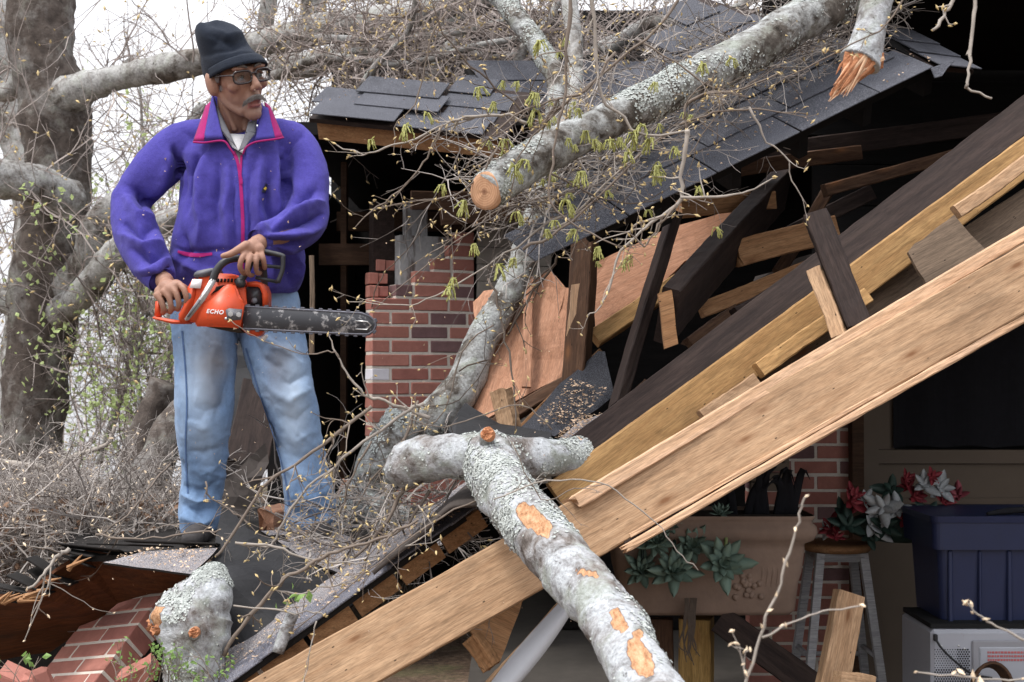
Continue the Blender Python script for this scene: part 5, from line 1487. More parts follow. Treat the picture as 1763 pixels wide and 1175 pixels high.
# thin saplings and shrubs behind the man (each with trunk and twigs)
sap = [(250, 820, 330, 470, 9.0, 'slender grey sapling stem left of the purple sleeve'), (170, 800, 300, 200, 9.6, 'slender sapling between oak and man'), (215, 850, 260, 520, 8.2, 'leaning sapling behind the brush at hip height'), (330, 820, 240, 140, 10, 'thin sapling rising behind the shoulder of the man'), (590, 400, 640, 60, 10.5, 'thin sapling behind the upper roof')]
for i, (x0, y0, x1, y1, d, lab) in enumerate(sap):
    t = thing('sapling', lab, 'sapling', W(x0, y0, d))
    pth = [(x0, y0, d, 7), (x0 * .7 + x1 * .3 + 14, y0 * .7 + y1 * .3, d, 6), (x0 * .3 + x1 * .7 - 10, y0 * .3 + y1 * .7, d, 4), (x1, y1, d, 2)]
    log_obj('trunk', pth, 'bark_limb', t, 8, amp=.1, seed=100 + i, step=.06)
    crown_twigs(t, [[p[:3] for p in pth]], 46, (.4, 1.1), .006, [(4, .55), (3, .5)], 'far_twig', 110 + i, bias=(0, 0, .5), budn=250, size=.01)
def leafy(name, lab, cat, px0, px1, py0, py1, d0, d1, stems, nleaf, seed, leaf='leaf_new', size=.035):
    rs = np.random.RandomState(seed); t = thing(name, lab, cat, W((px0 + px1) / 2, py1, (d0 + d1) / 2))
    tw = Twigs(); m = stems
    S = np.array([np.array(W(rs.uniform(px0, px1), rs.uniform(py0 + (py1 - py0) * .35, py1 + 60), rs.uniform(d0, d1))) for _ in range(m)])
    D = rs.randn(m, 3) * .5 + np.array([0, 0, 1.0])
    tw.grow(S, D, rs.uniform(.4, 1.1, m), .005 * rs.uniform(.6, 1.4, m), [(4, .5), (3, .5)], rs, 7, .15)
    tw.build('stems', 'far_twig', t)
    T = np.concatenate(tw.tips); T = T[rs.choice(len(T), nleaf)] + rs.randn(nleaf, 3) * .05
    leaves_mesh('leaves', T, size, leaf, t, rs)
leafy('leafy_shrub', 'fresh green leafing shrub behind the left leg of the man', 'shrub', 130, 310, 470, 760, 7.8, 9.6, 24, 1700, 131, size=.042)
leafy('leafy_shrub', 'low green bramble between oak and man', 'shrub', 110, 270, 640, 800, 7.6, 8.8, 12, 500, 132, 'leaf_new', .036)
leafy('leafy_shrub', 'sparse green leaves left of the oak trunk', 'shrub', -40, 40, 480, 800, 9.5, 11, 18, 260, 133, 'leaf_green', .035)
leafy('leafy_shrub', 'pale leafing twigs in the sky left of the purple shoulder', 'shrub', 190, 330, 250, 480, 9.6, 11, 10, 300, 134, size=.05)
# far wood
rs1 = np.random.RandomState(140); tw = Twigs(); m = 80
xs = rs1.uniform(-14, 4, m); ys = rs1.uniform(12, 26, m); zs = np.array([ground_z(a, b) for a, b in zip(xs, ys)])
hs_ = rs1.uniform(1.0, 3.4, m)
tw.grow(np.stack([xs, ys, zs], 1), np.array([0, 0, 1.0]) + rs1.randn(m, 3) * .22, hs_, rs1.uniform(.006, .028, m), [(6, .42), (4, .5), (2, .5)], rs1, 7, .12)
fw = tw.build('far_wood', 'far_twig'); tag(fw, 'hazy far undergrowth of bare stems behind the oak', 'undergrowth', kind='stuff')
T = np.concatenate(tw.tips); leaves_mesh('leaves', T[rs1.choice(len(T), 1500)], .06, 'leaf_new', fw, rs1)
# the brush pile on the left
bp = heap('brush_pile', 'heap of grey brown felled brush at the lower left', [(-60, 310, 870, 940, 5.2, 6.6, 1.0), (-60, 120, 900, 960, 4.85, 5.3, .4), (120, 300, 895, 925, 4.85, 5.3, .3), (-60, 180, 830, 900, 6.6, 8.0, .3)], 520, 'brush_twig', None, (.12, .42), .0040, ((4, .55), (3, .5), (2, .5)), (1, 0, 0), .17, 151, 2200, 'bud_pale')
# solid dead litter underneath the brush
rs2 = np.random.RandomState(160)
lv = np.array([np.array(W(rs2.uniform(-80, 330), rs2.uniform(860, 1010), rs2.uniform(4.9, 6.8))) for _ in range(3500)])
lt = leaves_mesh('leaf_litter', lv, .04, 'litter', None, rs2); tag(lt, 'dry brown leaf litter under the brush heap', 'leaves', kind='stuff')
mb_ = []
for (pts, r0, r1, mat, lab) in [
    ([(-20, 790, 6.4), (40, 800, 6.3), (95, 810, 6.2), (150, 842, 6.0), (200, 890, 5.7)], .024, .012, 'twig_pale', 'grey forked dead limb on the brush heap'),
    ([(119, 946, 4.3), (95, 962, 4.25), (75, 990, 4.2), (51, 1014, 4.16)], .012, .006, 'twig_pale', 'short snapped stick leaning on the torn sheathing'),
    ([(293, 800, 4.8), (259, 837, 4.7), (218, 888, 4.6), (170, 922, 4.5)], .006, .005, 'twig', 'slanting twig rising from the torn roof edge'),
    ([(165, 921, 4.35), (211, 928, 4.33), (272, 926, 4.33), (340, 917, 4.32), (380, 914, 4.3)], .006, .004, 'twig', 'long twig lying before the left boot'),
    ([(20, 830, 5.2), (45, 880, 5.1), (75, 950, 4.9), (90, 990, 4.8)], .012, .008, 'twig_pale', 'curved grey stick standing in the brush heap')]:
    b = thing('dead_stick', lab, 'stick', W(*pts[0]))
    traced_twig(b, pts, r0, r1, mat, 6, .2, name='stem', bud_mat='bud_pale')
    if 'forked' in lab:
        traced_twig(b, [(90, 808, 6.2), (130, 785, 6.2), (185, 765, 6.2), (198, 735, 6.2)], .022, .012, 'twig_pale', 3, .2, name='stem')
# old stump and log behind the left leg
sp_ = thing('old_log', 'old grey hollow log behind the left knee of the man', 'log', W(255, 800, 6.4))
log_obj('bark', [(325, 690, 6.6, 22), (292, 740, 6.4, 28), (268, 800, 6.3, 32), (230, 870, 6.2, 38)], 'bark_trunk', sp_, 20, amp=.15, seed=171)
log_obj('bark_slab', [(285, 660, 6.9, 26), (255, 730, 6.9, 28), (228, 810, 6.8, 28)], 'bark_trunk', sp_, 16, amp=.2, seed=172)
# airborne and lying sawdust
rsd = np.random.RandomState(180)
for _ in range(130):
    p = np.array(W(rsd.uniform(150, 1000), rsd.uniform(150, 1100), rsd.uniform(3.6, 4.4))); s = .0018 * rsd.uniform(.6, 1.5)
    CHIPS.add([p + rsd.randn(3) * s for _ in range(4)], [(0, 1, 2), (0, 2, 3), (0, 3, 1), (1, 3, 2)])

# small green growth in front
def sprig(lab, spots, d, nl, size, seed, leaf='leaf_green'):
    rs = np.random.RandomState(seed); t = thing('green_sprig', lab, 'plant', W(spots[0][0], spots[0][1] + 20, d)); tw = Twigs(); S = np.array([np.array(W(x, y, d + rs.uniform(-.05, .05))) for x, y in spots])
    tw.grow(S, rs.randn(len(S), 3) * .4 + np.array([0, 0, .8]), rs.uniform(.05, .12, len(S)), np.full(len(S), .0016), [(3, .6)], rs, 5, .15)
    tw.build('stems', 'twig', t); T = np.concatenate(tw.tips); leaves_mesh('leaves', T[rs.choice(len(T), nl)] + rs.randn(nl, 3) * .006, size, leaf, t, rs)
sprig('low mossy green growth at the bottom edge below the log chunk', [(200 + 9 * i, 1172 + (i % 3) * 6) for i in range(22)], 3.75, 240, .016, 201)
sprig('fresh green leaf on the roof edge strip', [(515, 1062), (520, 1058)], 3.8, 7, .035, 202, 'leaf_green')
sprig('small green sprout in the bottom left corner', [(22, 1178), (34, 1176), (46, 1180)], 3.9, 12, .03, 203)
# ---------------------------------------------------------------- things on the porch
def prism_px(poly, d0, d1, bevel=.003, seg=2, warp=None):
    """outline in photo pixels at depth d0, extruded straight back to depth d1 (real thickness), bevelled"""
    P = [Vector(W(x, y, d0)) for x, y in poly]; D = FWD * (d1 - d0)
    bm = bmesh.new(); a = [bm.verts.new(p) for p in P]; b = [bm.verts.new(p + D) for p in P]
    bm.faces.new(a); bm.faces.new(b[::-1])
    for i in range(len(a)): bm.faces.new((a[i], b[i], b[(i + 1) % len(a)], a[(i + 1) % len(a)]))
    bmesh.ops.recalc_face_normals(bm, faces=bm.faces)
    if bevel:
        es = [e for e in bm.edges if len(e.link_faces) == 2 and e.calc_face_angle(0) > .5]
        bmesh.ops.bevel(bm, geom=es, offset=bevel, segments=seg, affect='EDGES', clamp_overlap=True)
    me = bpy.data.meshes.new('part'); bm.to_mesh(me); bm.free(); return me
def prism(name, poly, d0, d1, mat, parent, bevel=.003, seg=2, smooth=False):
    me = prism_px(poly, d0, d1, bevel, seg); me.name = name
    o = link(name, me, M[mat], parent)
    if smooth: smooth_mesh(me)
    return o

# planter trough
PD = 4.75
pl = thing('planter', 'tan moulded clay trough planter with a rolled rim and fruit relief', 'planter', W(1220, 1060, PD))
def px_at(x, y, d): return Vector(W(x, y, d))
def planter_shell():
    V = []; F = []
    rows = [(1058, 0.0), (1050, .012), (1000, .014), (985, .020), (945, .022), (935, .02), (928, .045), (916, .055), (904, .05), (898, .035), (890, .042), (886, .04)]
    x0, x1 = W(1078, 950, PD).x, W(1362, 950, PD).x; y0, y1 = PD, PD + .26
    cr = .04; ns = 6
    for (py, off) in rows:
        z = W(1220, py, PD).z; tp = (1058 - py) / 172 * .035
        X0, X1, Y0, Y1 = x0 - off - tp, x1 + off + tp, y0 - off - tp * .5, y1 + off
        for (cx, cy, a0) in ((X1 - cr, Y0 + cr, -90), (X1 - cr, Y1 - cr, 0), (X0 + cr, Y1 - cr, 90), (X0 + cr, Y0 + cr, 180)):
            for k in range(ns + 1):
                a = math.radians(a0 + 90 * k / ns); V.append((cx + cr * math.cos(a), cy + cr * math.sin(a), z))
    n = 4 * (ns + 1)
    for i in range(len(rows) - 1):
        for k in range(n): F.append((i * n + k, i * n + (k + 1) % n, (i + 1) * n + (k + 1) % n, (i + 1) * n + k))
    F.append(tuple(range(n))[::-1])
    return V, F, rows, n
V, F, rows, n = planter_shell()
o = mesh_obj('trough', V, F, M['planter_clay'], pl, True); fix_normals(o.data)
top = V[-n:]; mesh_obj('soil', [(x, y, z - .015) for x, y, z in top], [tuple(range(n))], M['soil'], pl)
rg = random.Random(44)
for i in range(26):                       # grapes of the relief
    x = 1283 + rg.gauss(0, 16); y = 1000 + rg.gauss(0, 22) + (x - 1283) * .3
    v, f = ell(W(x, y, PD - .038), (.012, .012, .012), 8, 6); mesh_obj('relief_grape', v, f, M['planter_clay'], pl, True)
for i in range(5):
    v, f = tube([W(1310 + i * 9, 965 + 4 * (i % 2), PD - .040), W(1313 + i * 9, 985, PD - .04), W(1309 + i * 9, 1012, PD - .034)], [.004, .008, .003], 6, 8); mesh_obj('relief_leaf', v, f, M['planter_clay'], pl, True)
board('planter_post', (1198, 1062, 4.86), (1198, 1330, 4.86), .115, .11, 'post_yellow', 'yellowish square post under the planter', 'post', roll=8)
board('planter_post', (1112, 1064, 4.9), (1112, 1330, 4.9), .20, .05, 'lumber_brown', 'brown board standing beside the yellowish post under the planter', 'board')
# succulents
def leaf_blade(L, wd, curl, nseg=5, thick=.004):
    V = []; F = []
    for i in range(nseg + 1):
        t = i / nseg; w_ = wd * (math.sin(math.pi * (.12 + .8 * t ** .8)) if t < 1 else .02); z = curl * t * t * L
        V += [(t * L, -w_ / 2, z + w_ * .15), (t * L, 0, z - thick * (1 - t)), (t * L, w_ / 2, z + w_ * .15), (t * L, 0, z + thick * .3)]
    for i in range(nseg):
        for k in range(4): F.append((i * 4 + k, i * 4 + (k + 1) % 4, i * 4 + 4 + (k + 1) % 4, i * 4 + 4 + k))
    return V, F
def rosette_mesh(n, R, seed, wd=.36, rise=(15, 70), mat='succulent'):
    r = random.Random(seed); mb = MB()
    for i in range(n):
        t = i / n; L = R * (1 - .6 * t) * r.uniform(.85, 1.1)
        v, f = leaf_blade(L, L * wd, r.uniform(.05, .3))
        m4 = Matrix.Rotation(i * 2.39996, 4, 'Z') @ Matrix.Rotation(-math.radians(rise[0] + (rise[1] - rise[0]) * t + r.uniform(-8, 8)), 4, 'Y')
        mb.add([np.array(m4 @ Vector(p)) for p in v], f)
    me = bpy.data.meshes.new('leaves'); me.from_pydata([tuple(v) for v in mb.v], [], mb.f); me.update(); smooth_mesh(me); fix_normals(me)
    me.materials.append(M[mat]); return me
for i, (x, y, d, R, lab, tilt) in enumerate([(1243, 972, 4.62, .105, 'largest succulent rosette hanging over the planter front', 75), (1160, 985, 4.62, .10, 'succulent rosette hanging left of the largest one', 65), (1130, 935, 4.66, .08, 'succulent rosette close under the long beam', 60), (1190, 940, 4.68, .085, 'succulent rosette between beam and planter rim', 70), (1240, 885, 4.72, .05, 'small succulent on top of the planter rim', 35), (1150, 905, 4.7, .07, 'succulent tucked behind the long beam end', 50), (1105, 985, 4.66, .08, 'leftmost succulent beside the forked log', 60)]):
    t = thing('succulent', lab, 'plant', W(x, y, d), 'succulents in the planter')
    o = link('leaves', rosette_mesh(24, R * 1.12, i, .4, (5, 65)), None, t, Matrix.Translation(W(x, y, d)) @ Matrix.Rotation(math.radians(tilt), 4, 'X') @ Matrix.Rotation(i * 1.3, 4, 'Z'))
    a = Vector(W(x, y, d + .02)); b = Vector(W(x + (6 if i == 0 else -3), 890, 4.78))
    v, f = tube([a, (a + b) / 2 + Vector((.0, -.05, .0)), b], [.006, .006, .007], 6, 8); mesh_obj('stem', v, f, M['leaf_new' if i == 0 else 'leaf_dark'], t, True)
t = thing('dry_roots', 'dark dried roots trailing down from the planter', 'roots', W(1190, 1040, 4.66))
for i in range(9):
    x = 1188 + rg.uniform(-8, 10); v, f = tube([W(x, 1030, 4.66), W(x + rg.uniform(-8, 8), 1075, 4.65), W(x + rg.uniform(-14, 10), 1110, 4.66), W(x + rg.uniform(-18, 12), rg.uniform(1120, 1150), 4.66)], [.006, .004, .003, .0015], 5, 9)
    mesh_obj('root', v, f, M['twig_dark'], t)
t = thing('strap_plant', 'dark strap leaved plant standing behind the planter', 'plant', W(1300, 890, 4.9))
for i in range(11):
    x = 1300 + rg.uniform(-45, 75); lean = rg.uniform(-45, 45)
    v, f = tube([W(x, 892, 4.9), W(x + lean * .3, 850, 4.88), W(x + lean * .8, rg.uniform(800, 830), 4.86), W(x + lean * 1.3, rg.uniform(800, 850), 4.84)], [.016, .017, .013, .002], 6, 9, flat=(1, .25))
    mesh_obj('leaf', v, f, M['cloth_black'], t, True)
o = thing('white_crate', 'pale slatted panel glimpsed above the planter', 'panel', W(1330, 860, 5.3))
for k in range(3): prism('slat', [(1292, 846 - k * 17), (1352, 846 - k * 17), (1358, 832 - k * 17), (1292, 832 - k * 17)], 5.3, 5.33, 'cream_paint', o)
for x in (1292, 1350): prism('stile', [(x, 862), (x + 9, 862), (x + 9, 790), (x, 790)], 5.331, 5.36, 'cream_paint', o)

# stool
SDp = 5.25
stl = thing('bar_stool', 'tall stool with white legs and brown seat carrying the bouquet', 'stool', W(1440, 1190, SDp))
c = Vector(W(1440, 940, SDp + .14))
V = []; F = []; ns = 32
for (rr, dz) in ((.0, -.018), (.125, -.018), (.137, -.010), (.139, .004), (.133, .014), (.12, .017), (0, .017)):
    for k in range(ns): V.append(c + Vector((rr * math.cos(k * 2 * math.pi / ns), rr * math.sin(k * 2 * math.pi / ns), dz)))
for i in range(6):
    for k in range(ns): F.append((i * ns + k, i * ns + (k + 1) % ns, (i + 1) * ns + (k + 1) % ns, (i + 1) * ns + k))
o = mesh_obj('seat', V, F, M['lumber_orange'], stl, True); fix_normals(o.data)
zt = c.z - .02; feet = {}
for sx in (-1, 1):
    for sy in (-1, 1):
        a = Vector((c.x + sx * .085, c.y + sy * .085, zt)); b = Vector((c.x + sx * .165, c.y + sy * .15, .10)); feet[sx, sy] = (a, b)
        v, f = tube([a, b], [.023, .021], 4, up=(1, 1, 0)); mesh_obj('leg', v, f, M['white_wood'], stl)
for (k0, k1, t) in (((-1, -1), (1, -1), .02), ((-1, 1), (1, 1), .02), ((-1, -1), (-1, 1), .03), ((1, -1), (1, 1), .03)):
    p = [feet[k0][0].lerp(feet[k0][1], t), feet[k1][0].lerp(feet[k1][1], t)]
    v, f = tube(p, .02, 4, up=(1, 1, 0)); mesh_obj('apron', v, f, M['white_wood'], stl)
for (k0, k1, t) in (((-1, -1), (1, -1), .72), ((-1, 1), (1, 1), .65), ((-1, -1), (-1, 1), .6), ((1, -1), (1, 1), .6), ((-1, -1), (1, -1), .8)):
    p = [feet[k0][0].lerp(feet[k0][1], t), feet[k1][0].lerp(feet[k1][1], t)]
    v, f = tube(p, .010, 8); mesh_obj('rung', v, f, M['white_wood'], stl, True)

# bouquet of artificial poinsettias
bq = thing('bouquet', 'heap of red and white artificial poinsettias and roses on the stool', 'flowers', W(1450, 930, 5.2))
pet = {}
for m_n in ('petal_red', 'petal_white', 'petal_pink', 'leaf_dark'):
    pet[m_n] = [rosette_mesh(8, 1.0, s, .5, (5, 40), m_n) for s in (1, 2)]
fl = [(1425, 915, 'petal_white', .05), (1432, 912, 'petal_red', .07), (1460, 905, 'leaf_dark', .1), (1478, 870, 'petal_red', .07), (1450, 885, 'leaf_dark', .08), (1490, 860, 'petal_white', .06),
      (1520, 875, 'petal_white', .1), (1500, 905, 'petal_white', .09), (1465, 865, 'petal_red', .07), (1560, 840, 'petal_red', .06), (1575, 855, 'petal_red', .06), (1590, 835, 'petal_white', .075), (1618, 840, 'petal_white', .085),
      (1580, 860, 'petal_pink', .05), (1625, 865, 'petal_red', .07), (1650, 855, 'petal_pink', .06), (1560, 895, 'petal_red', .07), (1470, 855, 'petal_red', .06), (1605, 822, 'petal_red', .05), (1535, 845, 'leaf_dark', .08), (1600, 885, 'leaf_dark', .08), (1640, 885, 'leaf_dark', .07), (1520, 905, 'leaf_dark', .09), (1545, 880, 'petal_white', .07), (1508, 880, 'petal_white', .08), (1440, 925, 'petal_red', .05), (1560, 825, 'petal_red', .05), (1495, 925, 'leaf_dark', .07)]
for i, (x, y, mn, s) in enumerate(fl):
    d = 5.12 + rg.uniform(-.03, .05)
    o = bpy.data.objects.new('flower' if mn != 'leaf_dark' else 'leaf_spray', pet[mn][i % 2])
    o.matrix_basis = Matrix.Translation(W(x, y, d)) @ Matrix.Rotation(math.radians(rg.uniform(45, 85)), 4, 'X') @ Matrix.Rotation(rg.uniform(-.5, .5), 4, 'Y') @ Matrix.Rotation(rg.uniform(0, 6), 4, 'Z') @ Matrix.Diagonal((s, s, s, 1))
    COL.objects.link(o); adopt(o, bq)
v, f = ell(W(1560, 905, 5.25), (.24, .09, .07), 16, 8); mesh_obj('foliage_core', v, f, M['leaf_dark'], bq, True)

# blue storage bin on a microwave
BD = 4.75
bn = thing('storage_bin', 'dark blue plastic storage bin standing on the white microwave', 'bin', W(1760, 1075, BD))
def frustum(x0, x1, y0, y1, z0, z1, s=.02, cr=.03):
    V = []; F = []; ns = 5
    for z, e in ((z0, -s), (z1, 0)):
        for (cx, cy, a0) in ((x1 + e - cr, y0 - e + cr, -90), (x1 + e - cr, y1 + e - cr, 0), (x0 - e + cr, y1 + e - cr, 90), (x0 - e + cr, y0 - e + cr, 180)):
            for k in range(ns + 1):
                a = math.radians(a0 + 90 * k / ns); V.append((cx + cr * math.cos(a), cy + cr * math.sin(a), z))
    n = 4 * (ns + 1)
    for k in range(n): F.append((k, (k + 1) % n, n + (k + 1) % n, n + k))
    F.append(tuple(range(n))[::-1]); F.append(tuple(range(n, 2 * n))); return V, F
bx0 = W(1612, 980, BD).x; bx1 = bx0 + .52; bz0, bz1 = W(1700, 1074, BD).z, W(1700, 893, BD).z
v, f = frustum(bx0, bx1, BD, BD + .36, bz0, bz1); mesh_obj('tub', v, f, M['bin_blue'], bn)
zr = W(1700, 945, BD).z
v, f = frustum(bx0 - .02, bx1 + .02, BD - .022, BD + .38, zr, bz1 - .012, .003); mesh_obj('skirt', v, f, M['bin_blue'], bn)
v, f = frustum(bx0 - .03, bx1 + .03, BD - .032, BD + .39, bz1 - .011, bz1 + .012, .004); mesh_obj('lid', v, f, M['bin_blue'], bn)
for k in range(5):
    x = bx0 + .045 + k * .105
    v, f = chamfer_box(.011 if k % 2 else .016, .014, zr - bz0 - .01, .003); q = mesh_obj('rib', [(p[0] + x, p[1] + BD + .004, p[2] + (zr + bz0) / 2) for p in v], f, M['bin_blue'], bn); fix_normals(q.data)
v, f = tube([W(1700, 885, BD - .02), W(1735, 880, BD), W(1800, 876, BD)], [.006, .012, .01], 6, 8); 
tag(mesh_obj('black_rag', v, f, M['cloth_black'], None, True), 'black cord lying on top of the blue bin', 'cord')
mw = thing('microwave', 'white microwave seen from the back with a perforated vent', 'microwave', W(1720, 1250, 4.68))
mx0, mz1, md = W(1600, 1090, 4.68).x, W(1600, 1083, 4.68).z, 4.68
v, f = chamfer_box(.52, .36, .30, .012); q = mesh_obj('case', [(p[0] + mx0 + .26, p[1] + md + .18, p[2] + mz1 - .15) for p in v], f, M['appliance_white'], mw); fix_normals(q.data)
v, f = boxm((mx0 + .004, md + .02, mz1 + .002), (mx0 + .52, md + .35, mz1 + .018)); mesh_obj('top_cover', v, f, M['hole_black'], mw)
v, f = chamfer_box(.34, .012, .20, .004); q = mesh_obj('back_panel', [(p[0] + mx0 + .31, p[1] + md - .004, p[2] + mz1 - .135) for p in v], f, M['appliance_grey'], mw); fix_normals(q.data)
v, f = chamfer_box(.32, .012, .18, .004); q = mesh_obj('back_panel', [(p[0] + mx0 + .322, p[1] + md - .009, p[2] + mz1 - .147) for p in v], f, M['appliance_white'], mw); fix_normals(q.data)
hb = MB()
for i in range(14):
    for j in range(16):
        x = mx0 + .012 + i * .0088 + (j % 2) * .0044; z = mz1 - .068 - j * .0078
        rr = .0034 if (i > 8 or j > 8) else .0022
        cvs = [np.array((x + rr * math.cos(a * 1.0472), md - .0015, z + rr * math.sin(a * 1.0472))) for a in range(6)]
        hb.add(cvs, [(0, 1, 2, 3, 4, 5)])
o = hb.build('vent_holes', M['hole_black'], mw); o['kind'] = 'stuff'
for (x, z) in ((.035, -.055), (.095, -.055), (.115, -.065)):
    v, f = ell((mx0 + x, md - .001, mz1 + z), (.004, .002, .004), 8, 5); mesh_obj('screw', v, f, M['steel'], mw)
rp = MB()
for j in range(3):
    x = .19
    while x < .36:
        w_ = rg.uniform(.004, .011); zz = mz1 - .078 - j * .013
        rp.add(*boxm((mx0 + x, md - .0172, zz), (mx0 + x + w_, md - .0155, zz + .007))); x += w_ + .003
o = rp.build('printed_warning', M['red_print'], mw); o['kind'] = 'stuff'
v, f = tube([(mx0 + .012, md - .012, mz1 - .03), (mx0 + .03, md - .02, mz1 - .06), (mx0 + .07, md - .025, mz1 - .1), (mx0 + .13, md - .03, mz1 - .145), (mx0 + .2, md - .03, mz1 - .16)], .004, 8, 16); mesh_obj('cord', v, f, M['cord_black'], mw, True)
v, f = chamfer_box(.014, .014, .024, .003); q = mesh_obj('strain_relief', [(p[0] + mx0 + .012, p[1] + md - .008, p[2] + mz1 - .025) for p in v], f, M['cord_black'], mw); fix_normals(q.data)
bk = thing('wicker_basket', 'dark round wicker basket in front of the microwave', 'basket', W(1700, 1200, 4.55))
ccx = Vector(W(1706, 1200, 4.55))
for k in range(10):
    a = k / 9 * math.pi
    v, f = tube([ccx + Vector((.075 * math.cos(t), -.02 + .006 * k, .12 * math.sin(t))) * (1 - .02 * k) for t in np.linspace(0, math.pi, 14)], .006, 6); mesh_obj('hoop', v, f, M['lumber_brown'], bk, True)
# a board floor below for what stands there
# ---------------------------------------------------------------- the man
def remesh(mb, voxel, smooth=4, lam=.5):
    me = bpy.data.meshes.new('tmp'); me.from_pydata([tuple(v) for v in mb.v], [], mb.f); me.update(); fix_normals(me)
    o = bpy.data.objects.new('tmp', me); COL.objects.link(o)
    md = o.modifiers.new('r', 'REMESH'); md.mode = 'VOXEL'; md.voxel_size = voxel
    dg = bpy.context.evaluated_depsgraph_get(); dg.update()
    ev = o.evaluated_get(dg); out = bpy.data.meshes.new_from_object(ev)
    bpy.data.objects.remove(o); bpy.data.meshes.remove(me)
    co = np.zeros(len(out.vertices) * 3); out.vertices.foreach_get('co', co); co = co.reshape(-1, 3)
    e = np.zeros(len(out.edges) * 2, dtype=np.int32); out.edges.foreach_get('vertices', e); e = e.reshape(-1, 2)
    deg = np.bincount(e.ravel(), minlength=len(co))[:, None]
    for _ in range(smooth):
        acc = np.zeros_like(co); np.add.at(acc, e[:, 0], co[e[:, 1]]); np.add.at(acc, e[:, 1], co[e[:, 0]])
        co = co + lam * (acc / np.maximum(deg, 1) - co)
    return out, co
def normals(me, co):
    me.vertices.foreach_set('co', co.ravel()); me.update()
    n = np.zeros(len(co) * 3); me.vertex_normals.foreach_get('vector', n); return n.reshape(-1, 3)
def fold(co, nr, lines, base=None, amp=3.3):
    """press soft folds: lines of ((px,py) points, width px, height m)"""
    p = PX(co); vw = np.array(CAM) - co; vw /= np.linalg.norm(vw, axis=1, keepdims=True)
    face = np.clip((nr * vw).sum(1) * 2, 0, 1)
    d = np.zeros(len(co)); p = p.copy()
    p[:, 0] += 5 * fbm(co, 9, 61); p[:, 1] += 5 * fbm(co, 9, 67)
    for pts, wd, h in lines:
        best = np.full(len(co), 1e9); par = np.zeros(len(co)); n = len(pts) - 1
        for i in range(n):
            a, b = np.array(pts[i], float), np.array(pts[i + 1], float); ab = b - a
            t = np.clip(((p[:, :2] - a) @ ab) / (ab @ ab), 0, 1); q = np.linalg.norm(p[:, :2] - (a + t[:, None] * ab), axis=1)
            m = q < best; best = np.where(m, q, best); par = np.where(m, (i + t) / n, par)
        d += amp * h * np.exp(-(best / wd) ** 1.5) * np.clip(np.sin(np.clip(par * .92 + .04, 0, 1) * np.pi), 0, 1) ** .6
    return co + nr * (d * face)[:, None]
def fin(name, me, co, mat, parent, attrs=None):
    me.vertices.foreach_set('co', co.ravel()); me.update(); smooth_mesh(me); me.materials.clear()
    for k, v in (attrs or {}).items():
        at = me.attributes.new(k, 'FLOAT', 'POINT'); at.data.foreach_set('value', v)
    me.name = name
    return link(name, me, M[mat], parent)
def ring_loft(rows, segs=28):
    """rows: (px, py, depth, rx m, ry m) horizontal ellipses"""
    V = []; F = []
    for (x, y, d, rx, ry) in rows:
        c = np.array(W(x, y, d))
        for k in range(segs):
            a = 2 * math.pi * k / segs; s = .85
            cx, sx = math.cos(a), math.sin(a)
            V.append(c + np.array([rx * math.copysign(abs(cx) ** s, cx), ry * math.copysign(abs(sx) ** s, sx), 0]))
    for i in range(len(rows) - 1):
        for k in range(segs): F.append((i * segs + k, (i + 1) * segs + k, (i + 1) * segs + (k + 1) % segs, i * segs + (k + 1) % segs))
    F.append(tuple(range(segs))); F.append(tuple(range((len(rows) - 1) * segs, len(rows) * segs))[::-1])
    return V, F
man = thing('person', 'man in a purple fleece jacket, jeans and black knit cap holding a chainsaw', 'person', W(440, 930, 4.6))
BDp = 4.64
# head frame
HC = Vector(W(406, 131, 4.56)); HS = 1.13
yaw, pit, rol = math.radians(40), math.radians(-6), math.radians(-15)
hf = Vector((math.sin(yaw), -math.cos(yaw), 0)); hl = Vector((math.cos(yaw), math.sin(yaw), 0)); hu = Vector((0, 0, 1))
HM = Matrix.Translation(HC) @ Matrix(((hl.x, hf.x, 0), (hl.y, hf.y, 0), (0, 0, 1))).to_4x4() 
# axes: x = person's left, y = forward, z up   (hl x hf = -z, so mirror-safe explicit matrix)
HM = HM @ Matrix.Rotation(pit, 4, 'X') @ Matrix.Rotation(rol, 4, 'Y') @ Matrix.Diagonal((HS, HS, HS, 1))
def H(x, y, z): return np.array(HM @ Vector((x, y, z * 1.03 if z < 0 else z)))
def hell(mb, c, r, rot=None):
    v, f = ell((0, 0, 0), r, 18, 12, rot); mb.add([H(*(np.array(c) + p)) for p in v], f)
def htube(mb, pts, rad, segs=10, n=None, **k):
    v, f = tube(pts, rad, segs, n, **k); mb.add([H(*p) for p in v], f)

body = MB()
hell(body, (0, -.022, .030), (.074, .093, .078))
hell(body, (0, .022, -.03), (.060, .070, .085))
hell(body, (0, .030, -.010), (.066, .056, .055))
hell(body, (0, .066, -.112), (.027, .022, .022))
hell(body, (0, .050, -.098), (.034, .034, .028))
for s in (-1, 1):
    htube(body, [(s * .054, -.008, -.045), (s * .046, .016, -.078), (s * .026, .052, -.106)], [.016, .014, .013], 10, 10)
    hell(body, (s * .03, .084, .020), (.028, .013, .010))
    hell(body, (s * .046, .062, -.030), (.020, .022, .018))
    hell(body, (s * .012, .108, -.041), (.0095, .012, .0085))
    hell(body, (s * .083, -.014, -.014), (.010, .021, .036), Matrix.Rotation(.25, 3, 'X'))
    hell(body, (s * .079, -.004, -.034), (.008, .011, .013))
    hell(body, (s * .072, -.010, -.018), (.012, .020, .034))
    hell(body, (s * .031, .073, -.004), (.017, .013, .013))
htube(body, [(0, .086, .016), (0, .100, -.010), (0, .116, -.034)], [.0095, .0105, .0125], 10, 8, round_caps=True)
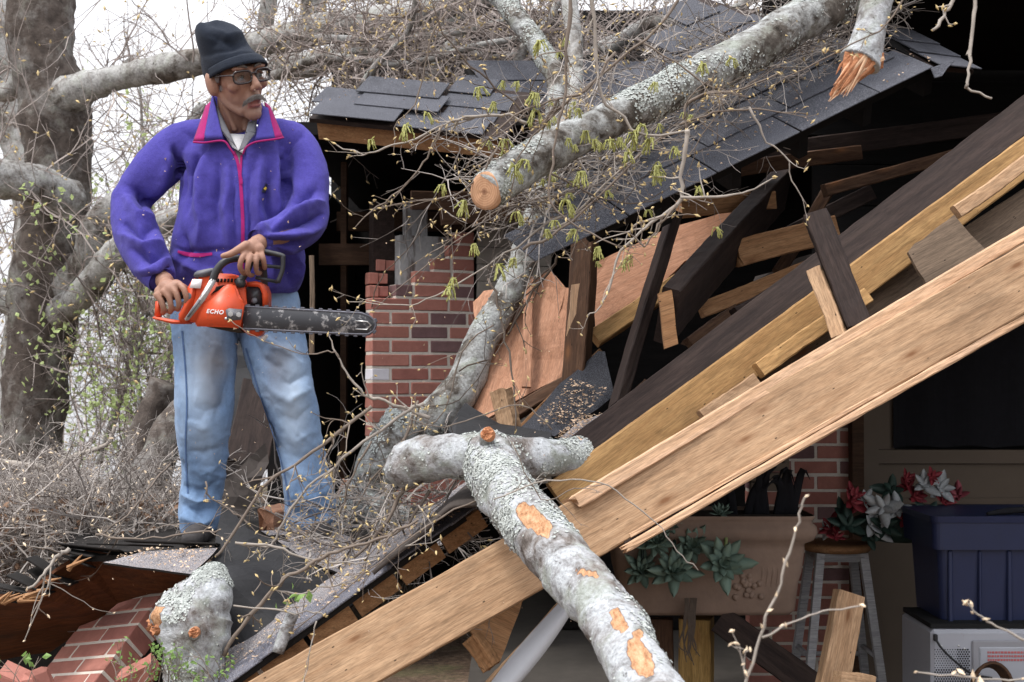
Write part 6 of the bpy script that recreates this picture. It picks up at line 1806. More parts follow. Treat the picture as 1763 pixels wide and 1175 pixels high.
hell(body, (0, .110, -.040), (.012, .012, .009))
hell(body, (0, .080, -.066), (.028, .018, .020))
hell(body, (0, .0865, -.0885), (.021, .012, .008))
hell(body, (0, .0905, -.0755), (.022, .010, .006))
# neck and trunk core
nk0 = H(0, -.025, -.03)
body.tube([nk0, np.array(W(402, 205, 4.62)), np.array(W(408, 240, 4.66)), np.array(W(412, 330, 4.68)), np.array(W(410, 480, 4.68))], [.056, .054, .065, .07, .07], 16, 24)
for s in (-1, 1):     # sinews of the throat
    body.tube([H(s * .05, -.01, -.07), np.array(W(413 + s * 8, 226, 4.58))], [.012, .010], 8, 6)
def limb_core(pts, r): body.tube([np.array(W(*p)) for p in pts], r, 12, 20)
limb_core([(400, 250, 4.67), (305, 240, 4.65), (225, 365, 4.61), (280, 478, 4.33), (288, 490, 4.30)], [.03, .03, .03, .026, .030])
limb_core([(415, 250, 4.68), (500, 240, 4.68), (525, 385, 4.50), (452, 415, 4.28), (440, 422, 4.26)], [.03, .03, .03, .026, .028])
limb_core([(405, 480, 4.68), (355, 520, 4.63), (352, 690, 4.56), (345, 900, 4.62), (340, 925, 4.62)], [.05, .035, .035, .03, .03])
limb_core([(405, 480, 4.68), (460, 520, 4.70), (500, 690, 4.6), (537, 905, 4.6), (540, 928, 4.6)], [.05, .035, .035, .03, .03])
# right hand (viewer's left) closed on the rear handle
def pw(x, y, d): return np.array(W(x, y, d))
def bead(c, r): body.ell(c, (r, r, r), 12, 9)
hand_r = [(283, 484, 4.300, .030), (288, 496, 4.270, .031), (295, 500, 4.256, .029), (303, 494, 4.256, .024), (279, 504, 4.268, .026)]
for (x, y, d, r) in hand_r: bead(pw(x, y, d), r)
def finger(pts, r): body.tube([pw(*p) for p in pts], r, 10, 14, round_caps=True)
for i in range(4):
    kx, ky = 317 - i * 13.2, 499 + i * 6.5
    L = (1.0, 1.08, 1.0, .82)[i]
    finger([(kx - 8, ky - 10, 4.240), (kx, ky, 4.228 + i * .004), (kx + 4, ky + 15 * L, 4.232 + i * .004), (kx + 3, ky + 25 * L, 4.252 + i * .004), (kx - 2, ky + 24 * L, 4.285)], [.0108, .0104, .0094, .0088, .0078])
finger([(298, 490, 4.27), (310, 492, 4.285), (320, 498, 4.31), (322, 506, 4.325)], [.014, .0125, .0115, .010])
# left hand (viewer's right) over the front handle
for (x, y, d, r) in [(446, 419, 4.262, .027), (437, 425, 4.232, .028), (428, 428, 4.215, .024), (444, 430, 4.225, .023)]: bead(pw(x, y, d), r)
finger([(424, 422, 4.20), (410, 430, 4.186), (398, 437, 4.18), (384, 441, 4.182)], [.015, .0125, .0115, .0095])
for (pts) in ([(422, 436, 4.195), (416, 446, 4.178), (413, 460, 4.182), (418, 470, 4.205), (424, 472, 4.23)],
              [(432, 440, 4.193), (428, 452, 4.180), (426, 466, 4.188), (430, 474, 4.21), (435, 474, 4.235)],
              [(442, 441, 4.20), (441, 452, 4.192), (441, 464, 4.205), (444, 471, 4.225), (448, 470, 4.245)],
              [(450, 436, 4.215), (453, 446, 4.208), (455, 456, 4.22), (456, 462, 4.24)]):
    finger(pts, [.0098, .0094, .0088, .0082, .0075][:len(pts)])
bme, bco = remesh(body, .0031, 3)
hd_ = PX(bco)[:, 1] < 215
e_ = np.zeros(len(bme.edges) * 2, dtype=np.int32); bme.edges.foreach_get('vertices', e_); e_ = e_.reshape(-1, 2); dg_ = np.bincount(e_.ravel(), minlength=len(bco))[:, None]
for _ in range(5):
    ac_ = np.zeros_like(bco); np.add.at(ac_, e_[:, 0], bco[e_[:, 1]]); np.add.at(ac_, e_[:, 1], bco[e_[:, 0]])
    bco = np.where(hd_[:, None], bco + .5 * (ac_ / np.maximum(dg_, 1) - bco), bco)
bn_ = normals(bme, bco)
HI = np.array(HM.inverted())
loc = bco @ HI[:3, :3].T + HI[:3, 3]
loc[:, 2] = np.where(loc[:, 2] < 0, loc[:, 2] / 1.03, loc[:, 2])
def g3(c, r): return np.exp(-(((loc - np.array(c)) / np.array(r)) ** 2).sum(1))
dd = np.zeros(len(bco))
for s in (-1, 1):
    dd -= .007 * g3((s * .031, .088, -.004), (.016, .02, .010))       # eye hollows
    dd -= .0025 * g3((s * .047, .075, -.062), (.016, .02, .020))       # sunken cheeks
    for t in np.linspace(0, 1, 7):                                    # nasolabial crease
        dd -= .0022 * g3((s * (.020 + .020 * t), .098 - .016 * t, -.040 - .042 * t), (.0045, .02, .006))
        dd -= .0012 * g3((s * (.044 + .012 * t), .075 - .02 * t, -.045 - .045 * t), (.0035, .02, .006))
    dd -= .0012 * g3((s * .034, .09, -.020), (.016, .02, .003))
    for t in np.linspace(0, 1, 5): dd -= .0016 * g3((s * .009, .096, .026 + .012 * t), (.0025, .02, .006))
for t in np.linspace(-1, 1, 9): dd -= .0030 * g3((.022 * t, .10, -.0815 - .003 * t * t), (.005, .02, .0028))
bco = bco + bn_ * (dd * HS)[:, None]
lips = np.clip(1.5 * (np.abs(loc[:, 0]) < .025) * np.exp(-((loc[:, 2] + .0835 + .004 * (loc[:, 0] / .02) ** 2) / .0095) ** 4) * (loc[:, 1] > .075), 0, 1) * .85
stb = np.clip((-.045 - loc[:, 2]) / .03, 0, 1) * np.clip((loc[:, 2] + .17) / .02, 0, 1) * np.clip((loc[:, 1] + .03) / .04, 0, 1) * .38
fin('body', bme, bco, 'skin', man, {'lips': lips, 'stubble': stb})
# eyes, hair, moustache, glasses
for s in (-1, 1):
    e = MB(); hell(e, (s * .031, .0765, -.004), (.0115, .0115, .0115)); o = e.build('eye', M['eye_white'], man, True); fix_normals(o.data)
    e = MB(); hell(e, (s * .031 + .003, .0862, -.0055), (.0062, .0028, .0062)); q = e.build('iris', M['eye_dark'], o, True); fix_normals(q.data)
    e = MB(); htube(e, [(s * .018, .0855, -.001), (s * .031, .0895, .0035), (s * .044, .083, -.001)], .0042, 8, 8); q = e.build('eyelid', M['skin'], man, True)
    e = MB(); htube(e, [(s * .012, .098, .020), (s * .030, .098, .027), (s * .048, .084, .020)], [.003, .0045, .002], 8, 8); q = e.build('eyebrow', M['grey_hair'], man, True)
    e = MB(); hell(e, (s * .070, .012, .010), (.007, .013, .024)); hell(e, (s * .072, -.03, -.01), (.007, .03, .035)); o = e.build('side_hair', M['grey_hair'], man, True); fix_normals(o.data)
mo = MB()
rm = random.Random(3)
htube(mo, [(-.034, .084, -.078), (-.022, .096, -.068), (-.008, .105, -.063), (0, .106, -.063), (.008, .105, -.063), (.022, .096, -.068), (.034, .084, -.078)], [.0018, .0034, .0038, .003, .0038, .0034, .0018], 10, 24)
for i in range(260):
    x = rm.uniform(-.034, .034); y = .108 - .0185 * (x / .03) ** 2; z = -.061 - .012 * (x / .03) ** 2 + rm.uniform(-.004, .003)
    htube(mo, [(x, y - .002, z), (x + .15 * x, y + .002, z - .006), (x * 1.3, y, z - .012)], [.0010, .0009, .0003], 3, cap=False)
o = mo.build('moustache', M['grey_hair'], man, True)
gl = thing('eyeglasses', 'dark rimmed eyeglasses worn by the man', 'glasses', H(0, .105, 0))
for s in (-1, 1):
    pts = []
    for k in range(25):
        a = 2 * math.pi * k / 24; cx, sx = math.cos(a), math.sin(a)
        pts.append((s * .034 + .0265 * math.copysign(abs(cx) ** .55, cx), .1085 - .10 * ((s * .034 + .026 * cx) / .06) ** 2 * .10 - .004 * abs(s * .034 + .026 * cx) / .06, -.006 + .0175 * math.copysign(abs(sx) ** .6, sx)))
    e = MB(); htube(e, pts, .0034, 8, 48); e.build('rim', M['glasses_frame'], gl, True)
    e = MB(); c = np.mean([H(*p) for p in pts[:-1]], 0); vs = [H(*p) for p in pts[:-1]]
    e.add([c] + vs, [(0, 1 + i, 1 + (i + 1) % 24) for i in range(24)]); e.build('lens', M['lens_glass'], gl)
    e = MB(); htube(e, [(s * .0605, .103, .002), (s * .072, .085, .004), (s * .080, .03, .006), (s * .0815, -.01, .004), (s * .082, -.025, -.012)], .0026, 6, 16); e.build('temple', M['glasses_frame'], gl, True)
e = MB(); htube(e, [(-.009, .109, .0), (0, .112, .003), (.009, .109, .0)], .0028, 8, 8); e.build('bridge', M['glasses_frame'], gl, True)

# knit cap
cap_ = MB()
rows = [(-.006, -.012, .0, .084, .104), (.012, -.012, .0, .088, .109), (.034, -.014, .0, .090, .110), (.052, -.016, -.002, .087, .106), (.072, -.020, -.008, .077, .094), (.096, -.024, -.014, .073, .086), (.120, -.026, -.018, .072, .084), (.140, -.030, -.026, .062, .070), (.154, -.034, -.034, .044, .048), (.163, -.036, -.040, .022, .024)]
V = []; F = []; sg = 40
for i, (z, cy, cx, rx, ry) in enumerate(rows):
    rx *= .95; ry *= .95
    for k in range(sg):
        a = 2 * math.pi * k / sg
        bz = 0
        if i <= 2: bz = (.044, .040, .024)[i] * max(0, math.sin(a)) - .012 * max(0, -math.sin(a))
        w_ = 1 + .012 * math.sin(5 * a + i) * (i > 3) + .02 * math.sin(2 * a + 1.5 * i) * (i > 4)
        V.append(H(cx + rx * math.cos(a) * w_, cy + ry * math.sin(a) * w_, z + bz + (.010 * math.sin(a * 2 + 1) * (i > 5))))
for i in range(len(rows) - 1):
    for k in range(sg): F.append((i * sg + k, i * sg + (k + 1) % sg, (i + 1) * sg + (k + 1) % sg, (i + 1) * sg + k))
F.append(tuple(range(sg))); F.append(tuple(range((len(rows) - 1) * sg, len(rows) * sg)))
cap_.add(V, F)
cme, cco = remesh(cap_, .006, 3)
cn2 = normals(cme, cco)
cco = fold(cco, cn2, base=None, amp=1.5, lines=[([(352, 98), (395, 88), (440, 72)], 5, -.006), ([(352, 100), (400, 92), (455, 92)], 7, .005), ([(360, 60), (400, 78), (430, 66)], 8, -.006), ([(365, 45), (390, 60), (425, 56)], 6, .006), ([(372, 40), (380, 60), (365, 85)], 6, -.004)])
hat = thing('knit_cap', 'black knit cap with a short brim worn by the man', 'cap', H(0, 0, .02))
fin('crown', cme, cco, 'knit', hat)
bv = MB(); 
brim = []
for i in range(21):
    a = math.radians(8 + 164 * i / 20)
    for j in range(5):
        t = j / 4; out = .002 + .026 * t * max(.02, math.sin(a)) ** 1.3
        brim.append(H((.086 + out) * math.cos(a), -.014 + (.106 + out) * math.sin(a), .040 - .028 * t + .004 * math.sin(math.pi * t) + .034 * (math.sin(a) > 0) * math.sin(a) - .014))
bf = []
for i in range(20):
    for j in range(4): bf.append((i * 5 + j, i * 5 + j + 1, i * 5 + 6 + j, i * 5 + 5 + j))
nb = len(brim); brim2 = brim + [p + (HC.to_tuple()[0:3] - p) * .05 for p in [np.array(b) for b in brim]]
brim2 = [np.array(b) for b in brim] + [np.array(b) + (np.array(HC) - np.array(b)) * .045 for b in brim]
bf2 = bf + [tuple(k + nb for k in reversed(q)) for q in bf]
for i in range(20): bf2 += [(i * 5 + 4, i * 5 + 4 + nb, i * 5 + 9 + nb, i * 5 + 9), (i * 5, i * 5 + 5, i * 5 + 5 + nb, i * 5 + nb)]
o = mesh_obj('brim', brim2, bf2, M['knit'], hat, True); fix_normals(o.data)

# jacket
jk = MB()
jk.add(*ring_loft([(408, 222, 4.71, .10, .07), (409, 232, 4.695, .155, .085), (411, 246, 4.675, .195, .112), (414, 272, 4.655, .208, .135), (416, 310, 4.64, .208, .15), (415, 360, 4.63, .212, .158), (411, 410, 4.625, .226, .162), (409, 450, 4.63, .232, .162), (409, 478, 4.635, .228, .158), (410, 496, 4.64, .212, .145), (411, 506, 4.64, .195, .135), (411, 508, 4.64, .17, .12)]))
def sleeve(pts, rad): jk.tube([np.array(W(*p)) for p in pts], rad, 22, 44, round_caps=False)
sleeve([(362, 242, 4.68), (314, 252, 4.66), (270, 290, 4.63), (234, 334, 4.62), (224, 360, 4.60), (236, 405, 4.52), (258, 450, 4.40), (280, 480, 4.325)], [.078, .084, .082, .070, .066, .077, .070, .049])
sleeve([(456, 242, 4.69), (500, 252, 4.67), (524, 296, 4.63), (527, 352, 4.56), (523, 382, 4.50), (498, 402, 4.42), (470, 410, 4.345), (446, 415, 4.28)], [.078, .084, .082, .078, .076, .072, .060, .043])
jme, jco = remesh(jk, .0055, 4)
jn = normals(jme, jco)
FL = [([(345, 260), (325, 300), (322, 360)], 7, -.010), ([(358, 262), (345, 310), (350, 380), (340, 430)], 9, .010), ([(378, 280), (372, 340), (378, 400)], 8, -.008), ([(395, 290), (392, 360), (396, 430)], 9, .007),
      ([(450, 280), (446, 340), (452, 400)], 9, .010), ([(464, 290), (460, 350), (468, 385)], 6, -.010), ([(478, 270), (474, 320), (480, 370)], 8, .010), ([(495, 262), (492, 310), (488, 345)], 6, -.016),
      ([(300, 255), (310, 290), (312, 340)], 6, -.012), ([(292, 265), (282, 310), (262, 345)], 10, .008), ([(230, 320), (255, 350), (285, 350)], 8, -.012), ([(215, 335), (240, 372), (278, 372)], 8, .010),
      ([(210, 385), (240, 400), (275, 392)], 8, -.011), ([(212, 405), (245, 428), (285, 415)], 9, .010), ([(225, 430), (255, 448), (292, 435)], 7, -.010), ([(240, 465), (270, 462), (300, 446)], 7, .008), ([(250, 478), (275, 472), (302, 458)], 4, -.006),
      ([(545, 330), (515, 345), (485, 370)], 8, -.012), ([(555, 350), (520, 362), (480, 385)], 8, .012), ([(556, 372), (515, 382), (468, 395)], 7, -.013), ([(550, 392), (510, 402), (460, 404)], 8, .010), ([(520, 415), (490, 418), (462, 416)], 6, -.010),
      ([(300, 445), (345, 470), (400, 478)], 9, .006), ([(480, 430), (500, 460), (505, 490)], 9, -.010), ([(500, 430), (518, 460), (515, 490)], 8, .008), ([(462, 430), (468, 470), (472, 500)], 9, .008), ([(316, 395), (322, 430), (312, 460)], 8, -.007), ([(302, 425), (345, 432), (400, 428)], 4, -.004),
      ([(357, 255), (330, 290), (318, 340)], 3, -.005), ([(482, 250), (494, 290), (498, 335)], 3, -.005), ([(402, 290), (404, 360), (406, 430)], 3, -.004), ([(433, 290), (433, 360), (431, 430)], 3, -.004), ([(310, 225), (345, 240), (360, 262)], 8, -.004), ([(520, 230), (500, 250), (492, 275)], 8, -.005)]
jco = fold(jco, jn, FL); jn = normals(jme, jco)
pj = PX(jco); tm_ = np.clip((pj[:, 0] - 300) / 25, 0, 1) * np.clip((505 - pj[:, 0]) / 25, 0, 1) * np.clip((440 - pj[:, 1]) / 40, 0, 1)
def ridge(co, sc, seed, pw=3.0):
    q = co * np.array(sc) + .35 * np.stack([fbm(co, 7, seed + 1), fbm(co, 7, seed + 2), fbm(co, 7, seed + 3)], 1)
    return (1 - np.abs(vnoise(q, 1.0, seed))) ** pw
rot_ = np.array([[.8, 0, .6], [0, 1, 0], [-.6, 0, .8]])
wr = tm_ * ridge(jco, (15, 7, 3.2), 71) + (1 - tm_) * (.75 * ridge(jco @ rot_, (6, 6, 15), 73) + .5 * ridge(jco @ rot_.T, (6, 6, 17), 75))
sh_ = np.clip((pj[:, 1] - 235) / 60, .15, 1)
jco = jco + jn * (.0032 * (wr - .4) * sh_ + .0016 * fbm(jco, 11, 3) + .0010 * fbm(jco, 34, 5))[:, None]
jacket = fin('jacket', jme, jco, 'fleece', man)
def bvh_of(o):
    me = o.data; mw_ = wm(o)
    return BVHTree.FromPolygons([mw_ @ v.co for v in me.vertices], [tuple(p.vertices) for p in me.polygons])
jb = bvh_of(jacket)
def hit(b, x, y, lift=.003, far=5.2):
    d = (Vector(W(x, y, 4.0)) - CAM).normalized()
    h = b.ray_cast(CAM, d)
    if h[0] is None: return Vector(W(x, y, 4.5))
    n = h[1] if h[1].dot(d) < 0 else -h[1]
    return h[0] + n * lift
def strip_on(name, b, pts, wpx, mat, parent, lift=.003, r=None, n=40, thick=.002):
    C = catmull([np.array((*p, 0.)) for p in pts], n); V = []; F = []
    for i, c in enumerate(C):
        t = C[min(i + 1, n)] - C[max(i - 1, 0)]; t /= np.linalg.norm(t); s = np.array([-t[1], t[0], 0])
        w_ = wpx if not hasattr(wpx, '__len__') else np.interp(i / n, np.linspace(0, 1, len(wpx)), wpx)
        for k in (-1, 0, 1):
            q = c + s * k * w_ / 2; V.append(hit(b, q[0], q[1], lift + (.0012 if k == 0 else 0)))
    for i in range(n):
        for k in range(2): F.append((i * 3 + k, i * 3 + 3 + k, i * 3 + 4 + k, i * 3 + 1 + k))
    return mesh_obj(name, V, F, M[mat], parent, True)
strip_on('zipper', jb, [(402, 262), (409, 278), (413, 300), (416, 340), (418, 380), (418, 430), (417, 470)], 6, 'fleece_trim', jacket)
strip_on('zipper_tape', jb, [(416, 268), (415, 285), (414, 302)], 4, 'fleece_trim', jacket)
strip_on('placket_opening', jb, [(410, 252), (412, 270), (413, 298)], [18, 10, 2], 'shirt_grey', jacket, .0022)
strip_on('pocket_zip', jb, [(307, 434), (325, 439), (345, 440), (366, 438)], [4, 7, 6, 4], 'fleece_trim', jacket)
strip_on('zip_pull', jb, [(415, 306), (416, 318)], 5, 'fleece_trim', jacket, .006, n=8)
strip_on('emblem', jb, [(452, 332), (455, 326), (458, 317)], [5, 7, 3], 'saw_black', jacket, .003, n=8)
strip_on('emblem', jb, [(453, 327), (456, 323)], 4, 'logo_yellow', jacket, .005, n=6)
strip_on('hem', jb, [(312, 492), (360, 498), (410, 500), (470, 500), (512, 494)], 3, 'fleece', jacket, .003)
# collar: lofted folded flaps standing off the neck
def flap(name, P, mat, parent, thick=.006):
    """grid of world points rows x cols"""
    R_, C_ = len(P), len(P[0]); V = [np.array(p) for r in P for p in r]; F = []
    cen = np.array(W(408, 225, 4.68))
    V2 = [v - (v - cen) / np.linalg.norm(v - cen) * thick for v in V]
    n = len(V)
    for i in range(R_ - 1):
        for j in range(C_ - 1): q = (i * C_ + j, i * C_ + j + 1, (i + 1) * C_ + j + 1, (i + 1) * C_ + j); F += [q, tuple(k + n for k in reversed(q))]
    for i in range(R_ - 1): F += [(i * C_, (i + 1) * C_, (i + 1) * C_ + n, i * C_ + n), (i * C_ + C_ - 1, i * C_ + C_ - 1 + n, (i + 1) * C_ + C_ - 1 + n, (i + 1) * C_ + C_ - 1)]
    for j in range(C_ - 1): F += [(j, j + n, j + 1 + n, j + 1), ((R_ - 1) * C_ + j, (R_ - 1) * C_ + j + 1, (R_ - 1) * C_ + j + 1 + n, (R_ - 1) * C_ + j + n)]
    o = mesh_obj(name, V + V2, F, M[mat], parent, True); fix_normals(o.data); return o
def bilin(c, nr, nc, bulge=.0):
    """c = corners TL, TR, BR, BL (px,py,d)"""
    c = [np.array(p, float) for p in c]; out = []
    for i in range(nr):
        v = i / (nr - 1); row = []
        for j in range(nc):
            u = j / (nc - 1); p = (c[0] * (1 - u) + c[1] * u) * (1 - v) + (c[3] * (1 - u) + c[2] * u) * v
            p[2] -= bulge * math.sin(math.pi * u) * math.sin(math.pi * (.3 + .7 * v)); row.append(W(*p))
        out.append(row)
    return out
# viewer's left flap: magenta stripe then purple, viewer's right flap likewise
flap('collar', bilin([(366, 158, 4.62), (369, 176, 4.565), (384, 240, 4.485), (350, 241, 4.50)], 9, 9, .012), 'fleece', jacket)
flap('collar_panel', bilin([(354, 182, 4.65), (366, 172, 4.615), (350, 243, 4.494), (332, 244, 4.52)], 9, 6, .012), 'fleece_trim', jacket)
flap('collar', bilin([(452, 182, 4.59), (462, 186, 4.61), (474, 238, 4.50), (440, 242, 4.485)], 9, 9, .010), 'fleece', jacket)
flap('collar_panel', bilin([(457, 176, 4.63), (466, 184, 4.64), (488, 236, 4.525), (473, 240, 4.495)], 9, 6, .010), 'fleece_trim', jacket)
flap('collar', bilin([(366, 165, 4.70), (452, 178, 4.74), (460, 215, 4.75), (360, 210, 4.72)], 6, 10, -.02), 'fleece', jacket)
v, f = tube([W(333, 245, 4.515), W(352, 246, 4.495), (np.array(W(384, 243, 4.478))), W(396, 256, 4.480), W(404, 268, 4.485)], .0035, 8, 20); mesh_obj('collar_piping', v, f, M['fleece_trim'], jacket, True)
v, f = tube([W(488, 237, 4.520), W(474, 240, 4.49), W(440, 245, 4.478), W(424, 254, 4.480), W(418, 266, 4.485)], .0035, 8, 20); mesh_obj('collar_piping', v, f, M['fleece_trim'], jacket, True)
# shirt under the jacket
flap('shirt_collar', bilin([(368, 168, 4.60), (373, 182, 4.58), (408, 256, 4.488), (370, 212, 4.525)], 8, 6, .006), 'shirt_grey', man, .004)
flap('shirt_collar', bilin([(428, 210, 4.55), (443, 206, 4.58), (440, 230, 4.52), (423, 228, 4.50)], 7, 6, .006), 'shirt_grey', man, .004)
flap('shirt_collar', bilin([(424, 226, 4.505), (440, 230, 4.515), (420, 256, 4.478), (410, 262, 4.482)], 7, 6, .004), 'shirt_grey', man, .004)
flap('undershirt', bilin([(384, 230, 4.575), (430, 232, 4.57), (420, 266, 4.505), (400, 254, 4.505)], 8, 8, .016), 'tee_white', man, .004)
for (p, r) in (([(268, 474, 4.345), (278, 484, 4.322)], .048), ([(452, 413, 4.297), (443, 416, 4.274)], .042)):
    v, f = tube([W(*p[0]), W(*p[1])], [r * 1.02, r * .93], 20, 4, cap=False); mesh_obj('cuff', v, f, M['fleece'], jacket, True)

# jeans
jn_ = MB()
jn_.add(*ring_loft([(410, 470, 4.66, .17, .12), (408, 500, 4.66, .195, .13), (406, 530, 4.66, .205, .135), (405, 555, 4.66, .20, .13), (405, 568, 4.66, .16, .10)]))
def leg(pts, rad): jn_.tube([np.array(W(*p)) for p in pts], rad, 24, 50)
leg([(352, 510, 4.64), (352, 560, 4.62), (353, 620, 4.59), (352, 690, 4.55), (350, 750, 4.57), (351, 800, 4.60), (345, 850, 4.62), (343, 885, 4.62), (345, 914, 4.62)], [.110, .112, .106, .100, .090, .078, .072, .074, .066])
leg([(458, 510, 4.68), (466, 560, 4.66), (478, 620, 4.62), (499, 690, 4.58), (514, 750, 4.59), (524, 800, 4.60), (532, 850, 4.60), (536, 885, 4.60), (538, 918, 4.60)], [.112, .114, .106, .090, .080, .080, .086, .090, .092])
lme, lco = remesh(jn_, .0055, 4)
ln_ = normals(lme, lco)
LF_ = [([(330, 700), (352, 712), (390, 700)], 8, -.007), ([(318, 730), (350, 738), (385, 722)], 8, .007), ([(322, 770), (350, 778), (382, 765)], 7, -.007), ([(320, 800), (345, 815), (378, 800)], 7, .006), ([(312, 835), (345, 848), (372, 830)], 7, -.010), ([(308, 852), (340, 868), (372, 856)], 7, .011), ([(310, 874), (340, 888), (370, 876)], 6, -.011), ([(312, 893), (345, 905), (368, 893)], 6, .010), ([(375, 600), (360, 650), (372, 700)], 9, .008), ([(340, 590), (335, 640), (330, 690)], 9, -.006), ([(392, 640), (385, 690), (370, 730)], 7, -.008), ([(362, 740), (370, 790), (360, 840)], 7, .006),
       ([(470, 640), (500, 660), (530, 645)], 8, -.009), ([(462, 665), (500, 690), (535, 668)], 9, .009), ([(480, 715), (510, 725), (540, 705)], 8, -.007), ([(490, 740), (515, 760), (545, 740)], 8, .006), ([(500, 780), (528, 792), (552, 772)], 8, -.005), ([(500, 850), (535, 862), (565, 845)], 8, .006), ([(505, 880), (540, 893), (572, 876)], 8, -.012), ([(505, 900), (540, 912), (575, 896)], 6, .010), ([(430, 580), (455, 620), (490, 640)], 7, -.009), ([(440, 570), (475, 600), (515, 600)], 8, .008), ([(495, 790), (505, 850), (500, 905)], 6, .007), ([(545, 790), (555, 850), (560, 880)], 7, -.006)]
lco = fold(lco, ln_, LF_, amp=1.35); ln_ = normals(lme, lco)
pl_ = PX(lco); lo_ = .35 + .65 * np.clip((pl_[:, 1] - 690) / 130, 0, 1) + .5 * np.exp(-((pl_[:, 1] - 600) / 40) ** 2)
wl = .8 * ridge(lco @ rot_, (6, 6, 17), 81) + .5 * ridge(lco @ rot_.T, (6, 6, 14), 83)
lco = lco + ln_ * (.008 * (wl - .45) * lo_ + .003 * fbm(lco, 13, 7) + .0015 * fbm(lco, 40, 8))[:, None]
pp = PX(lco); nz_ = fbm(lco, 9, 11)
fade = np.clip(.62 * np.exp(-(((pp[:, 0] - 345) / 30) ** 2 + ((pp[:, 1] - 640) / 95) ** 2)) + .55 * np.exp(-(((pp[:, 0] - 505) / 26) ** 2 + ((pp[:, 1] - 690) / 110) ** 2)) + .25 * np.exp(-(((pp[:, 0] - 350) / 25) ** 2 + ((pp[:, 1] - 760) / 50) ** 2)) + .14 * nz_, 0, .8)
dirt = np.clip(.8 * np.exp(-(((pp[:, 0] - 368) / 30) ** 2 + ((pp[:, 1] - 615) / 60) ** 2)) + .7 * np.exp(-(((pp[:, 0] - 478) / 32) ** 2 + ((pp[:, 1] - 630) / 45) ** 2)) + .35 * np.exp(-(((pp[:, 0] - 370) / 20) ** 2 + ((pp[:, 1] - 690) / 25) ** 2)) + .2 * nz_ - .12, 0, .75)
jeans = fin('jeans', lme, lco, 'denim', man, {'fade': fade, 'dirt': dirt})
lb_ = bvh_of(jeans)
strip_on('side_seam', lb_, [(314, 570), (320, 640), (322, 700), (320, 760), (322, 820), (324, 850)], 3.0, 'denim_seam', jeans, .0018)
strip_on('side_seam', lb_, [(424, 600), (448, 680), (468, 740), (486, 800), (496, 850), (500, 905)], 3.0, 'denim_seam', jeans, .0018)
# shoes
def shoe(nm, heel, toe, par):
    a, b = np.array(W(*heel)), np.array(W(*toe)); mb = MB()
    for t, r, h in ((0, .045, .055), (.25, .046, .058), (.5, .047, .05), (.75, .048, .042), (1.0, .040, .034)):
        mb.ell(a + (b - a) * t, (r, r, h), 14, 9)
    me, co = remesh(mb, .006, 4); zf = min(heel_z(a), heel_z(b)); co[:, 2] = np.maximum(co[:, 2], co[:, 2].min() + .012)
    o = fin(nm, me, co, 'shoe', par); return o
def heel_z(p): return p[2]
shoe('shoe', (352, 912, 4.66), (332, 928, 4.47), man)
shoe('shoe', (540, 912, 4.66), (552, 922, 4.48), man)

rf_ = random.Random(91)
for b_, x0, x1, y0, y1, n_f in ((jb, 205, 550, 200, 480, 30), (lb_, 310, 560, 580, 880, 25)):
    for _ in range(n_f):
        x, y = rf_.uniform(x0, x1), rf_.uniform(y0, y1)
        d = (Vector(W(x, y, 4.0)) - CAM).normalized(); h = b_.ray_cast(CAM, d)
        if h[0] is None: continue
        p = np.array(h[0] - d * .003); sz = rf_.uniform(.0012, .003)
        CHIPS.add([p + np.array([rf_.gauss(0, 1), rf_.gauss(0, 1), rf_.gauss(0, 1)]) * sz for _ in range(4)], [(0, 1, 2), (0, 2, 3), (0, 3, 1), (1, 3, 2)])
# ---------------------------------------------------------------- chainsaw
SWD = 4.22
saw = thing('chainsaw', 'orange chainsaw with a black bar held level by the man', 'chainsaw', W(360, 560, SWD))
def sp(name, poly, d0, d1, mat, bevel=.004, seg=2, parent=saw): return prism(name, poly, d0, d1, mat, parent, bevel, seg, True)
# polygons are photo-plane outlines of the saw side, thickness runs away from the viewer
sp('body', [(322, 553), (334, 508), (338, 478), (366, 470), (402, 472), (414, 482), (420, 492), (424, 530), (420, 548), (412, 566), (352, 560)], SWD + .012, SWD + .125, 'saw_orange', .006)
sp('top_cover', [(331, 477), (336, 467), (366, 461), (373, 465), (366, 474), (350, 477)], SWD + .004, SWD + .12, 'saw_grey', .004)
cov = sp('side_cover', [(334, 562), (349, 521), (360, 515), (386, 491), (401, 489), (408, 496), (411, 510), (420, 520), (417, 540), (412, 566), (388, 564)], SWD - .018, SWD + .011, 'saw_orange', .006, 3)
sp('cover_recess', [(388, 534), (394, 531), (417, 533), (415, 551), (392, 553)], SWD - .0205, SWD - .017, 'saw_grey', .001, parent=cov)
sp('label_plate', [(326, 496), (331, 481), (348, 481), (345, 497)], SWD + .001, SWD + .006, 'label_white', .0006)
v, f = ell(W(324, 510, SWD + .010), (.012, .003, .012), 14, 8); mesh_obj('primer_cap', v, f, M['saw_grey'], saw, True)
sp('rear_housing', [(305, 545), (318, 520), (320, 500), (332, 478), (338, 478), (334, 510), (324, 556), (310, 556)], SWD + .009, SWD + .11, 'saw_orange', .005)
sp('rear_guard', [(261, 549), (262, 545), (300, 551), (324, 552), (324, 558), (296, 558)], SWD + .02, SWD + .085, 'saw_orange', .003)
sp('rear_loop', [(265, 546), (267, 517), (274, 515), (277, 520), (275, 548)], SWD + .035, SWD + .065, 'saw_orange', .004)
v, f = tube([W(272, 520, SWD + .05), W(290, 510, SWD + .05), W(320, 505, SWD + .05)], [.014, .016, .018], 10, 10); mesh_obj('rear_handle', v, f, M['saw_black'], saw, True)
sp('steel_strap', [(316, 551), (322, 553), (352, 517), (372, 482), (363, 478), (343, 512)], SWD - .024, SWD - .006, 'saw_silver', .003)
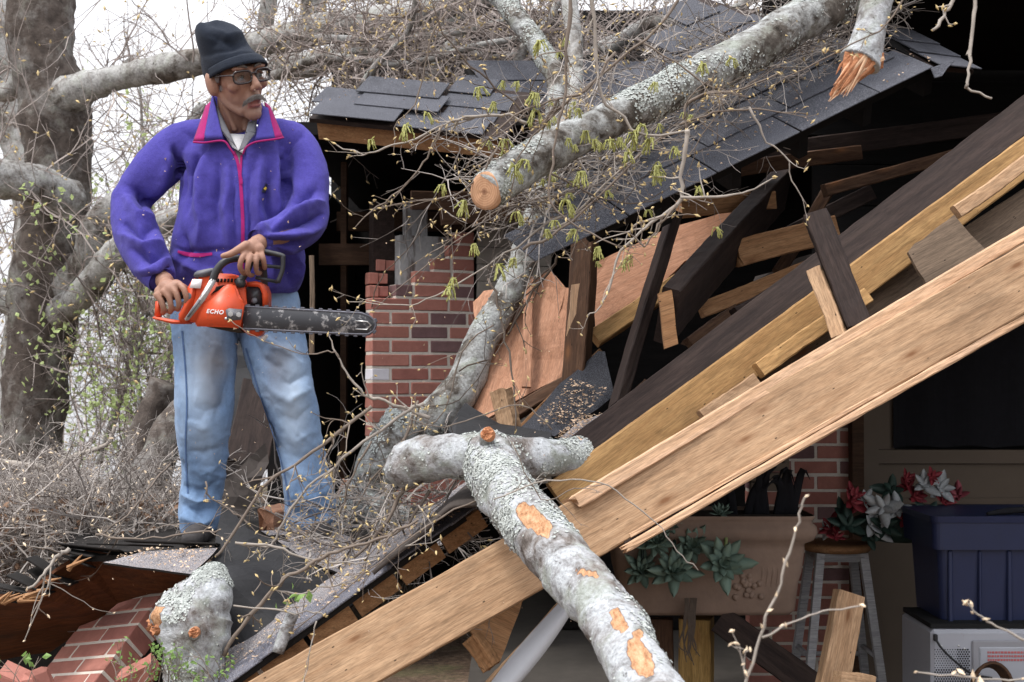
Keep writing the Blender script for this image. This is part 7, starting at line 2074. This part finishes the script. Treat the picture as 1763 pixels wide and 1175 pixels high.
sp('strap_groove', [(321, 546), (325, 547), (346, 518), (342, 515)], SWD - .0255, SWD - .023, 'saw_grey', .0006)
v, f = tube([W(366, 484, SWD - .012), W(372, 468, SWD - .012), W(384, 453, SWD - .01), W(400, 446, SWD), W(418, 446, SWD + .02), W(440, 450, SWD + .07), W(452, 460, SWD + .10), W(455, 500, SWD + .12)], .0125, 12, 32); mesh_obj('front_handle', v, f, M['saw_black'], saw, True)
# chain brake hand guard: open frame
gd = [(408, 490), (424, 470), (434, 448), (440, 435), (448, 432), (484, 440), (487, 446), (486, 466), (478, 487)]
for i, dd in enumerate((0, .05)):
    v, f = tube([W(x, y, SWD + .01 + dd + .0006 * k) for k, (x, y) in enumerate(gd)], [.013, .011, .009, .008, .008, .008, .008, .007, .008], 8, 36); mesh_obj('hand_guard', v, f, M['saw_black'], saw, True)
for a, b in (((438, 456), (485, 461)), ((448, 433), (484, 441)), ((440, 478), (478, 486))):
    v, f = tube([W(*a, SWD + .02), W(*b, SWD + .05)], .006, 8); mesh_obj('guard_bar', v, f, M['saw_black'], saw, True)
sp('guard_pivot', [(404, 486), (410, 478), (420, 482), (420, 494), (408, 496)], SWD - .012, SWD + .02, 'saw_black', .003)
sp('muffler', [(424, 492), (448, 490), (452, 500), (452, 527), (424, 528)], SWD + .03, SWD + .12, 'saw_black', .004)
v, f = ell(W(438, 518, SWD + .028), (.010, .006, .010), 12, 8); mesh_obj('exhaust_port', v, f, M['saw_grey'], saw, True)
sp('front_shell', [(424, 486), (440, 484), (452, 490), (457, 505), (457, 530), (452, 530), (451, 506), (446, 494), (424, 493)], SWD + .02, SWD + .13, 'saw_orange', .003)
for k in range(6):
    sp('cooling_slot', [(373 + k * 6, 486), (376.5 + k * 6, 486), (377 + k * 6, 480), (373.5 + k * 6, 480)], SWD + .0085, SWD + .02, 'hole_black', .0)
sp('air_gap', [(370, 499), (372, 494), (386, 491), (380, 498), (362, 508)], SWD + .0085, SWD + .02, 'hole_black', .0005)
sp('spike_plate', [(420, 548), (414, 566), (428, 578), (444, 580), (455, 566), (452, 558)], SWD + .02, SWD + .10, 'saw_orange', .004)
sp('oil_cap', [(447, 584), (452, 577), (460, 576), (457, 584), (450, 588)], SWD + .05, SWD + .08, 'label_white', .003)
sp('base_pan', [(346, 561), (352, 556), (415, 563), (414, 574), (398, 572)], SWD + .02, SWD + .12, 'soil', .003)
# guide bar and chain
bar = [(418, 528)] + [(x, 528 + (x - 418) * .058) for x in (470, 530, 590, 622)] + [(636, 545), (645, 553), (647, 561), (643, 570), (634, 576)] + [(x, 566 + (x - 418) * .05) for x in (610, 560, 500, 450, 418)]
sp('guide_bar', bar, SWD + .005, SWD + .0105, 'saw_bar', .0012, 1)
sp('bar_tip_line', [(612, 552), (632, 553), (640, 560), (632, 569), (612, 568), (612, 566), (631, 567), (637, 560), (631, 555), (612, 554)], SWD + .0035, SWD + .006, 'steel', 0)
ch = MB(); loop = [Vector(W(x, y, SWD + .0078)) for x, y in bar]
dense = []
for i in range(len(loop) - 1):
    k = max(1, int((loop[i + 1] - loop[i]).length / .004))
    dense += [loop[i].lerp(loop[i + 1], j / k) for j in range(k)]
dense.append(loop[-1])
v, f = tube([np.array(p) for p in dense], .0042, 6); o = mesh_obj('chain', v, f, M['saw_chain'], saw, True)
cen_ = sum(loop, Vector()) / len(loop)
for i in range(4, len(dense) - 4, 7):
    p = dense[i]; tn = (dense[i + 2] - dense[i - 2]).normalized(); up = FWD.cross(tn); 
    if up.dot(p - Vector(W(530, 552, SWD))) < 0 and True: up = -up
    v, f = chamfer_box(.013, .006, .008, .0012)
    m3 = Matrix(((tn.x, FWD.x, up.x), (tn.y, FWD.y, up.y), (tn.z, FWD.z, up.z)))
    q = mesh_obj('cutter', [p + m3 @ Vector(u) + up * .0045 for u in v], f, M['saw_chain'], o); fix_normals(q.data)
for (x, y) in ((397, 541), (411, 542)):
    v, f = tube([W(x, y, SWD - .019), W(x, y, SWD - .027)], .0085, 6); mesh_obj('bar_nut', v, f, M['steel'], saw)
    v, f = tube([W(x, y, SWD - .026), W(x, y, SWD - .032)], .004, 8); mesh_obj('bar_stud', v, f, M['steel'], saw)
v, f = ell(W(389, 549, SWD - .019), (.005, .003, .005), 10, 6); mesh_obj('screw', v, f, M['steel'], saw, True)
fc = bpy.data.curves.new('lettering', 'FONT'); fc.body = 'ECHO'; fc.size = .018; fc.extrude = .0006; fc.space_character = 1.15; fc.shear = .2; fc.offset = .0006
fo = bpy.data.objects.new('tmp_text', fc); COL.objects.link(fo)
dgx = bpy.context.evaluated_depsgraph_get(); tm = bpy.data.meshes.new_from_object(fo.evaluated_get(dgx)); bpy.data.objects.remove(fo)
a = Vector(W(355, 539, SWD - .0195)); X = (Vector(W(378, 541, SWD - .0195)) - a).normalized(); Nn = -FWD; Y = Nn.cross(X)
tm.transform(Matrix(((X.x, Y.x, Nn.x, a.x), (X.y, Y.y, Nn.y, a.y), (X.z, Y.z, Nn.z, a.z), (0, 0, 0, 1))))
tm.materials.clear(); link('lettering', tm, M['label_white'], cov)
# ---------------------------------------------------------------- sawdust
o = CHIPS.build('sawdust', M['sawdust']); tag(o, 'pale sawdust chips scattered over roof and drifting in the air', 'sawdust', kind='stuff')
